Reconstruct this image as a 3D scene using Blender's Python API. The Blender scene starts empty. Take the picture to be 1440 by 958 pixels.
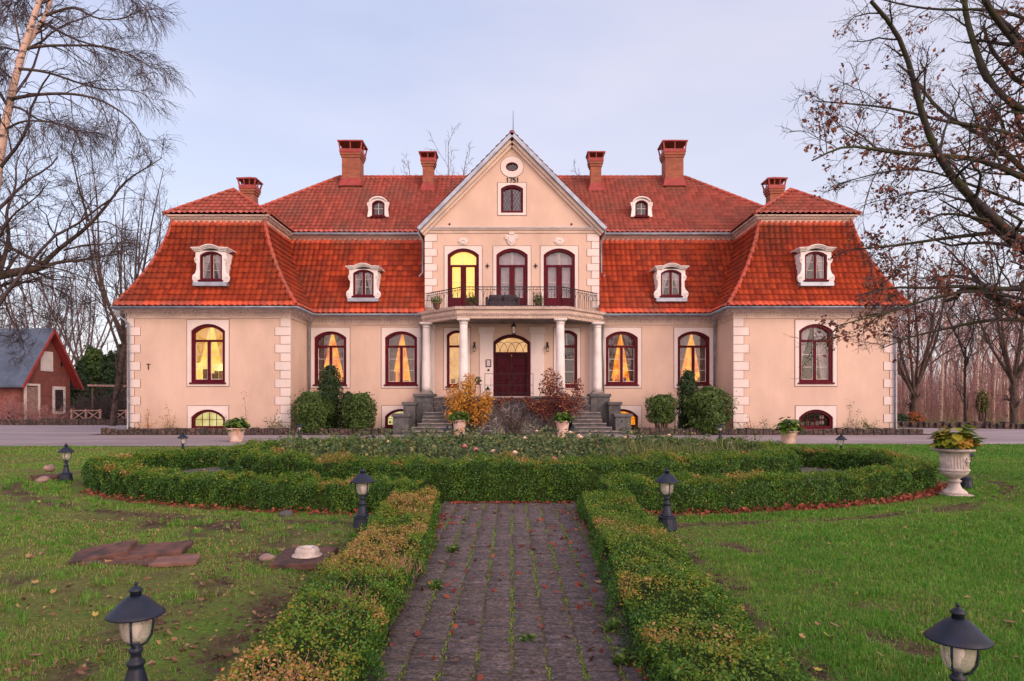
import bpy, math, random
import numpy as np
from mathutils import Vector, geometry

rnd = random.Random(11)
rng = np.random.default_rng(11)
R = math.radians
scene = bpy.context.scene
COL = scene.collection

# ------------------------------------------------------------------ camera, sky, sun, exposure
EYE = 1.5
cam_d = bpy.data.cameras.new('camera')
cam = bpy.data.objects.new('camera', cam_d)
COL.objects.link(cam)
cam.location = (0, 0, EYE)
cam.rotation_euler = (R(90), 0, 0)
cam_d.sensor_width = 36
cam_d.lens = 24
cam_d.shift_y = 89 / 1440
cam_d.clip_end = 3000
scene.camera = cam

SUN_EL, SUN_AZ = 24, 136          # azimuth clockwise from +Y (view direction): behind the camera, to the right
wd = bpy.data.worlds.new('World')
scene.world = wd
wd.use_nodes = True
nt = wd.node_tree
nt.nodes.clear()
wo = nt.nodes.new('ShaderNodeOutputWorld')
sky = nt.nodes.new('ShaderNodeTexSky')
sky.sky_type = 'NISHITA'
sky.sun_disc = False
sky.sun_elevation = R(SUN_EL)
sky.sun_rotation = R(SUN_AZ)
sky.air_density = 1.0
sky.dust_density = 1.5
bg1 = nt.nodes.new('ShaderNodeBackground')
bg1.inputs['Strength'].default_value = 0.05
nt.links.new(sky.outputs['Color'], bg1.inputs['Color'])
# thin evening cloud veil over the whole dome
tc = nt.nodes.new('ShaderNodeTexCoord')
sep = nt.nodes.new('ShaderNodeSeparateXYZ')
nt.links.new(tc.outputs['Generated'], sep.inputs[0])
rampz = nt.nodes.new('ShaderNodeValToRGB')
e = rampz.color_ramp.elements
e[0].position = 0.0; e[0].color = (0.80, 0.66, 0.72, 1)
e[1].position = 1.0; e[1].color = (0.46, 0.51, 0.78, 1)
for p, c in ((0.12, (0.78, 0.71, 0.80, 1)), (0.30, (0.66, 0.645, 0.775, 1)), (0.55, (0.56, 0.59, 0.81, 1))):
    k = e.new(p); k.color = c
nt.links.new(sep.outputs['Z'], rampz.inputs[0])
mapx = nt.nodes.new('ShaderNodeMapRange')
mapx.inputs[1].default_value = -0.35; mapx.inputs[2].default_value = 0.6
mapx.inputs[3].default_value = 0.0; mapx.inputs[4].default_value = 0.8
nt.links.new(sep.outputs['X'], mapx.inputs[0])
nz = nt.nodes.new('ShaderNodeTexNoise')
nz.inputs['Scale'].default_value = 2.2; nz.inputs['Detail'].default_value = 4; nz.inputs['Roughness'].default_value = .5
mpg = nt.nodes.new('ShaderNodeMapping')
mpg.inputs['Scale'].default_value = (1, 1, 3.2)
mpg.inputs['Rotation'].default_value = (0, .35, 0)
nt.links.new(tc.outputs['Generated'], mpg.inputs[0])
nt.links.new(mpg.outputs[0], nz.inputs['Vector'])
mm = nt.nodes.new('ShaderNodeMath'); mm.operation = 'MULTIPLY_ADD'
nt.links.new(nz.outputs['Fac'], mm.inputs[0]); mm.inputs[1].default_value = 1.5
mm2 = nt.nodes.new('ShaderNodeMath'); mm2.operation = 'SUBTRACT'; mm2.inputs[1].default_value = .75
nt.links.new(mapx.outputs[0], mm2.inputs[0]); nt.links.new(mm2.outputs[0], mm.inputs[2])
mm.use_clamp = True
mixw = nt.nodes.new('ShaderNodeMix'); mixw.data_type = 'RGBA'
nt.links.new(mm.outputs[0], mixw.inputs[0])
nt.links.new(rampz.outputs[0], mixw.inputs[6])
mixw.inputs[7].default_value = (0.92, 0.82, 0.88, 1)
bg2 = nt.nodes.new('ShaderNodeBackground')
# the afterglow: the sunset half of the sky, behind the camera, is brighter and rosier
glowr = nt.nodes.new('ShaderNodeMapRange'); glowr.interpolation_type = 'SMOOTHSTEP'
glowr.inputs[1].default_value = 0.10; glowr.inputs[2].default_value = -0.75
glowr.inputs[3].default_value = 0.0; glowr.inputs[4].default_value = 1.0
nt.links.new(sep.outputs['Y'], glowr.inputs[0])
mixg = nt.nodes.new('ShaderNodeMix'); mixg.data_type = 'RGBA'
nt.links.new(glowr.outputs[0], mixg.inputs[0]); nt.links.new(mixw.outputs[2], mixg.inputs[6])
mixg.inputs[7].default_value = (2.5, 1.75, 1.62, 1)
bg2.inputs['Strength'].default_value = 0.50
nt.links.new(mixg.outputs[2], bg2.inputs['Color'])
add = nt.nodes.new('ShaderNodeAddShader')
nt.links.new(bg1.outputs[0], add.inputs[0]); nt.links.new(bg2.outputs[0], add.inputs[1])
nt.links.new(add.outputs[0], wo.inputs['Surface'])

sun_d = bpy.data.lights.new('sun', 'SUN')
sun_d.energy = 0.95
sun_d.color = (1.0, 0.72, 0.54)
sun_d.angle = R(22)
sun = bpy.data.objects.new('sun', sun_d)
COL.objects.link(sun)
az, el = R(SUN_AZ), R(SUN_EL)
sdir = Vector((math.sin(az) * math.cos(el), math.cos(az) * math.cos(el), math.sin(el)))
sun.rotation_euler = (-sdir).to_track_quat('-Z', 'Y').to_euler()

vs = scene.view_settings
vs.view_transform = 'Standard'; vs.look = 'None'; vs.gamma = 1; vs.exposure = 0.67
vs.use_curve_mapping = False
scene.cycles.max_bounces = 6
scene.cycles.diffuse_bounces = 3
scene.cycles.transparent_max_bounces = 12
scene.cycles.use_denoising = True

# ------------------------------------------------------------------ helpers
FPX, HZ = 960.0, 568.0
def W(u, v, Y):
    return ((u - 720) * Y / FPX, Y, EYE + (HZ - v) * Y / FPX)

ORG = {}
def tag(o, label, cat, group=None):
    o['label'] = label; o['category'] = cat
    if group: o['group'] = group
    return o
def thing(name, label, cat, loc=(0, 0, 0), rz=0, group=None):
    o = bpy.data.objects.new(name, None)
    o.empty_display_size = .2
    COL.objects.link(o)
    o.location = loc; o.rotation_euler = (0, 0, rz)
    ORG[o.name] = Vector((0, 0, 0))
    return tag(o, label, cat, group)
def copy_tree(o, parent=None):
    c = o.copy(); COL.objects.link(c)
    if parent is not None: c.parent = parent
    for ch in [x for x in o.children]: copy_tree(ch, c)
    return c
def place(proto, used, loc, rz=0, sc=1, label=None, group=None):
    o = proto if not used else copy_tree(proto)
    o.location = loc; o.rotation_euler = (0, 0, rz); o.scale = (sc, sc, sc)
    if label: o['label'] = label
    if group: o['group'] = group
    return o

def link_mesh(name, me, mats, parent, smooth=False):
    o = bpy.data.objects.new(name, me)
    COL.objects.link(o)
    for m in (mats if isinstance(mats, (list, tuple)) else [mats]): me.materials.append(m)
    if parent is not None: o.parent = parent
    if smooth: me.shade_smooth()
    return o

def fast_mesh(name, V, F, mats, parent=None, tint=None, dom='POINT', mi=None, smooth=False, kind=None):
    """V (n,3); F (m,k) or list of such arrays"""
    Fs = F if isinstance(F, list) else [F]
    me = bpy.data.meshes.new(name)
    V = np.ascontiguousarray(V, np.float32)
    me.vertices.add(len(V)); me.vertices.foreach_set('co', V.ravel())
    li = np.concatenate([f.ravel() for f in Fs]).astype(np.int32)
    sizes = np.concatenate([np.full(len(f), f.shape[1], np.int32) for f in Fs])
    starts = np.concatenate([[0], np.cumsum(sizes)[:-1]]).astype(np.int32)
    me.loops.add(len(li)); me.loops.foreach_set('vertex_index', li)
    me.polygons.add(len(sizes)); me.polygons.foreach_set('loop_start', starts)
    if mi is not None: me.polygons.foreach_set('material_index', np.ascontiguousarray(mi, np.int32))
    me.update(calc_edges=True)
    if tint is not None:
        a = me.attributes.new('tint', 'FLOAT', dom)
        a.data.foreach_set('value', np.ascontiguousarray(tint, np.float32))
    o = link_mesh(name, me, mats, parent, smooth)
    if kind: o['kind'] = kind
    return o

class MB:
    def __init__(s): s.v = []; s.f = []; s.m = []
    def face(s, pts, mi=0):
        n = len(s.v); s.v += [tuple(p) for p in pts]
        s.f.append(tuple(range(n, n + len(pts)))); s.m.append(mi)
    def add(s, vs_, fs, mi=0):
        n = len(s.v); s.v += [tuple(p) for p in vs_]
        for f in fs: s.f.append(tuple(i + n for i in f)); s.m.append(mi)
    def box(s, x0, x1, y0, y1, z0, z1, mi=0):
        s.add([(x0, y0, z0), (x1, y0, z0), (x1, y1, z0), (x0, y1, z0), (x0, y0, z1), (x1, y0, z1), (x1, y1, z1), (x0, y1, z1)],
              [(0, 3, 2, 1), (4, 5, 6, 7), (0, 1, 5, 4), (1, 2, 6, 5), (2, 3, 7, 6), (3, 0, 4, 7)], mi)
    def obox(s, c, ax, ay, hx, hy, hz, mi=0):
        """oriented box centre c, horizontal unit axes ax, ay"""
        c = Vector(c); ax = Vector(ax).normalized(); ay = Vector(ay).normalized(); az_ = ax.cross(ay)
        vs_ = []
        for dz in (-1, 1):
            for dx, dy in ((-1, -1), (1, -1), (1, 1), (-1, 1)):
                vs_.append(c + ax * dx * hx + ay * dy * hy + az_ * dz * hz)
        s.add(vs_, [(0, 3, 2, 1), (4, 5, 6, 7), (0, 1, 5, 4), (1, 2, 6, 5), (2, 3, 7, 6), (3, 0, 4, 7)], mi)
    def bar(s, p, q, w, h=None, mi=0):
        p = Vector(p); q = Vector(q); d = (q - p)
        L = d.length; d.normalize()
        up = Vector((0, 0, 1)) if abs(d.z) < .9 else Vector((0, 1, 0))
        sx = d.cross(up).normalized(); sy = sx.cross(d).normalized()
        s.obox((p + q) / 2, d, sx, L / 2, w / 2, (h or w) / 2, mi)
    def tube(s, pts, rad, n=8, mi=0, cap=True, closed=False):
        pts = [Vector(p) for p in pts]; K = len(pts)
        rr = rad if isinstance(rad, (list, tuple)) else [rad] * K
        base = len(s.v)
        for i, p in enumerate(pts):
            a = pts[i - 1] if (i > 0 or closed) else pts[i]
            b = pts[(i + 1) % K] if (i < K - 1 or closed) else pts[i]
            t = (b - a).normalized()
            ref = Vector((0, 0, 1)) if abs(t.z) < .95 else Vector((0, 1, 0))
            x = t.cross(ref).normalized(); y = x.cross(t)
            for k in range(n):
                an = 2 * math.pi * k / n
                s.v.append(tuple(p + x * math.cos(an) * rr[i] + y * math.sin(an) * rr[i]))
        for i in range(K if closed else K - 1):
            j = (i + 1) % K
            for k in range(n):
                k2 = (k + 1) % n
                s.f.append((base + i * n + k, base + i * n + k2, base + j * n + k2, base + j * n + k)); s.m.append(mi)
        if cap and not closed:
            s.f.append(tuple(base + k for k in range(n))[::-1]); s.m.append(mi)
            s.f.append(tuple(base + (K - 1) * n + k for k in range(n))); s.m.append(mi)
    def lathe(s, c, prof, n=20, mi=0, sq=1):
        base = len(s.v)
        for r, z in prof:
            for k in range(n):
                an = 2 * math.pi * (k + .5) / n
                s.v.append((c[0] + r * math.cos(an), c[1] + r * math.sin(an), c[2] + z))
        for i in range(len(prof) - 1):
            for k in range(n):
                k2 = (k + 1) % n
                s.f.append((base + i * n + k, base + i * n + k2, base + (i + 1) * n + k2, base + (i + 1) * n + k)); s.m.append(mi)
        s.f.append(tuple(base + k for k in range(n))[::-1]); s.m.append(mi)
        s.f.append(tuple(base + (len(prof) - 1) * n + k for k in range(n))); s.m.append(mi)
    def prism(s, poly, y0, y1, mi=0):
        """poly (x,z) counter-clockwise seen from -y; extruded y0 (front) to y1"""
        n = len(poly)
        vs_ = [(x, y0, z) for x, z in poly] + [(x, y1, z) for x, z in poly]
        fs = [tuple(range(n)), tuple(range(2 * n - 1, n - 1, -1))]
        for i in range(n):
            j = (i + 1) % n
            fs.append((i, n + i, n + j, j))
        s.add(vs_, fs, mi)
    def prismz(s, poly, z0, z1, mi=0):
        n = len(poly)
        vs_ = [(x, y, z0) for x, y in poly] + [(x, y, z1) for x, y in poly]
        fs = [tuple(range(n))[::-1], tuple(range(n, 2 * n))]
        for i in range(n):
            j = (i + 1) % n
            fs.append((i, j, n + j, n + i))
        s.add(vs_, fs, mi)
    def ringstrip(s, A, B, y0, y1, mi=0):
        """frame between outer outline A and inner outline B (x,z), from y0 front to y1 back"""
        n = len(A)
        vs_ = [(x, y0, z) for x, z in A] + [(x, y0, z) for x, z in B] + [(x, y1, z) for x, z in A] + [(x, y1, z) for x, z in B]
        fs = []
        for i in range(n):
            j = (i + 1) % n
            fs += [(i, j, n + j, n + i), (n + i, n + j, 3 * n + j, 3 * n + i), (j, i, 2 * n + i, 2 * n + j), (2 * n + j, 2 * n + i, 3 * n + i, 3 * n + j)]
        s.add(vs_, fs, mi)
    def holes(s, outer, holes_, y, depth, mi=0):
        """wall sheet in the plane y with openings and their reveals"""
        pl = [[Vector((x, z, 0)) for x, z in outer]] + [[Vector((x, z, 0)) for x, z in h] for h in holes_]
        tris = geometry.tessellate_polygon(pl)
        flat = [p for q in pl for p in q]
        n = len(s.v)
        s.v += [(p.x, y, p.y) for p in flat]
        for t in tris:
            a, b, c = (flat[i] for i in t)
            cr = (b.x - a.x) * (c.y - a.y) - (b.y - a.y) * (c.x - a.x)
            t = t if cr > 0 else t[::-1]
            s.f.append(tuple(n + i for i in t)); s.m.append(mi)
        for h in holes_:
            k = len(h)
            vs_ = [(x, y, z) for x, z in h] + [(x, y + depth, z) for x, z in h]
            s.add(vs_, [((i + 1) % k, i, k + i, k + (i + 1) % k) for i in range(k)], mi)
    def sweep(s, path, prof, mi=0, caps=True):
        """path: [(x,y)] walked with the outside on the right hand; prof [(offset outward, z)]"""
        n = len(path); m = len(prof); base = len(s.v)
        P = [Vector((p[0], p[1])) for p in path]
        for i in range(n):
            d0 = (P[i] - P[i - 1]).normalized() if i > 0 else None
            d1 = (P[i + 1] - P[i]).normalized() if i < n - 1 else None
            d0 = d0 or d1; d1 = d1 or d0
            n0 = Vector((d0.y, -d0.x)); n1 = Vector((d1.y, -d1.x))
            mdir = (n0 + n1).normalized(); mdir = mdir / max(.3, mdir.dot(n0))
            for o, z in prof:
                q = P[i] + mdir * o
                s.v.append((q.x, q.y, z))
        for i in range(n - 1):
            for k in range(m - 1):
                s.f.append((base + i * m + k, base + (i + 1) * m + k, base + (i + 1) * m + k + 1, base + i * m + k + 1)); s.m.append(mi)
    def build(s, name, mats, parent=None, smooth=False, bevel=0, kind=None):
        me = bpy.data.meshes.new(name)
        me.from_pydata(s.v, [], s.f)
        me.polygons.foreach_set('material_index', s.m)
        me.update()
        o = link_mesh(name, me, mats, parent, smooth)
        if bevel:
            b = o.modifiers.new('bevel', 'BEVEL'); b.width = bevel; b.segments = 2; b.limit_method = 'ANGLE'
        if kind: o['kind'] = kind
        return o

def wnoise(P, sc, seed=0, oct=3):
    """smooth pseudo-noise ~[-1,1] from sums of sines"""
    r = np.random.default_rng(seed)
    out = np.zeros(len(P)); amp = 1.0; tot = 0
    for o in range(oct):
        for _ in range(3):
            k = r.normal(size=3); k /= np.linalg.norm(k)
            out += amp * np.sin((P @ k) * sc * 2 * math.pi + r.uniform(0, 6.28)) / 1.8
        tot += amp; amp *= .6; sc *= 2.1
    return out / tot

def arch(cx, z0, z1, w, rise, n=10):
    h = w / 2
    pts = [(cx - h, z0), (cx + h, z0)]
    if rise <= 0: return pts + [(cx + h, z1), (cx - h, z1)]
    r = (h * h + rise * rise) / (2 * rise)
    a0 = math.asin(min(1, h / r)) if rise < h else math.pi / 2
    zc = z1 - r
    for i in range(n + 1):
        a = a0 - 2 * a0 * i / n
        pts.append((cx + r * math.sin(a), zc + r * math.cos(a)))
    return pts
def ellipse(cx, cz, rx, rz, n=20):
    return [(cx + rx * math.cos(2 * math.pi * i / n), cz + rz * math.sin(2 * math.pi * i / n)) for i in range(n)]

# ------------------------------------------------------------------ materials
def newmat(name):
    m = bpy.data.materials.new(name); m.use_nodes = True
    t = m.node_tree
    b = t.nodes['Principled BSDF']
    return m, t, b
def pos(t, scale=(1, 1, 1)):
    g = t.nodes.new('ShaderNodeNewGeometry')
    if scale == (1, 1, 1): return g.outputs['Position']
    mp = t.nodes.new('ShaderNodeMapping'); mp.inputs['Scale'].default_value = scale
    t.links.new(g.outputs['Position'], mp.inputs[0]); return mp.outputs[0]
def noise(t, sc, det=5, rough=.55, scale=(1, 1, 1)):
    n = t.nodes.new('ShaderNodeTexNoise')
    n.inputs['Scale'].default_value = sc; n.inputs['Detail'].default_value = det; n.inputs['Roughness'].default_value = rough
    t.links.new(pos(t, scale), n.inputs['Vector'])
    return n.outputs['Fac']
def ramp(t, fac, stops, interp='LINEAR'):
    r = t.nodes.new('ShaderNodeValToRGB'); el_ = r.color_ramp.elements
    r.color_ramp.interpolation = interp
    el_[0].position = stops[0][0]; el_[0].color = (*stops[0][1], 1) if len(stops[0][1]) == 3 else stops[0][1]
    el_[1].position = stops[-1][0]; el_[1].color = (*stops[-1][1], 1)
    for p, c in stops[1:-1]:
        k = el_.new(p); k.color = (*c, 1)
    t.links.new(fac, r.inputs[0]); return r.outputs[0]
def mix(t, fac, a, b, mode='MIX'):
    n = t.nodes.new('ShaderNodeMix'); n.data_type = 'RGBA'; n.blend_type = mode
    for s, i in ((fac, 0), (a, 6), (b, 7)):
        if isinstance(s, (int, float)): n.inputs[i].default_value = s
        elif isinstance(s, tuple): n.inputs[i].default_value = (*s, 1) if len(s) == 3 else s
        else: t.links.new(s, n.inputs[i])
    return n.outputs[2]
def math_(t, op, a, b, clamp=False):
    n = t.nodes.new('ShaderNodeMath'); n.operation = op; n.use_clamp = clamp
    for s, i in ((a, 0), (b, 1)):
        if isinstance(s, (int, float)): n.inputs[i].default_value = s
        else: t.links.new(s, n.inputs[i])
    return n.outputs[0]
def attr(t, name='tint'):
    a = t.nodes.new('ShaderNodeAttribute'); a.attribute_name = name; return a.outputs['Fac']
def bump(t, b, h, strength=.3, dist=.02):
    n = t.nodes.new('ShaderNodeBump'); n.inputs['Strength'].default_value = strength; n.inputs['Distance'].default_value = dist
    t.links.new(h, n.inputs['Height']); t.links.new(n.outputs[0], b.inputs['Normal'])
def pm(name, c, c2=None, sc=4, rough=.8, bmp=0, bsc=60, spec=.3, metal=0, lo=.38, hi=.62, bd=.01):
    m, t, b = newmat(name)
    c2 = c2 or tuple(x * .75 for x in c)
    t.links.new(ramp(t, noise(t, sc), [(lo, c2), (hi, c)]), b.inputs['Base Color'])
    b.inputs['Roughness'].default_value = rough; b.inputs['Specular IOR Level'].default_value = spec
    b.inputs['Metallic'].default_value = metal
    if bmp: bump(t, b, noise(t, bsc), bmp, bd)
    return m
def leafm(name, stops, rough=.55, trans=.3, var=.35):
    """leaf colour from the per-leaf tint attribute"""
    m, t, b = newmat(name)
    c = ramp(t, attr(t), stops)
    c = mix(t, var, c, ramp(t, noise(t, 3.0, 3), [(.3, (.45, .45, .45)), (.7, (1, 1, 1))]), 'MULTIPLY')
    t.links.new(c, b.inputs['Base Color'])
    b.inputs['Roughness'].default_value = rough; b.inputs['Specular IOR Level'].default_value = .35
    if trans:
        tr = t.nodes.new('ShaderNodeBsdfTranslucent'); t.links.new(c, tr.inputs[0])
        ms = t.nodes.new('ShaderNodeMixShader'); ms.inputs[0].default_value = trans
        t.links.new(b.outputs[0], ms.inputs[1]); t.links.new(tr.outputs[0], ms.inputs[2])
        t.links.new(ms.outputs[0], t.nodes['Material Output'].inputs[0])
    return m

# plaster with faint weather stains
def plaster(name, c, stain, lo=.30):
    m, t, b = newmat(name)
    big = ramp(t, noise(t, .55, 6, .6, (1, 1, .6)), [(lo, tuple(x * .80 for x in c)), (.62, c)])
    st = ramp(t, noise(t, 1.6, 8, .7, (1, 1, .25)), [(.60, (0, 0, 0)), (.78, (1, 1, 1))])
    col = mix(t, math_(t, 'MULTIPLY', st, .5), big, stain)
    rain = ramp(t, noise(t, 1.0, 6, .65, (3.2, 3.2, .14)), [(.56, (0, 0, 0)), (.74, (1, 1, 1))])
    col = mix(t, math_(t, 'MULTIPLY', rain, .22), col, stain)
    # damp, dirty band near the soil
    sp = t.nodes.new('ShaderNodeSeparateXYZ'); t.links.new(pos(t), sp.inputs[0])
    zz = math_(t, 'ADD', sp.outputs[2], math_(t, 'MULTIPLY', noise(t, 1.5, 5), 1.1))
    damp = ramp(t, zz, [(.55, (1, 1, 1)), (1.0, (0, 0, 0))])
    col = mix(t, math_(t, 'MULTIPLY', damp, .35), col, tuple(x * .62 for x in c))
    t.links.new(col, b.inputs['Base Color'])
    b.inputs['Roughness'].default_value = .9; b.inputs['Specular IOR Level'].default_value = .15
    bump(t, b, noise(t, 45, 6), .25, .006)
    return m
m_wall = plaster('peach_plaster', (.625, .457, .378), (.45, .36, .28))
m_trim = plaster('pale_trim', (.70, .61, .59), (.50, .44, .40))
m_line = pm('painted_trim_line', (.22, .13, .10), (.30, .19, .15), 2)  # thin brown lines painted round quoins and window surrounds
m_white = pm('white_paint', (.74, .70, .71), (.62, .58, .58), 1.6, .7, .15, 30)
m_cream = pm('cream_cornice', (.64, .50, .425), (.52, .40, .35), 1.2, .8, .1, 30)
m_red = pm('dark_red_paint', (.095, .004, .014), (.065, .003, .010), 3, .55, .1, 80, .12)
m_sash = pm('white_sash', (.70, .62, .58), None, 6, .5)
m_door = pm('dark_red_door', (.050, .0015, .008), (.032, .001, .006), 5, .5, .15, 40, .12)
m_zinc = pm('zinc', (.34, .38, .46), (.24, .27, .34), 2.5, .42, .05, 20, .5, .55)
m_iron = pm('black_iron', (.012, .012, .015), None, 8, .5)
m_lamp = pm('blue_black_lamp_paint', (.014, .020, .042), (.010, .013, .024), 9, .48, .2, 60, .3)
m_brick = None
def brick(name, c1, c2, mortar, sc=1.0):
    m, t, b = newmat(name)
    bt = t.nodes.new('ShaderNodeTexBrick')
    mp = t.nodes.new('ShaderNodeMapping'); mp.inputs['Rotation'].default_value = (R(90), 0, 0)
    # same courses on faces towards any side: x+y along the course, z up
    g = t.nodes.new('ShaderNodeNewGeometry'); sp = t.nodes.new('ShaderNodeSeparateXYZ'); t.links.new(g.outputs['Position'], sp.inputs[0])
    cb = t.nodes.new('ShaderNodeCombineXYZ'); t.links.new(math_(t, 'ADD', sp.outputs[0], sp.outputs[1]), cb.inputs[0]); t.links.new(sp.outputs[2], cb.inputs[1])
    t.links.new(cb.outputs[0], bt.inputs['Vector'])
    bt.inputs['Scale'].default_value = sc
    bt.inputs['Brick Width'].default_value = .26; bt.inputs['Row Height'].default_value = .085; bt.inputs['Mortar Size'].default_value = .010
    bt.inputs['Color1'].default_value = (*c1, 1); bt.inputs['Color2'].default_value = (*c2, 1); bt.inputs['Mortar'].default_value = (*mortar, 1)
    col = mix(t, .6, bt.outputs['Color'], ramp(t, noise(t, 2.5, 6), [(.3, (.55, .5, .5)), (.65, (1.1, 1.05, 1))]), 'MULTIPLY')
    t.links.new(col, b.inputs['Base Color']); b.inputs['Roughness'].default_value = .9
    bump(t, b, bt.outputs['Fac'], -.4, .01)
    return m
m_brick = brick('chimney_brick', (.34, .085, .04), (.24, .06, .03), (.20, .13, .10))
m_brick2 = brick('shed_brick', (.25, .050, .036), (.16, .036, .028), (.20, .125, .11))
m_hood = pm('red_sheet_metal', (.30, .045, .042), (.22, .03, .03), 3, .5)

def roof_mat(name, c, c2, dirt, moss, amount=.5):
    m, t, b = newmat(name)
    base = mix(t, attr(t), c, c2)
    d = ramp(t, noise(t, .42, 7, .62, (1, 1, .5)), [(.46, (0, 0, 0)), (.72, (1, 1, 1))])
    col = mix(t, math_(t, 'MULTIPLY', d, .52 * (.6 + amount)), base, dirt)
    mo = ramp(t, noise(t, 2.6, 8, .7), [(.60, (0, 0, 0)), (.72, (1, 1, 1))])
    col = mix(t, math_(t, 'MULTIPLY', mo, .30 * amount + .10), col, moss)
    sp = ramp(t, noise(t, 22, 3, .6), [(.35, (.72, .72, .72)), (.6, (1, 1, 1))])
    col = mix(t, .5, col, sp, 'MULTIPLY')
    t.links.new(col, b.inputs['Base Color'])
    b.inputs['Roughness'].default_value = .72; b.inputs['Specular IOR Level'].default_value = .35
    return m
m_tile = roof_mat('red_pantile', (.70, .108, .042), (.38, .052, .030), (.19, .080, .060), (.20, .16, .11), .95)
m_tile_up = roof_mat('rose_pantile', (.50, .122, .096), (.31, .072, .060), (.20, .105, .09), (.19, .15, .12), .85)
m_hip = roof_mat('ridge_pantile', (.40, .075, .045), (.30, .055, .036), (.17, .08, .062), (.20, .16, .11), .9)
m_slate = pm('blue_grey_sheet_roof', (.075, .105, .16), (.05, .07, .105), 1.3, .6, .1, 12)

def stone_mat(name, c, c2, mortar, sc=3.0, edge=.06, bmp=.8):
    m, t, b = newmat(name)
    v1 = t.nodes.new('ShaderNodeTexVoronoi'); v1.feature = 'DISTANCE_TO_EDGE'; v1.inputs['Scale'].default_value = sc
    v2 = t.nodes.new('ShaderNodeTexVoronoi'); v2.inputs['Scale'].default_value = sc
    p = pos(t)
    wv = t.nodes.new('ShaderNodeTexNoise'); wv.inputs['Scale'].default_value = 2.5
    t.links.new(p, wv.inputs['Vector'])
    ad = mix(t, .12, p, wv.outputs['Color'], 'ADD')
    t.links.new(ad, v1.inputs['Vector']); t.links.new(ad, v2.inputs['Vector'])
    sp = t.nodes.new('ShaderNodeSeparateColor'); t.links.new(v2.outputs['Color'], sp.inputs[0])
    col = mix(t, sp.outputs[0], c, c2)
    col = mix(t, .6, col, ramp(t, noise(t, 9, 6), [(.3, (.5, .5, .5)), (.7, (1.1, 1.1, 1.1))]), 'MULTIPLY')
    ed = ramp(t, v1.outputs['Distance'], [(edge * .5, (1, 1, 1)), (edge, (0, 0, 0))])
    t.links.new(mix(t, ed, col, mortar), b.inputs['Base Color'])
    b.inputs['Roughness'].default_value = .9
    bump(t, b, ramp(t, v1.outputs['Distance'], [(0, (0, 0, 0)), (edge * 2.2, (1, 1, 1))]), bmp, .03)
    return m
m_field = stone_mat('dark_fieldstone', (.060, .054, .066), (.125, .10, .10), (.27, .245, .245), 4.2, .055)
m_kerb = stone_mat('kerb_fieldstone', (.12, .075, .06), (.055, .042, .042), (.025, .02, .02), 4.2, .09)
m_step = pm('worn_grey_stone', (.27, .235, .22), (.15, .13, .13), 3, .9, .3, 25)
m_ped = pm('grey_granite', (.115, .115, .12), (.07, .07, .075), 4, .85, .3, 30)

m_ground, t, b = newmat('lawn_soil')
g1 = ramp(t, noise(t, .8, 8, .65), [(.35, (.16, .15, .06)), (.52, (.125, .165, .04)), (.68, (.10, .19, .03))])
g2 = ramp(t, noise(t, 1.7, 10, .75), [(.52, (0, 0, 0)), (.66, (1, 1, 1))])
cg = mix(t, math_(t, 'MULTIPLY', g2, .6), g1, (.12, .088, .058))
cg = mix(t, attr(t, 'soil'), cg, ramp(t, noise(t, 9, 6), [(.35, (.055, .036, .026)), (.65, (.13, .088, .065))]))
cg = mix(t, .8, cg, ramp(t, noise(t, 30, 5, .7), [(.3, (.35, .35, .35)), (.65, (1.15, 1.15, 1.1))]), 'MULTIPLY')
t.links.new(cg, b.inputs['Base Color']); b.inputs['Roughness'].default_value = 1; b.inputs['Specular IOR Level'].default_value = .1
bump(t, b, noise(t, 25, 8, .7), .8, .03)
m_drive, t, b = newmat('fine_gravel')
cg = ramp(t, noise(t, .5, 8, .65, (.35, 1, 1)), [(.35, (.20, .165, .18)), (.65, (.34, .285, .305))])
cg = mix(t, .6, cg, ramp(t, noise(t, 60, 4, .7), [(.3, (.6, .6, .6)), (.7, (1.15, 1.15, 1.15))]), 'MULTIPLY')
t.links.new(cg, b.inputs['Base Color']); b.inputs['Roughness'].default_value = .95
bump(t, b, noise(t, 50, 5), .5, .01)
m_gravel2 = pm('dark_bed_gravel', (.16, .135, .135), (.08, .065, .06), 3, .95, .6, 40, .2, 0, .35, .65, .02)
m_joint = pm('mossy_joint', (.13, .135, .05), (.09, .066, .045), 7, 1, .8, 40, .1, 0, .35, .65, .02)
m_soil = pm('garden_soil', (.095, .064, .048), (.045, .030, .024), 3, 1, .8, 18, .1, 0, .35, .65, .03)
m_paver, t, b = newmat('dark_setts')
spk = ramp(t, noise(t, 95, 4, .7, (.45, 1, 1)), [(.40, (.36, .34, .36)), (.5, (1, 1, 1)), (.63, (2.0, 1.85, 1.8))])
cg = mix(t, attr(t), (.070, .062, .064), (.150, .132, .134))
cg = mix(t, .85, cg, ramp(t, noise(t, 30, 9, .85, (.5, 1, 1)), [(.36, (.25, .22, .23)), (.60, (1.35, 1.22, 1.20))]), 'MULTIPLY')
cg = mix(t, ramp(t, noise(t, 1.3, 8, .7), [(.54, (0, 0, 0)), (.74, (.4, .4, .4))]), cg, (.085, .082, .040))
cg = mix(t, .85, cg, spk, 'MULTIPLY')
t.links.new(cg, b.inputs['Base Color']); b.inputs['Roughness'].default_value = .85
bump(t, b, noise(t, 45, 8, .75, (.5, 1, 1)), 1.0, .025)

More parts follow.
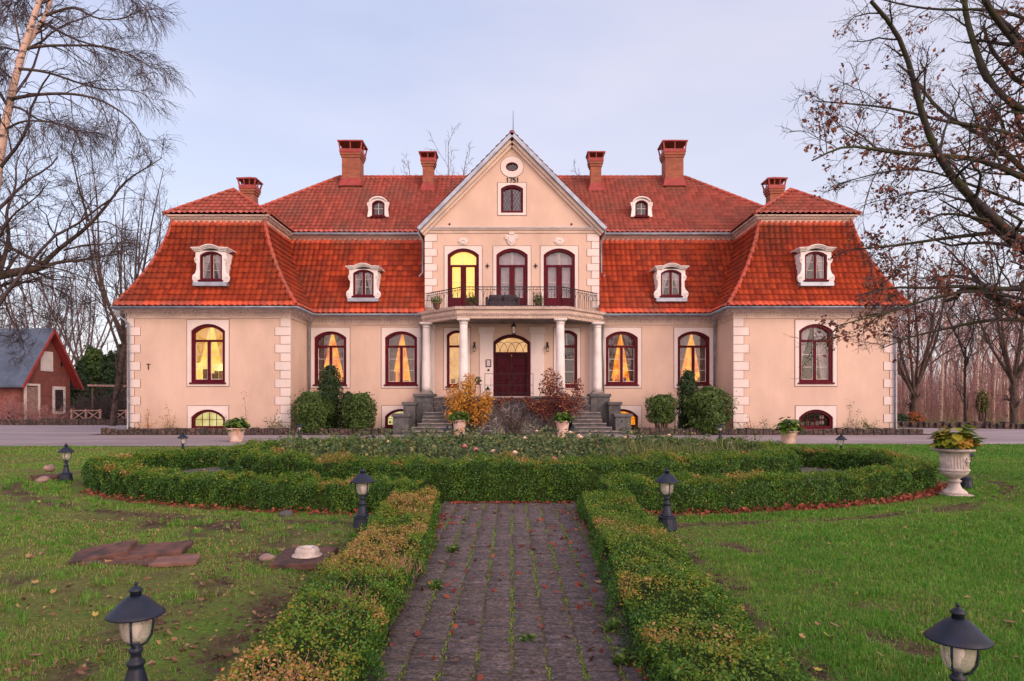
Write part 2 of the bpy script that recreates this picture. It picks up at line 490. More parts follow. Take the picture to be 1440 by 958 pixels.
m_bark = pm('dark_bark', (.055, .042, .042), (.028, .022, .024), 6, .95, .5, 30, .1)
m_bark2 = pm('grey_brown_bark', (.10, .072, .062), (.05, .037, .034), 5, .95, .4, 30, .1)
m_oak = pm('mossy_oak_bark', (.048, .040, .044), (.050, .055, .022), 2.2, .95, .6, 25, .1, 0, .35, .6)
m_twig = pm('purple_twig', (.088, .062, .068), (.055, .040, .046), 5, .9)
m_twig_red = pm('reddish_twig', (.40, .205, .195), (.27, .135, .13), 3, .9)
m_twig_dark = pm('red_brown_twig', (.20, .10, .095), (.13, .065, .065), 3, .9)
m_twig_bg = pm('hazy_grey_twig', (.15, .105, .11), (.10, .072, .08), 3, .9)
m_birch, t, b = newmat('birch_bark')
dk = ramp(t, noise(t, 3.2, 6, .7, (1, 1, 2.5)), [(.52, (0, 0, 0)), (.60, (1, 1, 1))])
t.links.new(mix(t, dk, (.50, .34, .28), (.045, .03, .03)), b.inputs['Base Color']); b.inputs['Roughness'].default_value = .8

m_hedge = leafm('box_leaf', [(0, (.016, .066, .008)), (.35, (.060, .175, .015)), (.62, (.18, .28, .022)), (.8, (.31, .24, .035)), (.9, (.42, .19, .036)), (1, (.50, .30, .14))], .45, .28)
m_hedge_core = pm('hedge_twigs', (.034, .060, .012), (.018, .030, .008), 14, 1, .8, 60, .1, 0, .38, .62, .03)
m_grass = leafm('grass_blade', [(0, (.072, .225, .018)), (.4, (.130, .345, .030)), (.7, (.235, .35, .060)), (.86, (.30, .27, .09)), (1, (.42, .31, .15))], .5, .4, .35)
m_dead = leafm('fallen_leaf', [(0, (.10, .045, .030)), (.4, (.22, .11, .06)), (.7, (.34, .20, .13)), (.9, (.42, .30, .06)), (1, (.50, .38, .10))], .7, .2, .3)
m_oakleaf = leafm('dry_oak_leaf', [(0, (.11, .036, .028)), (.6, (.22, .075, .052)), (1, (.30, .12, .07))], .7, .3, .2)
m_rose = leafm('rose_leaf', [(0, (.022, .050, .024)), (.4, (.085, .155, .055)), (.75, (.18, .25, .080)), (1, (.36, .33, .12))], .45, .3, .5)
m_iris = leafm('iris_blade', [(0, (.060, .105, .026)), (.6, (.15, .185, .055)), (1, (.36, .31, .14))], .5, .3)
m_thuja = leafm('thuja_spray', [(0, (.022, .055, .012)), (.5, (.060, .120, .022)), (1, (.135, .20, .036))], .6, .2)
m_thuja_d = leafm('dark_conifer', [(0, (.010, .030, .010)), (.6, (.024, .058, .016)), (1, (.048, .09, .022))], .6, .1)
m_hosta = leafm('hosta_leaf', [(0, (.07, .14, .016)), (.5, (.17, .25, .03)), (.8, (.42, .38, .04)), (.92, (.45, .28, .05)), (1, (.42, .14, .05))], .4, .35)
m_pelarg = leafm('pot_plant_leaf', [(0, (.035, .090, .014)), (.7, (.11, .22, .030)), (1, (.24, .33, .055))], .4, .3)
m_yellow = leafm('autumn_yellow_leaf', [(0, (.20, .075, .025)), (.4, (.50, .22, .035)), (.8, (.74, .38, .04)), (1, (.80, .48, .06))], .6, .3)
m_maroon = leafm('autumn_maroon_leaf', [(0, (.07, .012, .016)), (.55, (.19, .040, .036)), (.85, (.32, .12, .06)), (1, (.52, .26, .09))], .6, .25)
m_petal_p = pm('pink_petal', (.75, .28, .34), (.66, .20, .27), 30, .6)
m_petal_w = pm('cream_petal', (.80, .66, .50), (.72, .50, .40), 30, .6)
m_stem = pm('rose_stem', (.18, .16, .07), (.12, .075, .045), 10, .8)
m_urn = pm('weathered_pale_stone', (.50, .44, .42), (.28, .24, .23), 5, .85, .4, 35, .2)
m_pot = pm('chalky_terracotta', (.58, .46, .42), (.46, .25, .18), 4, .85, .2, 30, .2)
m_slab = pm('rusty_brown_slab', (.13, .062, .048), (.045, .028, .026), 6, .85, .5, 25)
m_slab_p = pm('pink_brown_slab', (.20, .105, .085), (.12, .065, .055), 6, .85, .4, 25)
m_rock = pm('pinkish_rock', (.30, .20, .17), (.18, .13, .12), 6, .9, .6, 14)
m_conc = pm('chalk_concrete', (.55, .48, .45), (.30, .25, .23), 8, .9, .5, 25)
m_fabric = pm('charcoal_cover', (.060, .048, .060), (.04, .032, .04), 6, .9, .3, 25)
m_wood = pm('weathered_pale_wood', (.34, .22, .19), (.20, .13, .12), 6, .9, .3, 30)
m_cap = pm('fairy_light_wire', (.34, .25, .25), (.16, .12, .13), 9, .6)
m_char = pm('grey_figure_paint', (.05, .035, .03), None, 8)

m_glass, t, b = newmat('window_glass')
t.nodes.remove(b)
tr = t.nodes.new('ShaderNodeBsdfTransparent'); gl = t.nodes.new('ShaderNodeBsdfGlossy'); gl.inputs['Roughness'].default_value = .03
fr = t.nodes.new('ShaderNodeFresnel'); fr.inputs['IOR'].default_value = 1.5
fa = math_(t, 'ADD', fr.outputs[0], .04, True)
ms = t.nodes.new('ShaderNodeMixShader')
t.links.new(fa, ms.inputs[0]); t.links.new(tr.outputs[0], ms.inputs[1]); t.links.new(gl.outputs[0], ms.inputs[2])
t.links.new(ms.outputs[0], t.nodes['Material Output'].inputs[0])
m_lglass, t, b = newmat('lamp_glass')
tr = t.nodes.new('ShaderNodeBsdfTransparent'); tr.inputs[0].default_value = (.95, .93, .92, 1)
b.inputs['Base Color'].default_value = (.75, .68, .64, 1); b.inputs['Roughness'].default_value = .12
ms = t.nodes.new('ShaderNodeMixShader')
lf = ramp(t, noise(t, 14, 3), [(.3, (.18, .18, .18)), (.7, (.36, .36, .36))])
t.links.new(lf, ms.inputs[0])
t.links.new(tr.outputs[0], ms.inputs[1]); t.links.new(b.outputs[0], ms.inputs[2])
t.links.new(ms.outputs[0], t.nodes['Material Output'].inputs[0])
m_bulb = pm('frosted_bulb', (.8, .75, .68), None, 3, .3)

def glow(name, c1, c2, s, sc=2.0):
    m, t, b = newmat(name)
    col = ramp(t, noise(t, sc, 3), [(.35, c1), (.62, c2)])
    b.inputs['Base Color'].default_value = (*(x * .15 for x in c2), 1)
    t.links.new(col, b.inputs['Emission Color']); b.inputs['Emission Strength'].default_value = s
    return m
g_amber = glow('lit_amber_room', (.60, .10, .003), (1.0, .40, .012), .72, 2.6)
g_bright = glow('bright_yellow_room', (1.0, .70, .14), (1.0, .82, .24), 1.35, 1.0)
g_yellow = glow('lit_yellow_room', (.80, .46, .07), (1.0, .68, .17), .75, 1.6)
g_soft = glow('lit_pale_room', (.50, .42, .14), (.80, .70, .32), .62)
g_porch = glow('lit_dim_room', (.60, .28, .06), (.95, .52, .16), .5)
m_dark = pm('dark_room', (.035, .022, .028), (.02, .014, .018), 2, .9)  # near-black colour stands in for the dark of unlit rooms
m_cur = pm('mauve_curtain', (.20, .13, .135), (.11, .075, .08), 5, .9)
m_cur_lit, t, b = newmat('backlit_curtain')
b.inputs['Base Color'].default_value = (.75, .60, .42, 1); b.inputs['Roughness'].default_value = .9
tr = t.nodes.new('ShaderNodeBsdfTranslucent'); tr.inputs[0].default_value = (.9, .72, .45, 1)
ms = t.nodes.new('ShaderNodeMixShader'); ms.inputs[0].default_value = .6
t.links.new(b.outputs[0], ms.inputs[1]); t.links.new(tr.outputs[0], ms.inputs[2])
t.links.new(ms.outputs[0], t.nodes['Material Output'].inputs[0])
m_sheer = pm('lavender_sheer', (.56, .47, .52), (.44, .36, .42), 2.5, .9)  # pale lavender also carries the panes' reflection in its colour
# ------------------------------------------------------------------ manor house
YW, YM, YC = 33.7, 36.5, 36.4           # wall planes: wings, main front, central bay
XO, XI, XC = 18.97, 10.95, 4.62
house = thing('manor_house', 'wide peach plastered manor house with red tiled mansard roof, columned porch and pointed central gable', 'house')

# windows: (cx, z0, z1, width, rise, plane, kind, light)
WIN = []
for s, l in ((-1, 'yellow'), (1, 'dark')):
    WIN.append((15.0 * s, 2.55, 5.44, 1.68, .34, YW, 'main', l))
    WIN.append((15.0 * s, .27, 1.22, 1.68, .40, YW, 'base', 'soft' if s < 0 else 'dark'))
WIN += [(-9.71, 2.53, 5.38, 1.71, .34, YM, 'main', 'amber'), (-5.93, 2.53, 5.38, 1.71, .34, YM, 'main', 'amber'),
        (5.87, 2.53, 5.38, 1.71, .34, YM, 'main', 'amber'), (9.71, 2.53, 5.38, 1.71, .34, YM, 'main', 'amber'),
        (-5.95, .25, 1.22, 1.68, .40, YM, 'base', 'soft'), (5.9, .25, 1.22, 1.68, .40, YM, 'base', 'amber'),
        (9.6, .25, 1.22, 1.4, .40, YM, 'base', 'amber'),
        (-2.93, 2.43, 5.42, 1.10, .24, YC, 'narrow', 'porch'), (2.93, 2.43, 5.42, 1.10, .24, YC, 'narrow', 'dark'),
        (-2.60, 6.52, 9.78, 1.67, .34, YC, 'balcony', 'bright'), (0, 6.52, 9.78, 1.67, .34, YC, 'balcony', 'sheer'), (2.52, 6.52, 9.78, 1.67, .34, YC, 'balcony', 'sheer'),
        (0, 11.68, 13.17, 1.18, .2, YC, 'attic', 'dark')]
DOOR = (-.02, 1.90, 5.2, 1.98, .42)
OCU = (0, 14.13, .33, .24)
def outline(w): return arch(w[0], w[1], w[2], w[3], w[4])
def hole_list(pred): return [outline(w) for w in WIN if pred(w)]

wall = MB()
for s in (-1, 1):
    xa, xb = sorted((XO * s, XI * s))
    wall.holes([(xa, -.2), (xb, -.2), (xb, 6.2), (xa, 6.2)], hole_list(lambda w: w[5] == YW and w[0] * s > 0), YW, .26)
    xa, xb = sorted((XI * s, XC * s))
    wall.holes([(xa, -.2), (xb, -.2), (xb, 6.2), (xa, 6.2)], hole_list(lambda w: w[5] == YM and w[0] * s > 0), YM, .26)
    x = XI * s
    wall.face([(x, YW, -.2), (x, YM, -.2), (x, YM, 6.2), (x, YW, 6.2)])
    x = XO * s
    wall.face([(x, YW, -.2), (x, 50.5, -.2), (x, 50.5, 6.2), (x, YW, 6.2)])
    wall.face([(XC * s, YC, -.2), (XC * s, 40, -.2), (XC * s, 40, 10.9), (XC * s, YC, 10.9)])
wall.face([(-XO, 50.5, -.2), (XO, 50.5, -.2), (XO, 50.5, 6.2), (-XO, 50.5, 6.2)])
GZ, GA = 10.86, 15.42
wall.holes([(-XC, -.2), (XC, -.2), (XC, GZ), (0, GA), (-XC, GZ)],
           hole_list(lambda w: w[5] == YC) + [arch(*DOOR), ellipse(*OCU)], YC, .26)
wall.build('wall', m_wall, house)

# --- windows
def curtain(parent, cx, zb, zt, half, y, kind, material):
    """kind 'tied': two drapes swept aside to a tall triangle of light; 'full': closed sheer"""
    mb = MB()
    rc = random.Random(int(cx * 97 + zb * 13)); opn = {-1: rc.uniform(.55, .95), 1: rc.uniform(.55, .95)}
    if material == m_sheer and kind == 'tied' and cx > 14: opn = {-1: 1.0, 1: .62}
    nx, nz_ = 22, 12
    for s in ((-1, 1) if kind == 'tied' else (0,)):
        base = len(mb.v)
        for j in range(nz_ + 1):
            f = j / nz_
            z = zt + (zb - zt) * f
            if kind == 'tied':
                a, b = (.02 + opn[s] * f ** .85) * half, 1.05 * half
            else: a, b = -half, half
            for i in range(nx + 1):
                g = i / nx
                x = a + (b - a) * g
                mb.v.append((cx + (s or 1) * x, y + .030 * math.sin(g * 26 + s) + .012 * math.sin(g * 57), z))
        for j in range(nz_):
            for i in range(nx):
                k = base + j * (nx + 1) + i
                mb.f.append((k, k + 1, k + nx + 2, k + nx + 1)); mb.m.append(0)
    return mb.build('curtain', material, parent, smooth=True)

def room(parent, cx, z0, z1, w, y, material, depth=1.1):
    mb = MB(); a, b, c, d = cx - w / 2 - .25, cx + w / 2 + .25, z0 - .12, z1 + .12
    y0, y1 = y + .30, y + depth
    mb.face([(a, y1, c), (b, y1, c), (b, y1, d), (a, y1, d)])
    mb.face([(a, y0, c), (a, y1, c), (a, y1, d), (a, y0, d)]); mb.face([(b, y1, c), (b, y0, c), (b, y0, d), (b, y1, d)])
    mb.face([(a, y0, d), (a, y1, d), (b, y1, d), (b, y0, d)]); mb.face([(a, y0, c), (b, y0, c), (b, y1, c), (a, y1, c)])
    return mb.build('room', material, parent)

LIT = {'amber': g_amber, 'yellow': g_yellow, 'soft': g_soft, 'porch': g_porch, 'bright': g_bright, 'dark': m_dark, 'sheer': m_dark}
def make_window(parent, cx, z0, z1, w, rise, y, kind, light, wobj='window'):
    H = z1 - z0
    fw = .15 if kind in ('main', 'balcony') else (.13 if kind in ('base', 'narrow', 'attic') else .09)
    yf = y + .05
    A = arch(cx, z0, z1, w, rise); B = arch(cx, z0 + fw, z1 - fw, w - 2 * fw, rise * .86)
    mb = MB(); mb.ringstrip(A, B, yf, yf + .16)
    ix0, ix1, iz0, iz1 = cx - w / 2 + fw, cx + w / 2 - fw, z0 + fw, z1 - fw
    ztr = None
    if kind in ('main', 'balcony', 'narrow'):
        ztr = z0 + H * (.715 if kind != 'balcony' else .72)
        mb.box(ix0 + .003, ix1 - .003, yf + .02, yf + .13, ztr - .055, ztr + .055)
        if kind != 'narrow':
            mb.box(cx - .065, cx + .065, yf + .03, yf + .12, iz0 + .003, ztr - .057)
    if kind == 'balcony':                      # solid lower door panels
        mb.box(ix0 + .003, cx - .067, yf + .04, yf + .1, iz0 + .003, iz0 + .50); mb.box(cx + .067, ix1 - .003, yf + .04, yf + .1, iz0 + .003, iz0 + .50)
        for a, b in ((ix0 + .002, ix0 + .09), (cx - .15, cx - .067), (cx + .067, cx + .15), (ix1 - .09, ix1 - .002)):
            mb.box(a, b, yf + .035, yf + .11, iz0 + .502, ztr - .058)
    if kind == 'attic': mb.box(cx - .05, cx + .05, yf + .02, yf + .12, iz0 + .003, iz1 - .012)
    if kind == 'dormer': mb.box(cx - .055, cx + .055, yf + .02, yf + .12, iz0 + .003, iz1 - .012)
    fr = mb.build(wobj, m_red, parent, bevel=.008)
    # pale inner sashes and glazing bars
    sb = MB(); ys = yf + .085
    t_ = .022 if kind != 'attic' else .012
    def vbar(x, a, b): sb.box(x - t_ / 2, x + t_ / 2, ys, ys + .035, a, b)
    def hbar(z, a, b): sb.box(a, b, ys + .002, ys + .033, z - t_ / 2, z + t_ / 2)
    if kind in ('main', 'narrow', 'balcony'):
        lo = iz0 + (.5 if kind == 'balcony' else 0)
        cols = [(ix0, cx - .065), (cx + .065, ix1)] if kind != 'narrow' else [(ix0, ix1)]
        for a, b in cols:
            vbar(a + .03, lo + .004, ztr - .06); vbar(b - .03, lo + .004, ztr - .06)
            for k in ((1, 2) if kind != 'balcony' else (1,)):
                hbar(lo + (ztr - .055 - lo) * k / (3 if kind != 'balcony' else 2), a + .042, b - .042)
            hbar(lo + .02, a + .042, b - .042)
        vbar(cx, ztr + .06, iz1 - .012)
    elif kind == 'base':
        for k in (1, 2, 3): vbar(ix0 + (ix1 - ix0) * k / 4, iz0 + .004, iz1 - (.09 if k != 2 else .02))
        hbar(iz0 + (iz1 - iz0) * .46, ix0 + .004, ix1 - .004)
    elif kind == 'dormer':
        for a, b in ((ix0, cx - .055), (cx + .055, ix1)):
            vbar(a + .03, iz0 + .004, iz1 - .10); vbar(b - .03, iz0 + .004, iz1 - .07)
            for k in (1, 2): hbar(iz0 + (iz1 - iz0) * k / 3, a + .042, b - .042)
    elif kind == 'small':
        vbar(cx, iz0 + .004, iz1 - .02); hbar(iz0 + (iz1 - iz0) * .5, ix0 + .004, ix1 - .004)
    elif kind == 'attic':                      # leaded diamond lattice
        for sgn in (-1, 1):
            for k in range(-4, 9):
                x0_, z0_ = ix0 + k * .17, iz0
                pts = []
                for q in np.linspace(0, 1, 60):
                    z = iz0 + q * (iz1 - iz0 - .1); x = (x0_ + q * .62) if sgn > 0 else (ix0 + ix1 - x0_ - q * .62)
                    if ix0 < x < ix1: pts.append((x, ys + .01, z))
                if len(pts) > 4: sb.bar(pts[0], pts[-1], .010)
    if sb.v: sb.build('glazing_bar', m_sash if kind not in ('attic', 'base') else (m_zinc if kind == 'attic' else m_red), fr)
    gb = MB(); gb.face([(x, yf + .125, z) for x, z in B]); gb.build('pane', m_glass, fr)
    if kind in ('main', 'narrow', 'base', 'dormer', 'small'):
        st = MB(); st.box(cx - w / 2 - .06, cx + w / 2 + .06, y - .09, y + .055, z0 - .075, z0 + .004)
        st.build('sill', m_red, fr, bevel=.012)
    if kind in ('dormer', 'small'):
        bk = MB(); bk.box(cx - w / 2 - .02, cx + w / 2 + .02, yf + .21, yf + .24, z0 - .02, z1 + .02); bk.build('room', m_dark, fr)  # flat near-black panel standing in for the unlit dormer interior
    else: room(fr, cx, z0, z1, w, y, LIT[light])
    if kind == 'main':
        if light == 'yellow': curtain(fr, cx, z0 + 1.0, z1, w / 2 - .1, y + .42, 'tied', m_cur_lit)
        else: curtain(fr, cx, z0, z1, w / 2 - .1, y + .42, 'tied', m_cur if light == 'amber' else m_sheer)
    if kind == 'balcony': curtain(fr, cx, z0, z1, w / 2, y + .42, 'full', m_cur_lit if light == 'bright' else m_sheer)
    if light in ('amber', 'yellow', 'porch') and kind in ('main', 'narrow'):   # furniture silhouettes on the room side of the sill
        f_ = MB(); r_ = random.Random(int(cx * 10))
        x = cx - w * .35
        while x < cx + w * .3:
            ww = r_.uniform(.12, .3); hh = r_.uniform(.25, .75)
            f_.box(x, x + ww, y + .72, y + .9, z0 + .02, z0 + hh); x += ww + r_.uniform(.04, .2)
        f_.build('furniture', m_wood, fr)
    if kind == 'main' and light == 'yellow':   # a lit table lamp inside
        b = MB(); b.lathe((cx + .34, y + .75, z0 + .62), [(.19, 0), (.10, .32)], 16); b.build('lamp_shade', g_bright, fr)
        b = MB(); b.tube([(cx + .34, y + .75, z0), (cx + .34, y + .75, z0 + .62)], .03, 8); b.build('lamp_stand', m_wood, fr)
    if kind == 'base' and light == 'dark':     # jars and two round plates standing behind the pane
        f_ = MB()
        for px, pz in ((.40, .30), (.40, .58)):
            f_.add([(cx + px + .115 * math.cos(a), yf + .20, z0 + pz + .115 * math.sin(a)) for a in np.linspace(0, 6.28, 18, endpoint=False)], [tuple(range(18))])
        f_.build('plate', m_sheer, fr)
        f_ = MB()
        for k in range(4): f_.box(cx - .62 + k * .24, cx - .46 + k * .24, yf + .2, yf + .3, z0 + .14, z0 + .33 + .05 * (k % 2))
        f_.build('crate', m_rock, fr)
    return fr
for w in WIN: make_window(house, *w)

# oculus
ow = MB(); A = ellipse(OCU[0], OCU[1], OCU[2], OCU[3], 28); B = ellipse(OCU[0], OCU[1], OCU[2] - .07, OCU[3] - .06, 28)
ow.ringstrip(A, B, YC + .03, YC + .15); oc = ow.build('window', m_red, house)
gb = MB(); gb.face([(x, YC + .1, z) for x, z in B]); gb.build('pane', m_glass, oc)
room(oc, 0, OCU[1] - .3, OCU[1] + .3, .7, YC, m_dark, .6)

# --- surrounds: proud plaster panel with thin dark edging, opening left free
def surround(w, mx, top, bot, name='window_surround'):
    cx, z0, z1, ww, rise, y = w[:6]
    hole = arch(cx, z0 - .001, z1 + .002, ww + .006, rise)
    a, b, c, d = cx - ww / 2 - mx, cx + ww / 2 + mx, max(z0 - bot, .02), z1 + top
    mb = MB()
    mb.holes([(a, c), (b, c), (b, d), (a, d)], [hole] if bot > 0 else [], y - .03, .03) if bot > 0 else None
    if bot <= 0:
        poly = [(a, c), (cx - ww / 2 - .003, c)] + hole[2:][::-1][0:] + [(cx + ww / 2 + .003, c), (b, c), (b, d), (a, d)]
        mb.holes(poly, [], y - .03, .03)
    mb.ringstrip([(a, c), (b, c), (b, d), (a, d)], [(a + .004, c + .004), (b - .004, c + .004), (b - .004, d - .004), (a + .004, d - .004)], y - .03, y - .001)
    p = mb.build(name, m_trim, house)
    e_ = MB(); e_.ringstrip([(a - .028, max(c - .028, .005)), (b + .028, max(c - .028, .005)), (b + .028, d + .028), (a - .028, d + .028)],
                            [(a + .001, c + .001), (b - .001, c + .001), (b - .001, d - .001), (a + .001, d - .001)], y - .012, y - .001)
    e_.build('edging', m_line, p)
for w in WIN:
    k = w[6]
    if k == 'main': surround(w, .19, .20, .18)
    elif k == 'base': surround(w, .17, .18, .10)
    elif k == 'narrow': surround(w, .16, .14, .14)
    elif k == 'balcony': surround(w, .17, .13, .0001)
    elif k == 'attic': surround(w, .17, .11, .13)
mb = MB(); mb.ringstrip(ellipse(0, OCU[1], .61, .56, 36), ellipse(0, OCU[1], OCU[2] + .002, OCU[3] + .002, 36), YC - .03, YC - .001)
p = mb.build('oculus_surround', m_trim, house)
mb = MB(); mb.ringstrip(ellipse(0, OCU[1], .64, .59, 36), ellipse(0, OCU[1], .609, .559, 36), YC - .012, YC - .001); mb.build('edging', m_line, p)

# --- quoins
def quoins(x, sgn, y, z0, z1, n, wide, narrow, side=None):
    """column of alternating blocks from the corner x inward (sgn); side: wraps the corner by that depth"""
    q, e_ = MB(), MB(); h = (z1 - z0) / n
    for i in range(n):
        L = wide if i % 2 else narrow
        a, b = sorted((x - sgn * .028, x + sgn * L)); c, d = z0 + i * h + .012, z0 + (i + 1) * h - .012
        dep = (side or .3) * (1 if i % 2 == 0 else .62)
        q.box(a, b, y - .03, y + (dep if side else -.001), c, d)
        if side is None or True:
            a2, b2 = sorted((x - sgn * .010, x + sgn * (L + .026)))
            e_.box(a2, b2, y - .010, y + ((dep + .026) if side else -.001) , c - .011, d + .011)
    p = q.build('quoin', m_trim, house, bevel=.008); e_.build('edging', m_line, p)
for s in (-1, 1):
    quoins(XO * s, -s, YW, .15, 5.72, 13, .62, .32, .55)
    quoins(XI * s, s, YW, .15, 5.72, 13, .74, .48, None)
    quoins(XC * s, -s, YC, 6.6, 10.55, 10, .62, .38, None)

# --- cornices, gutters, fairy lights
CORN = [(.0, 5.70), (.045, 5.72), (.045, 5.80), (.02, 5.82), (.02, 5.98), (.10, 6.02), (.14, 6.10), (.34, 6.14), (.36, 6.22), (.0, 6.24)]
PATHL = [(-XO, 50), (-XO, YW), (-XI, YW), (-XI, YM), (-4.75, YM)]
PATHR = [(-x, y) for x, y in PATHL[::-1]]
GUT = [(.36, 6.235), (.35, 6.17), (.40, 6.12), (.47, 6.11), (.53, 6.15), (.55, 6.22), (.55, 6.25), (.535, 6.25), (.53, 6.20), (.46, 6.15), (.39, 6.19), (.37, 6.25)]
def icicles(path, off, z, parent, drop=.36, den=16, seed=1, top=.05):
    """a wire along the eave with short dangling strands of little lights"""
    r = random.Random(seed); mb = MB()
    P = [Vector(p) for p in path]
    sw = MB(); sw.sweep(path, [(off, z)]); line = [Vector(v) for v in sw.v]
    for a, b in zip(line[:-1], line[1:]):
        L = (b - a).length; n = max(2, int(L * den)); prev = a
        for i in range(n):
            p = a.lerp(b, (i + .5) / n) + Vector((r.uniform(-.03, .03), r.uniform(-.03, .03), r.uniform(-top, top)))
            if prev is not None: mb.bar(prev, p, .014)
            prev = p
            d = drop * r.choice((.35, .5, .7, .85, 1.0)) * r.uniform(.8, 1.1)
            q = p - Vector((r.uniform(-.03, .03), 0, d))
            mb.bar(p, q, .010)
            nb = int(d / .11)
            for k in range(1, nb + 1):
                c = p.lerp(q, k / nb); mb.box(c.x - .011, c.x + .011, c.y - .011, c.y + .011, c.z - .02, c.z + .02)
    mb.build('fairy_lights', m_cap, parent)
for pth, sd in ((PATHL, 1), (PATHR, 2)):
    mb = MB(); mb.sweep(pth, CORN); mb.build('cornice', m_cream, house)
    mb = MB(); mb.sweep(pth, GUT); mb.build('gutter', m_zinc, house, smooth=True)
    pp = pth[:]
    if sd == 1: pp[0] = (-XO, 36)
    else: pp[-1] = (XO, 36)
    icicles(pp, .46, 6.10, house, .34, 17, sd, .02)
# central bay: string course under the gable and its raked cornice
mb = MB(); mb.sweep([(-XC, 37), (-XC, YC), (XC, YC), (XC, 37)], [(0, 10.58), (.05, 10.60), (.06, 10.70), (.14, 10.76), (.16, 10.82), (.0, 10.86)]); mb.build('cornice', m_cream, house)
mb = MB(); mb.sweep([(-XC, YC), (XC, YC)], [(0, 10.862), (.19, 10.83), (.19, 10.865), (0, 10.92)]); mb.build('gable_ledge', m_zinc, house)

def slab(mb, a, b, y0, y1, th, mi=0):
    """sloping beam between (x,z) points a and b in plan y0..y1, th perpendicular thickness (downwards)"""
    a = Vector(a); b = Vector(b); d = (b - a).normalized(); n = Vector((-d.y, d.x))
    if n.y > 0: n = -n
    q = [a, b, b + n * th, a + n * th]
    mb.prism([(p.x, p.y) for p in q], y0, y1, mi)
RI = (0, 15.86)
for s in (-1, 1):
    ea = (5.02 * s, 10.78)
    dx, dz = Vector((RI[0] - ea[0], RI[1] - ea[1])).normalized()
    mb = MB(); slab(mb, ea, RI, YC - .48, YC + .10, .20); mb.build('verge', m_zinc, house, bevel=.02)
    mb = MB()
    nrm = Vector((-dz, dx)) if s > 0 else Vector((dz, -dx))
    if nrm.y > 0: nrm = -nrm
    o1 = (ea[0] + nrm.x * .203, ea[1] + nrm.y * .203); r1 = (0, RI[1] - .203 / abs(dx))
    o2 = (ea[0] + nrm.x * .36, ea[1] + nrm.y * .36); r2 = (0, RI[1] - .36 / abs(dx))
    slab(mb, o1, r1, YC - .30, YC + .05, .155); slab(mb, o2, r2, YC - .16, YC + .04, .13)
    mb.build('raked_cornice', m_cream, house, bevel=.015)
mb = MB(); mb.lathe((0, YC - .25, 15.84), [(.16, 0), (.13, .1), (.03, .16)], 10); mb.build('ridge_cap', m_hood, house)
mb = MB(); mb.tube([(0.06, YC, 15.9), (.06, YC, 17.15)], [.022, .008], 6); mb.build('lightning_rod', m_iron, house)

# --- tiled roofs: real pantiles laid in courses
def tiles(name, O, a, b, prof, left, right, rows, tw=.27, mat_=None, h=.045, step=.035, parent=None, sub=6):
    """prof(t)->(s,z); u runs along a from O, s along b; left/right(t) clip each course"""
    O = np.array(O, float); a = np.array(a, float); b = np.array(b, float)
    t_f = np.linspace(0, 1, 400); sz = np.array([prof(t) for t in t_f])
    arc = np.concatenate([[0], np.cumsum(np.hypot(*np.diff(sz, axis=0).T))])
    tj = np.interp(np.linspace(0, arc[-1], rows + 1), arc, t_f)
    lo = min(left(t) for t in tj); hi = max(right(t) for t in tj)
    k0, k1 = math.floor(lo / tw), math.ceil(hi / tw)
    frac = np.arange(sub) / sub
    shape = np.array([0, .35, .85, 1.0, .8, .3])[:sub] if sub == 6 else np.array([0, .8, 1, .4])[:sub]
    U = (np.arange(k0, k1)[:, None] + frac[None]).ravel() * tw; Hh = np.tile(shape, k1 - k0) * h
    lines = []; lv = []
    r = np.random.default_rng(len(name) + rows)
    for j in range(rows):
        for t, ex in ((tj[j], step), (min(1, tj[j + 1] + .18 / rows), 0.0)):
            s, z = prof(t); s2, z2 = prof(min(1, t + .01)); s1, z1 = prof(max(0, t - .01))
            T = np.array([s2 - s1, z2 - z1]); T /= np.linalg.norm(T)
            n = -b * T[1] + np.array([0, 0, 1.0]) * T[0]
            off = Hh + ex
            u = np.clip(U, left(t), right(t))
            jit = np.repeat(r.normal(0, .004, k1 - k0), sub)
            lines.append(O + a * u[:, None] + b * s + np.array([0, 0, z]) + n * (off + jit)[:, None]); lv.append(u)
    P = np.array(lines); lv = np.array(lv); L, n_ = P.shape[:2]
    idx = np.arange(L * n_).reshape(L, n_)
    F = np.stack([idx[:-1, :-1], idx[:-1, 1:], idx[1:, 1:], idx[1:, :-1]], -1).reshape(-1, 4)
    wd_ = (np.abs(np.diff(lv, axis=1))[:-1] + np.abs(np.diff(lv, axis=1))[1:]).ravel()
    tint = np.repeat(np.repeat(r.random((rows, k1 - k0)), 2, axis=0), sub, axis=1)[:L - 1, :n_ - 1].ravel()
    keep = wd_ > 1e-5
    return fast_mesh(name, P.reshape(-1, 3), F[keep], mat_, parent, tint[keep], 'FACE')
def ridge(mb, p, q, r=.13, seg=.40):
    p = Vector(p); q = Vector(q); n = max(1, int((q - p).length / seg))
    for i in range(n):
        a = p.lerp(q, i / n); b = p.lerp(q, (i + 1.08) / n)
        mb.tube([a, b], [r, r * .8], 8)

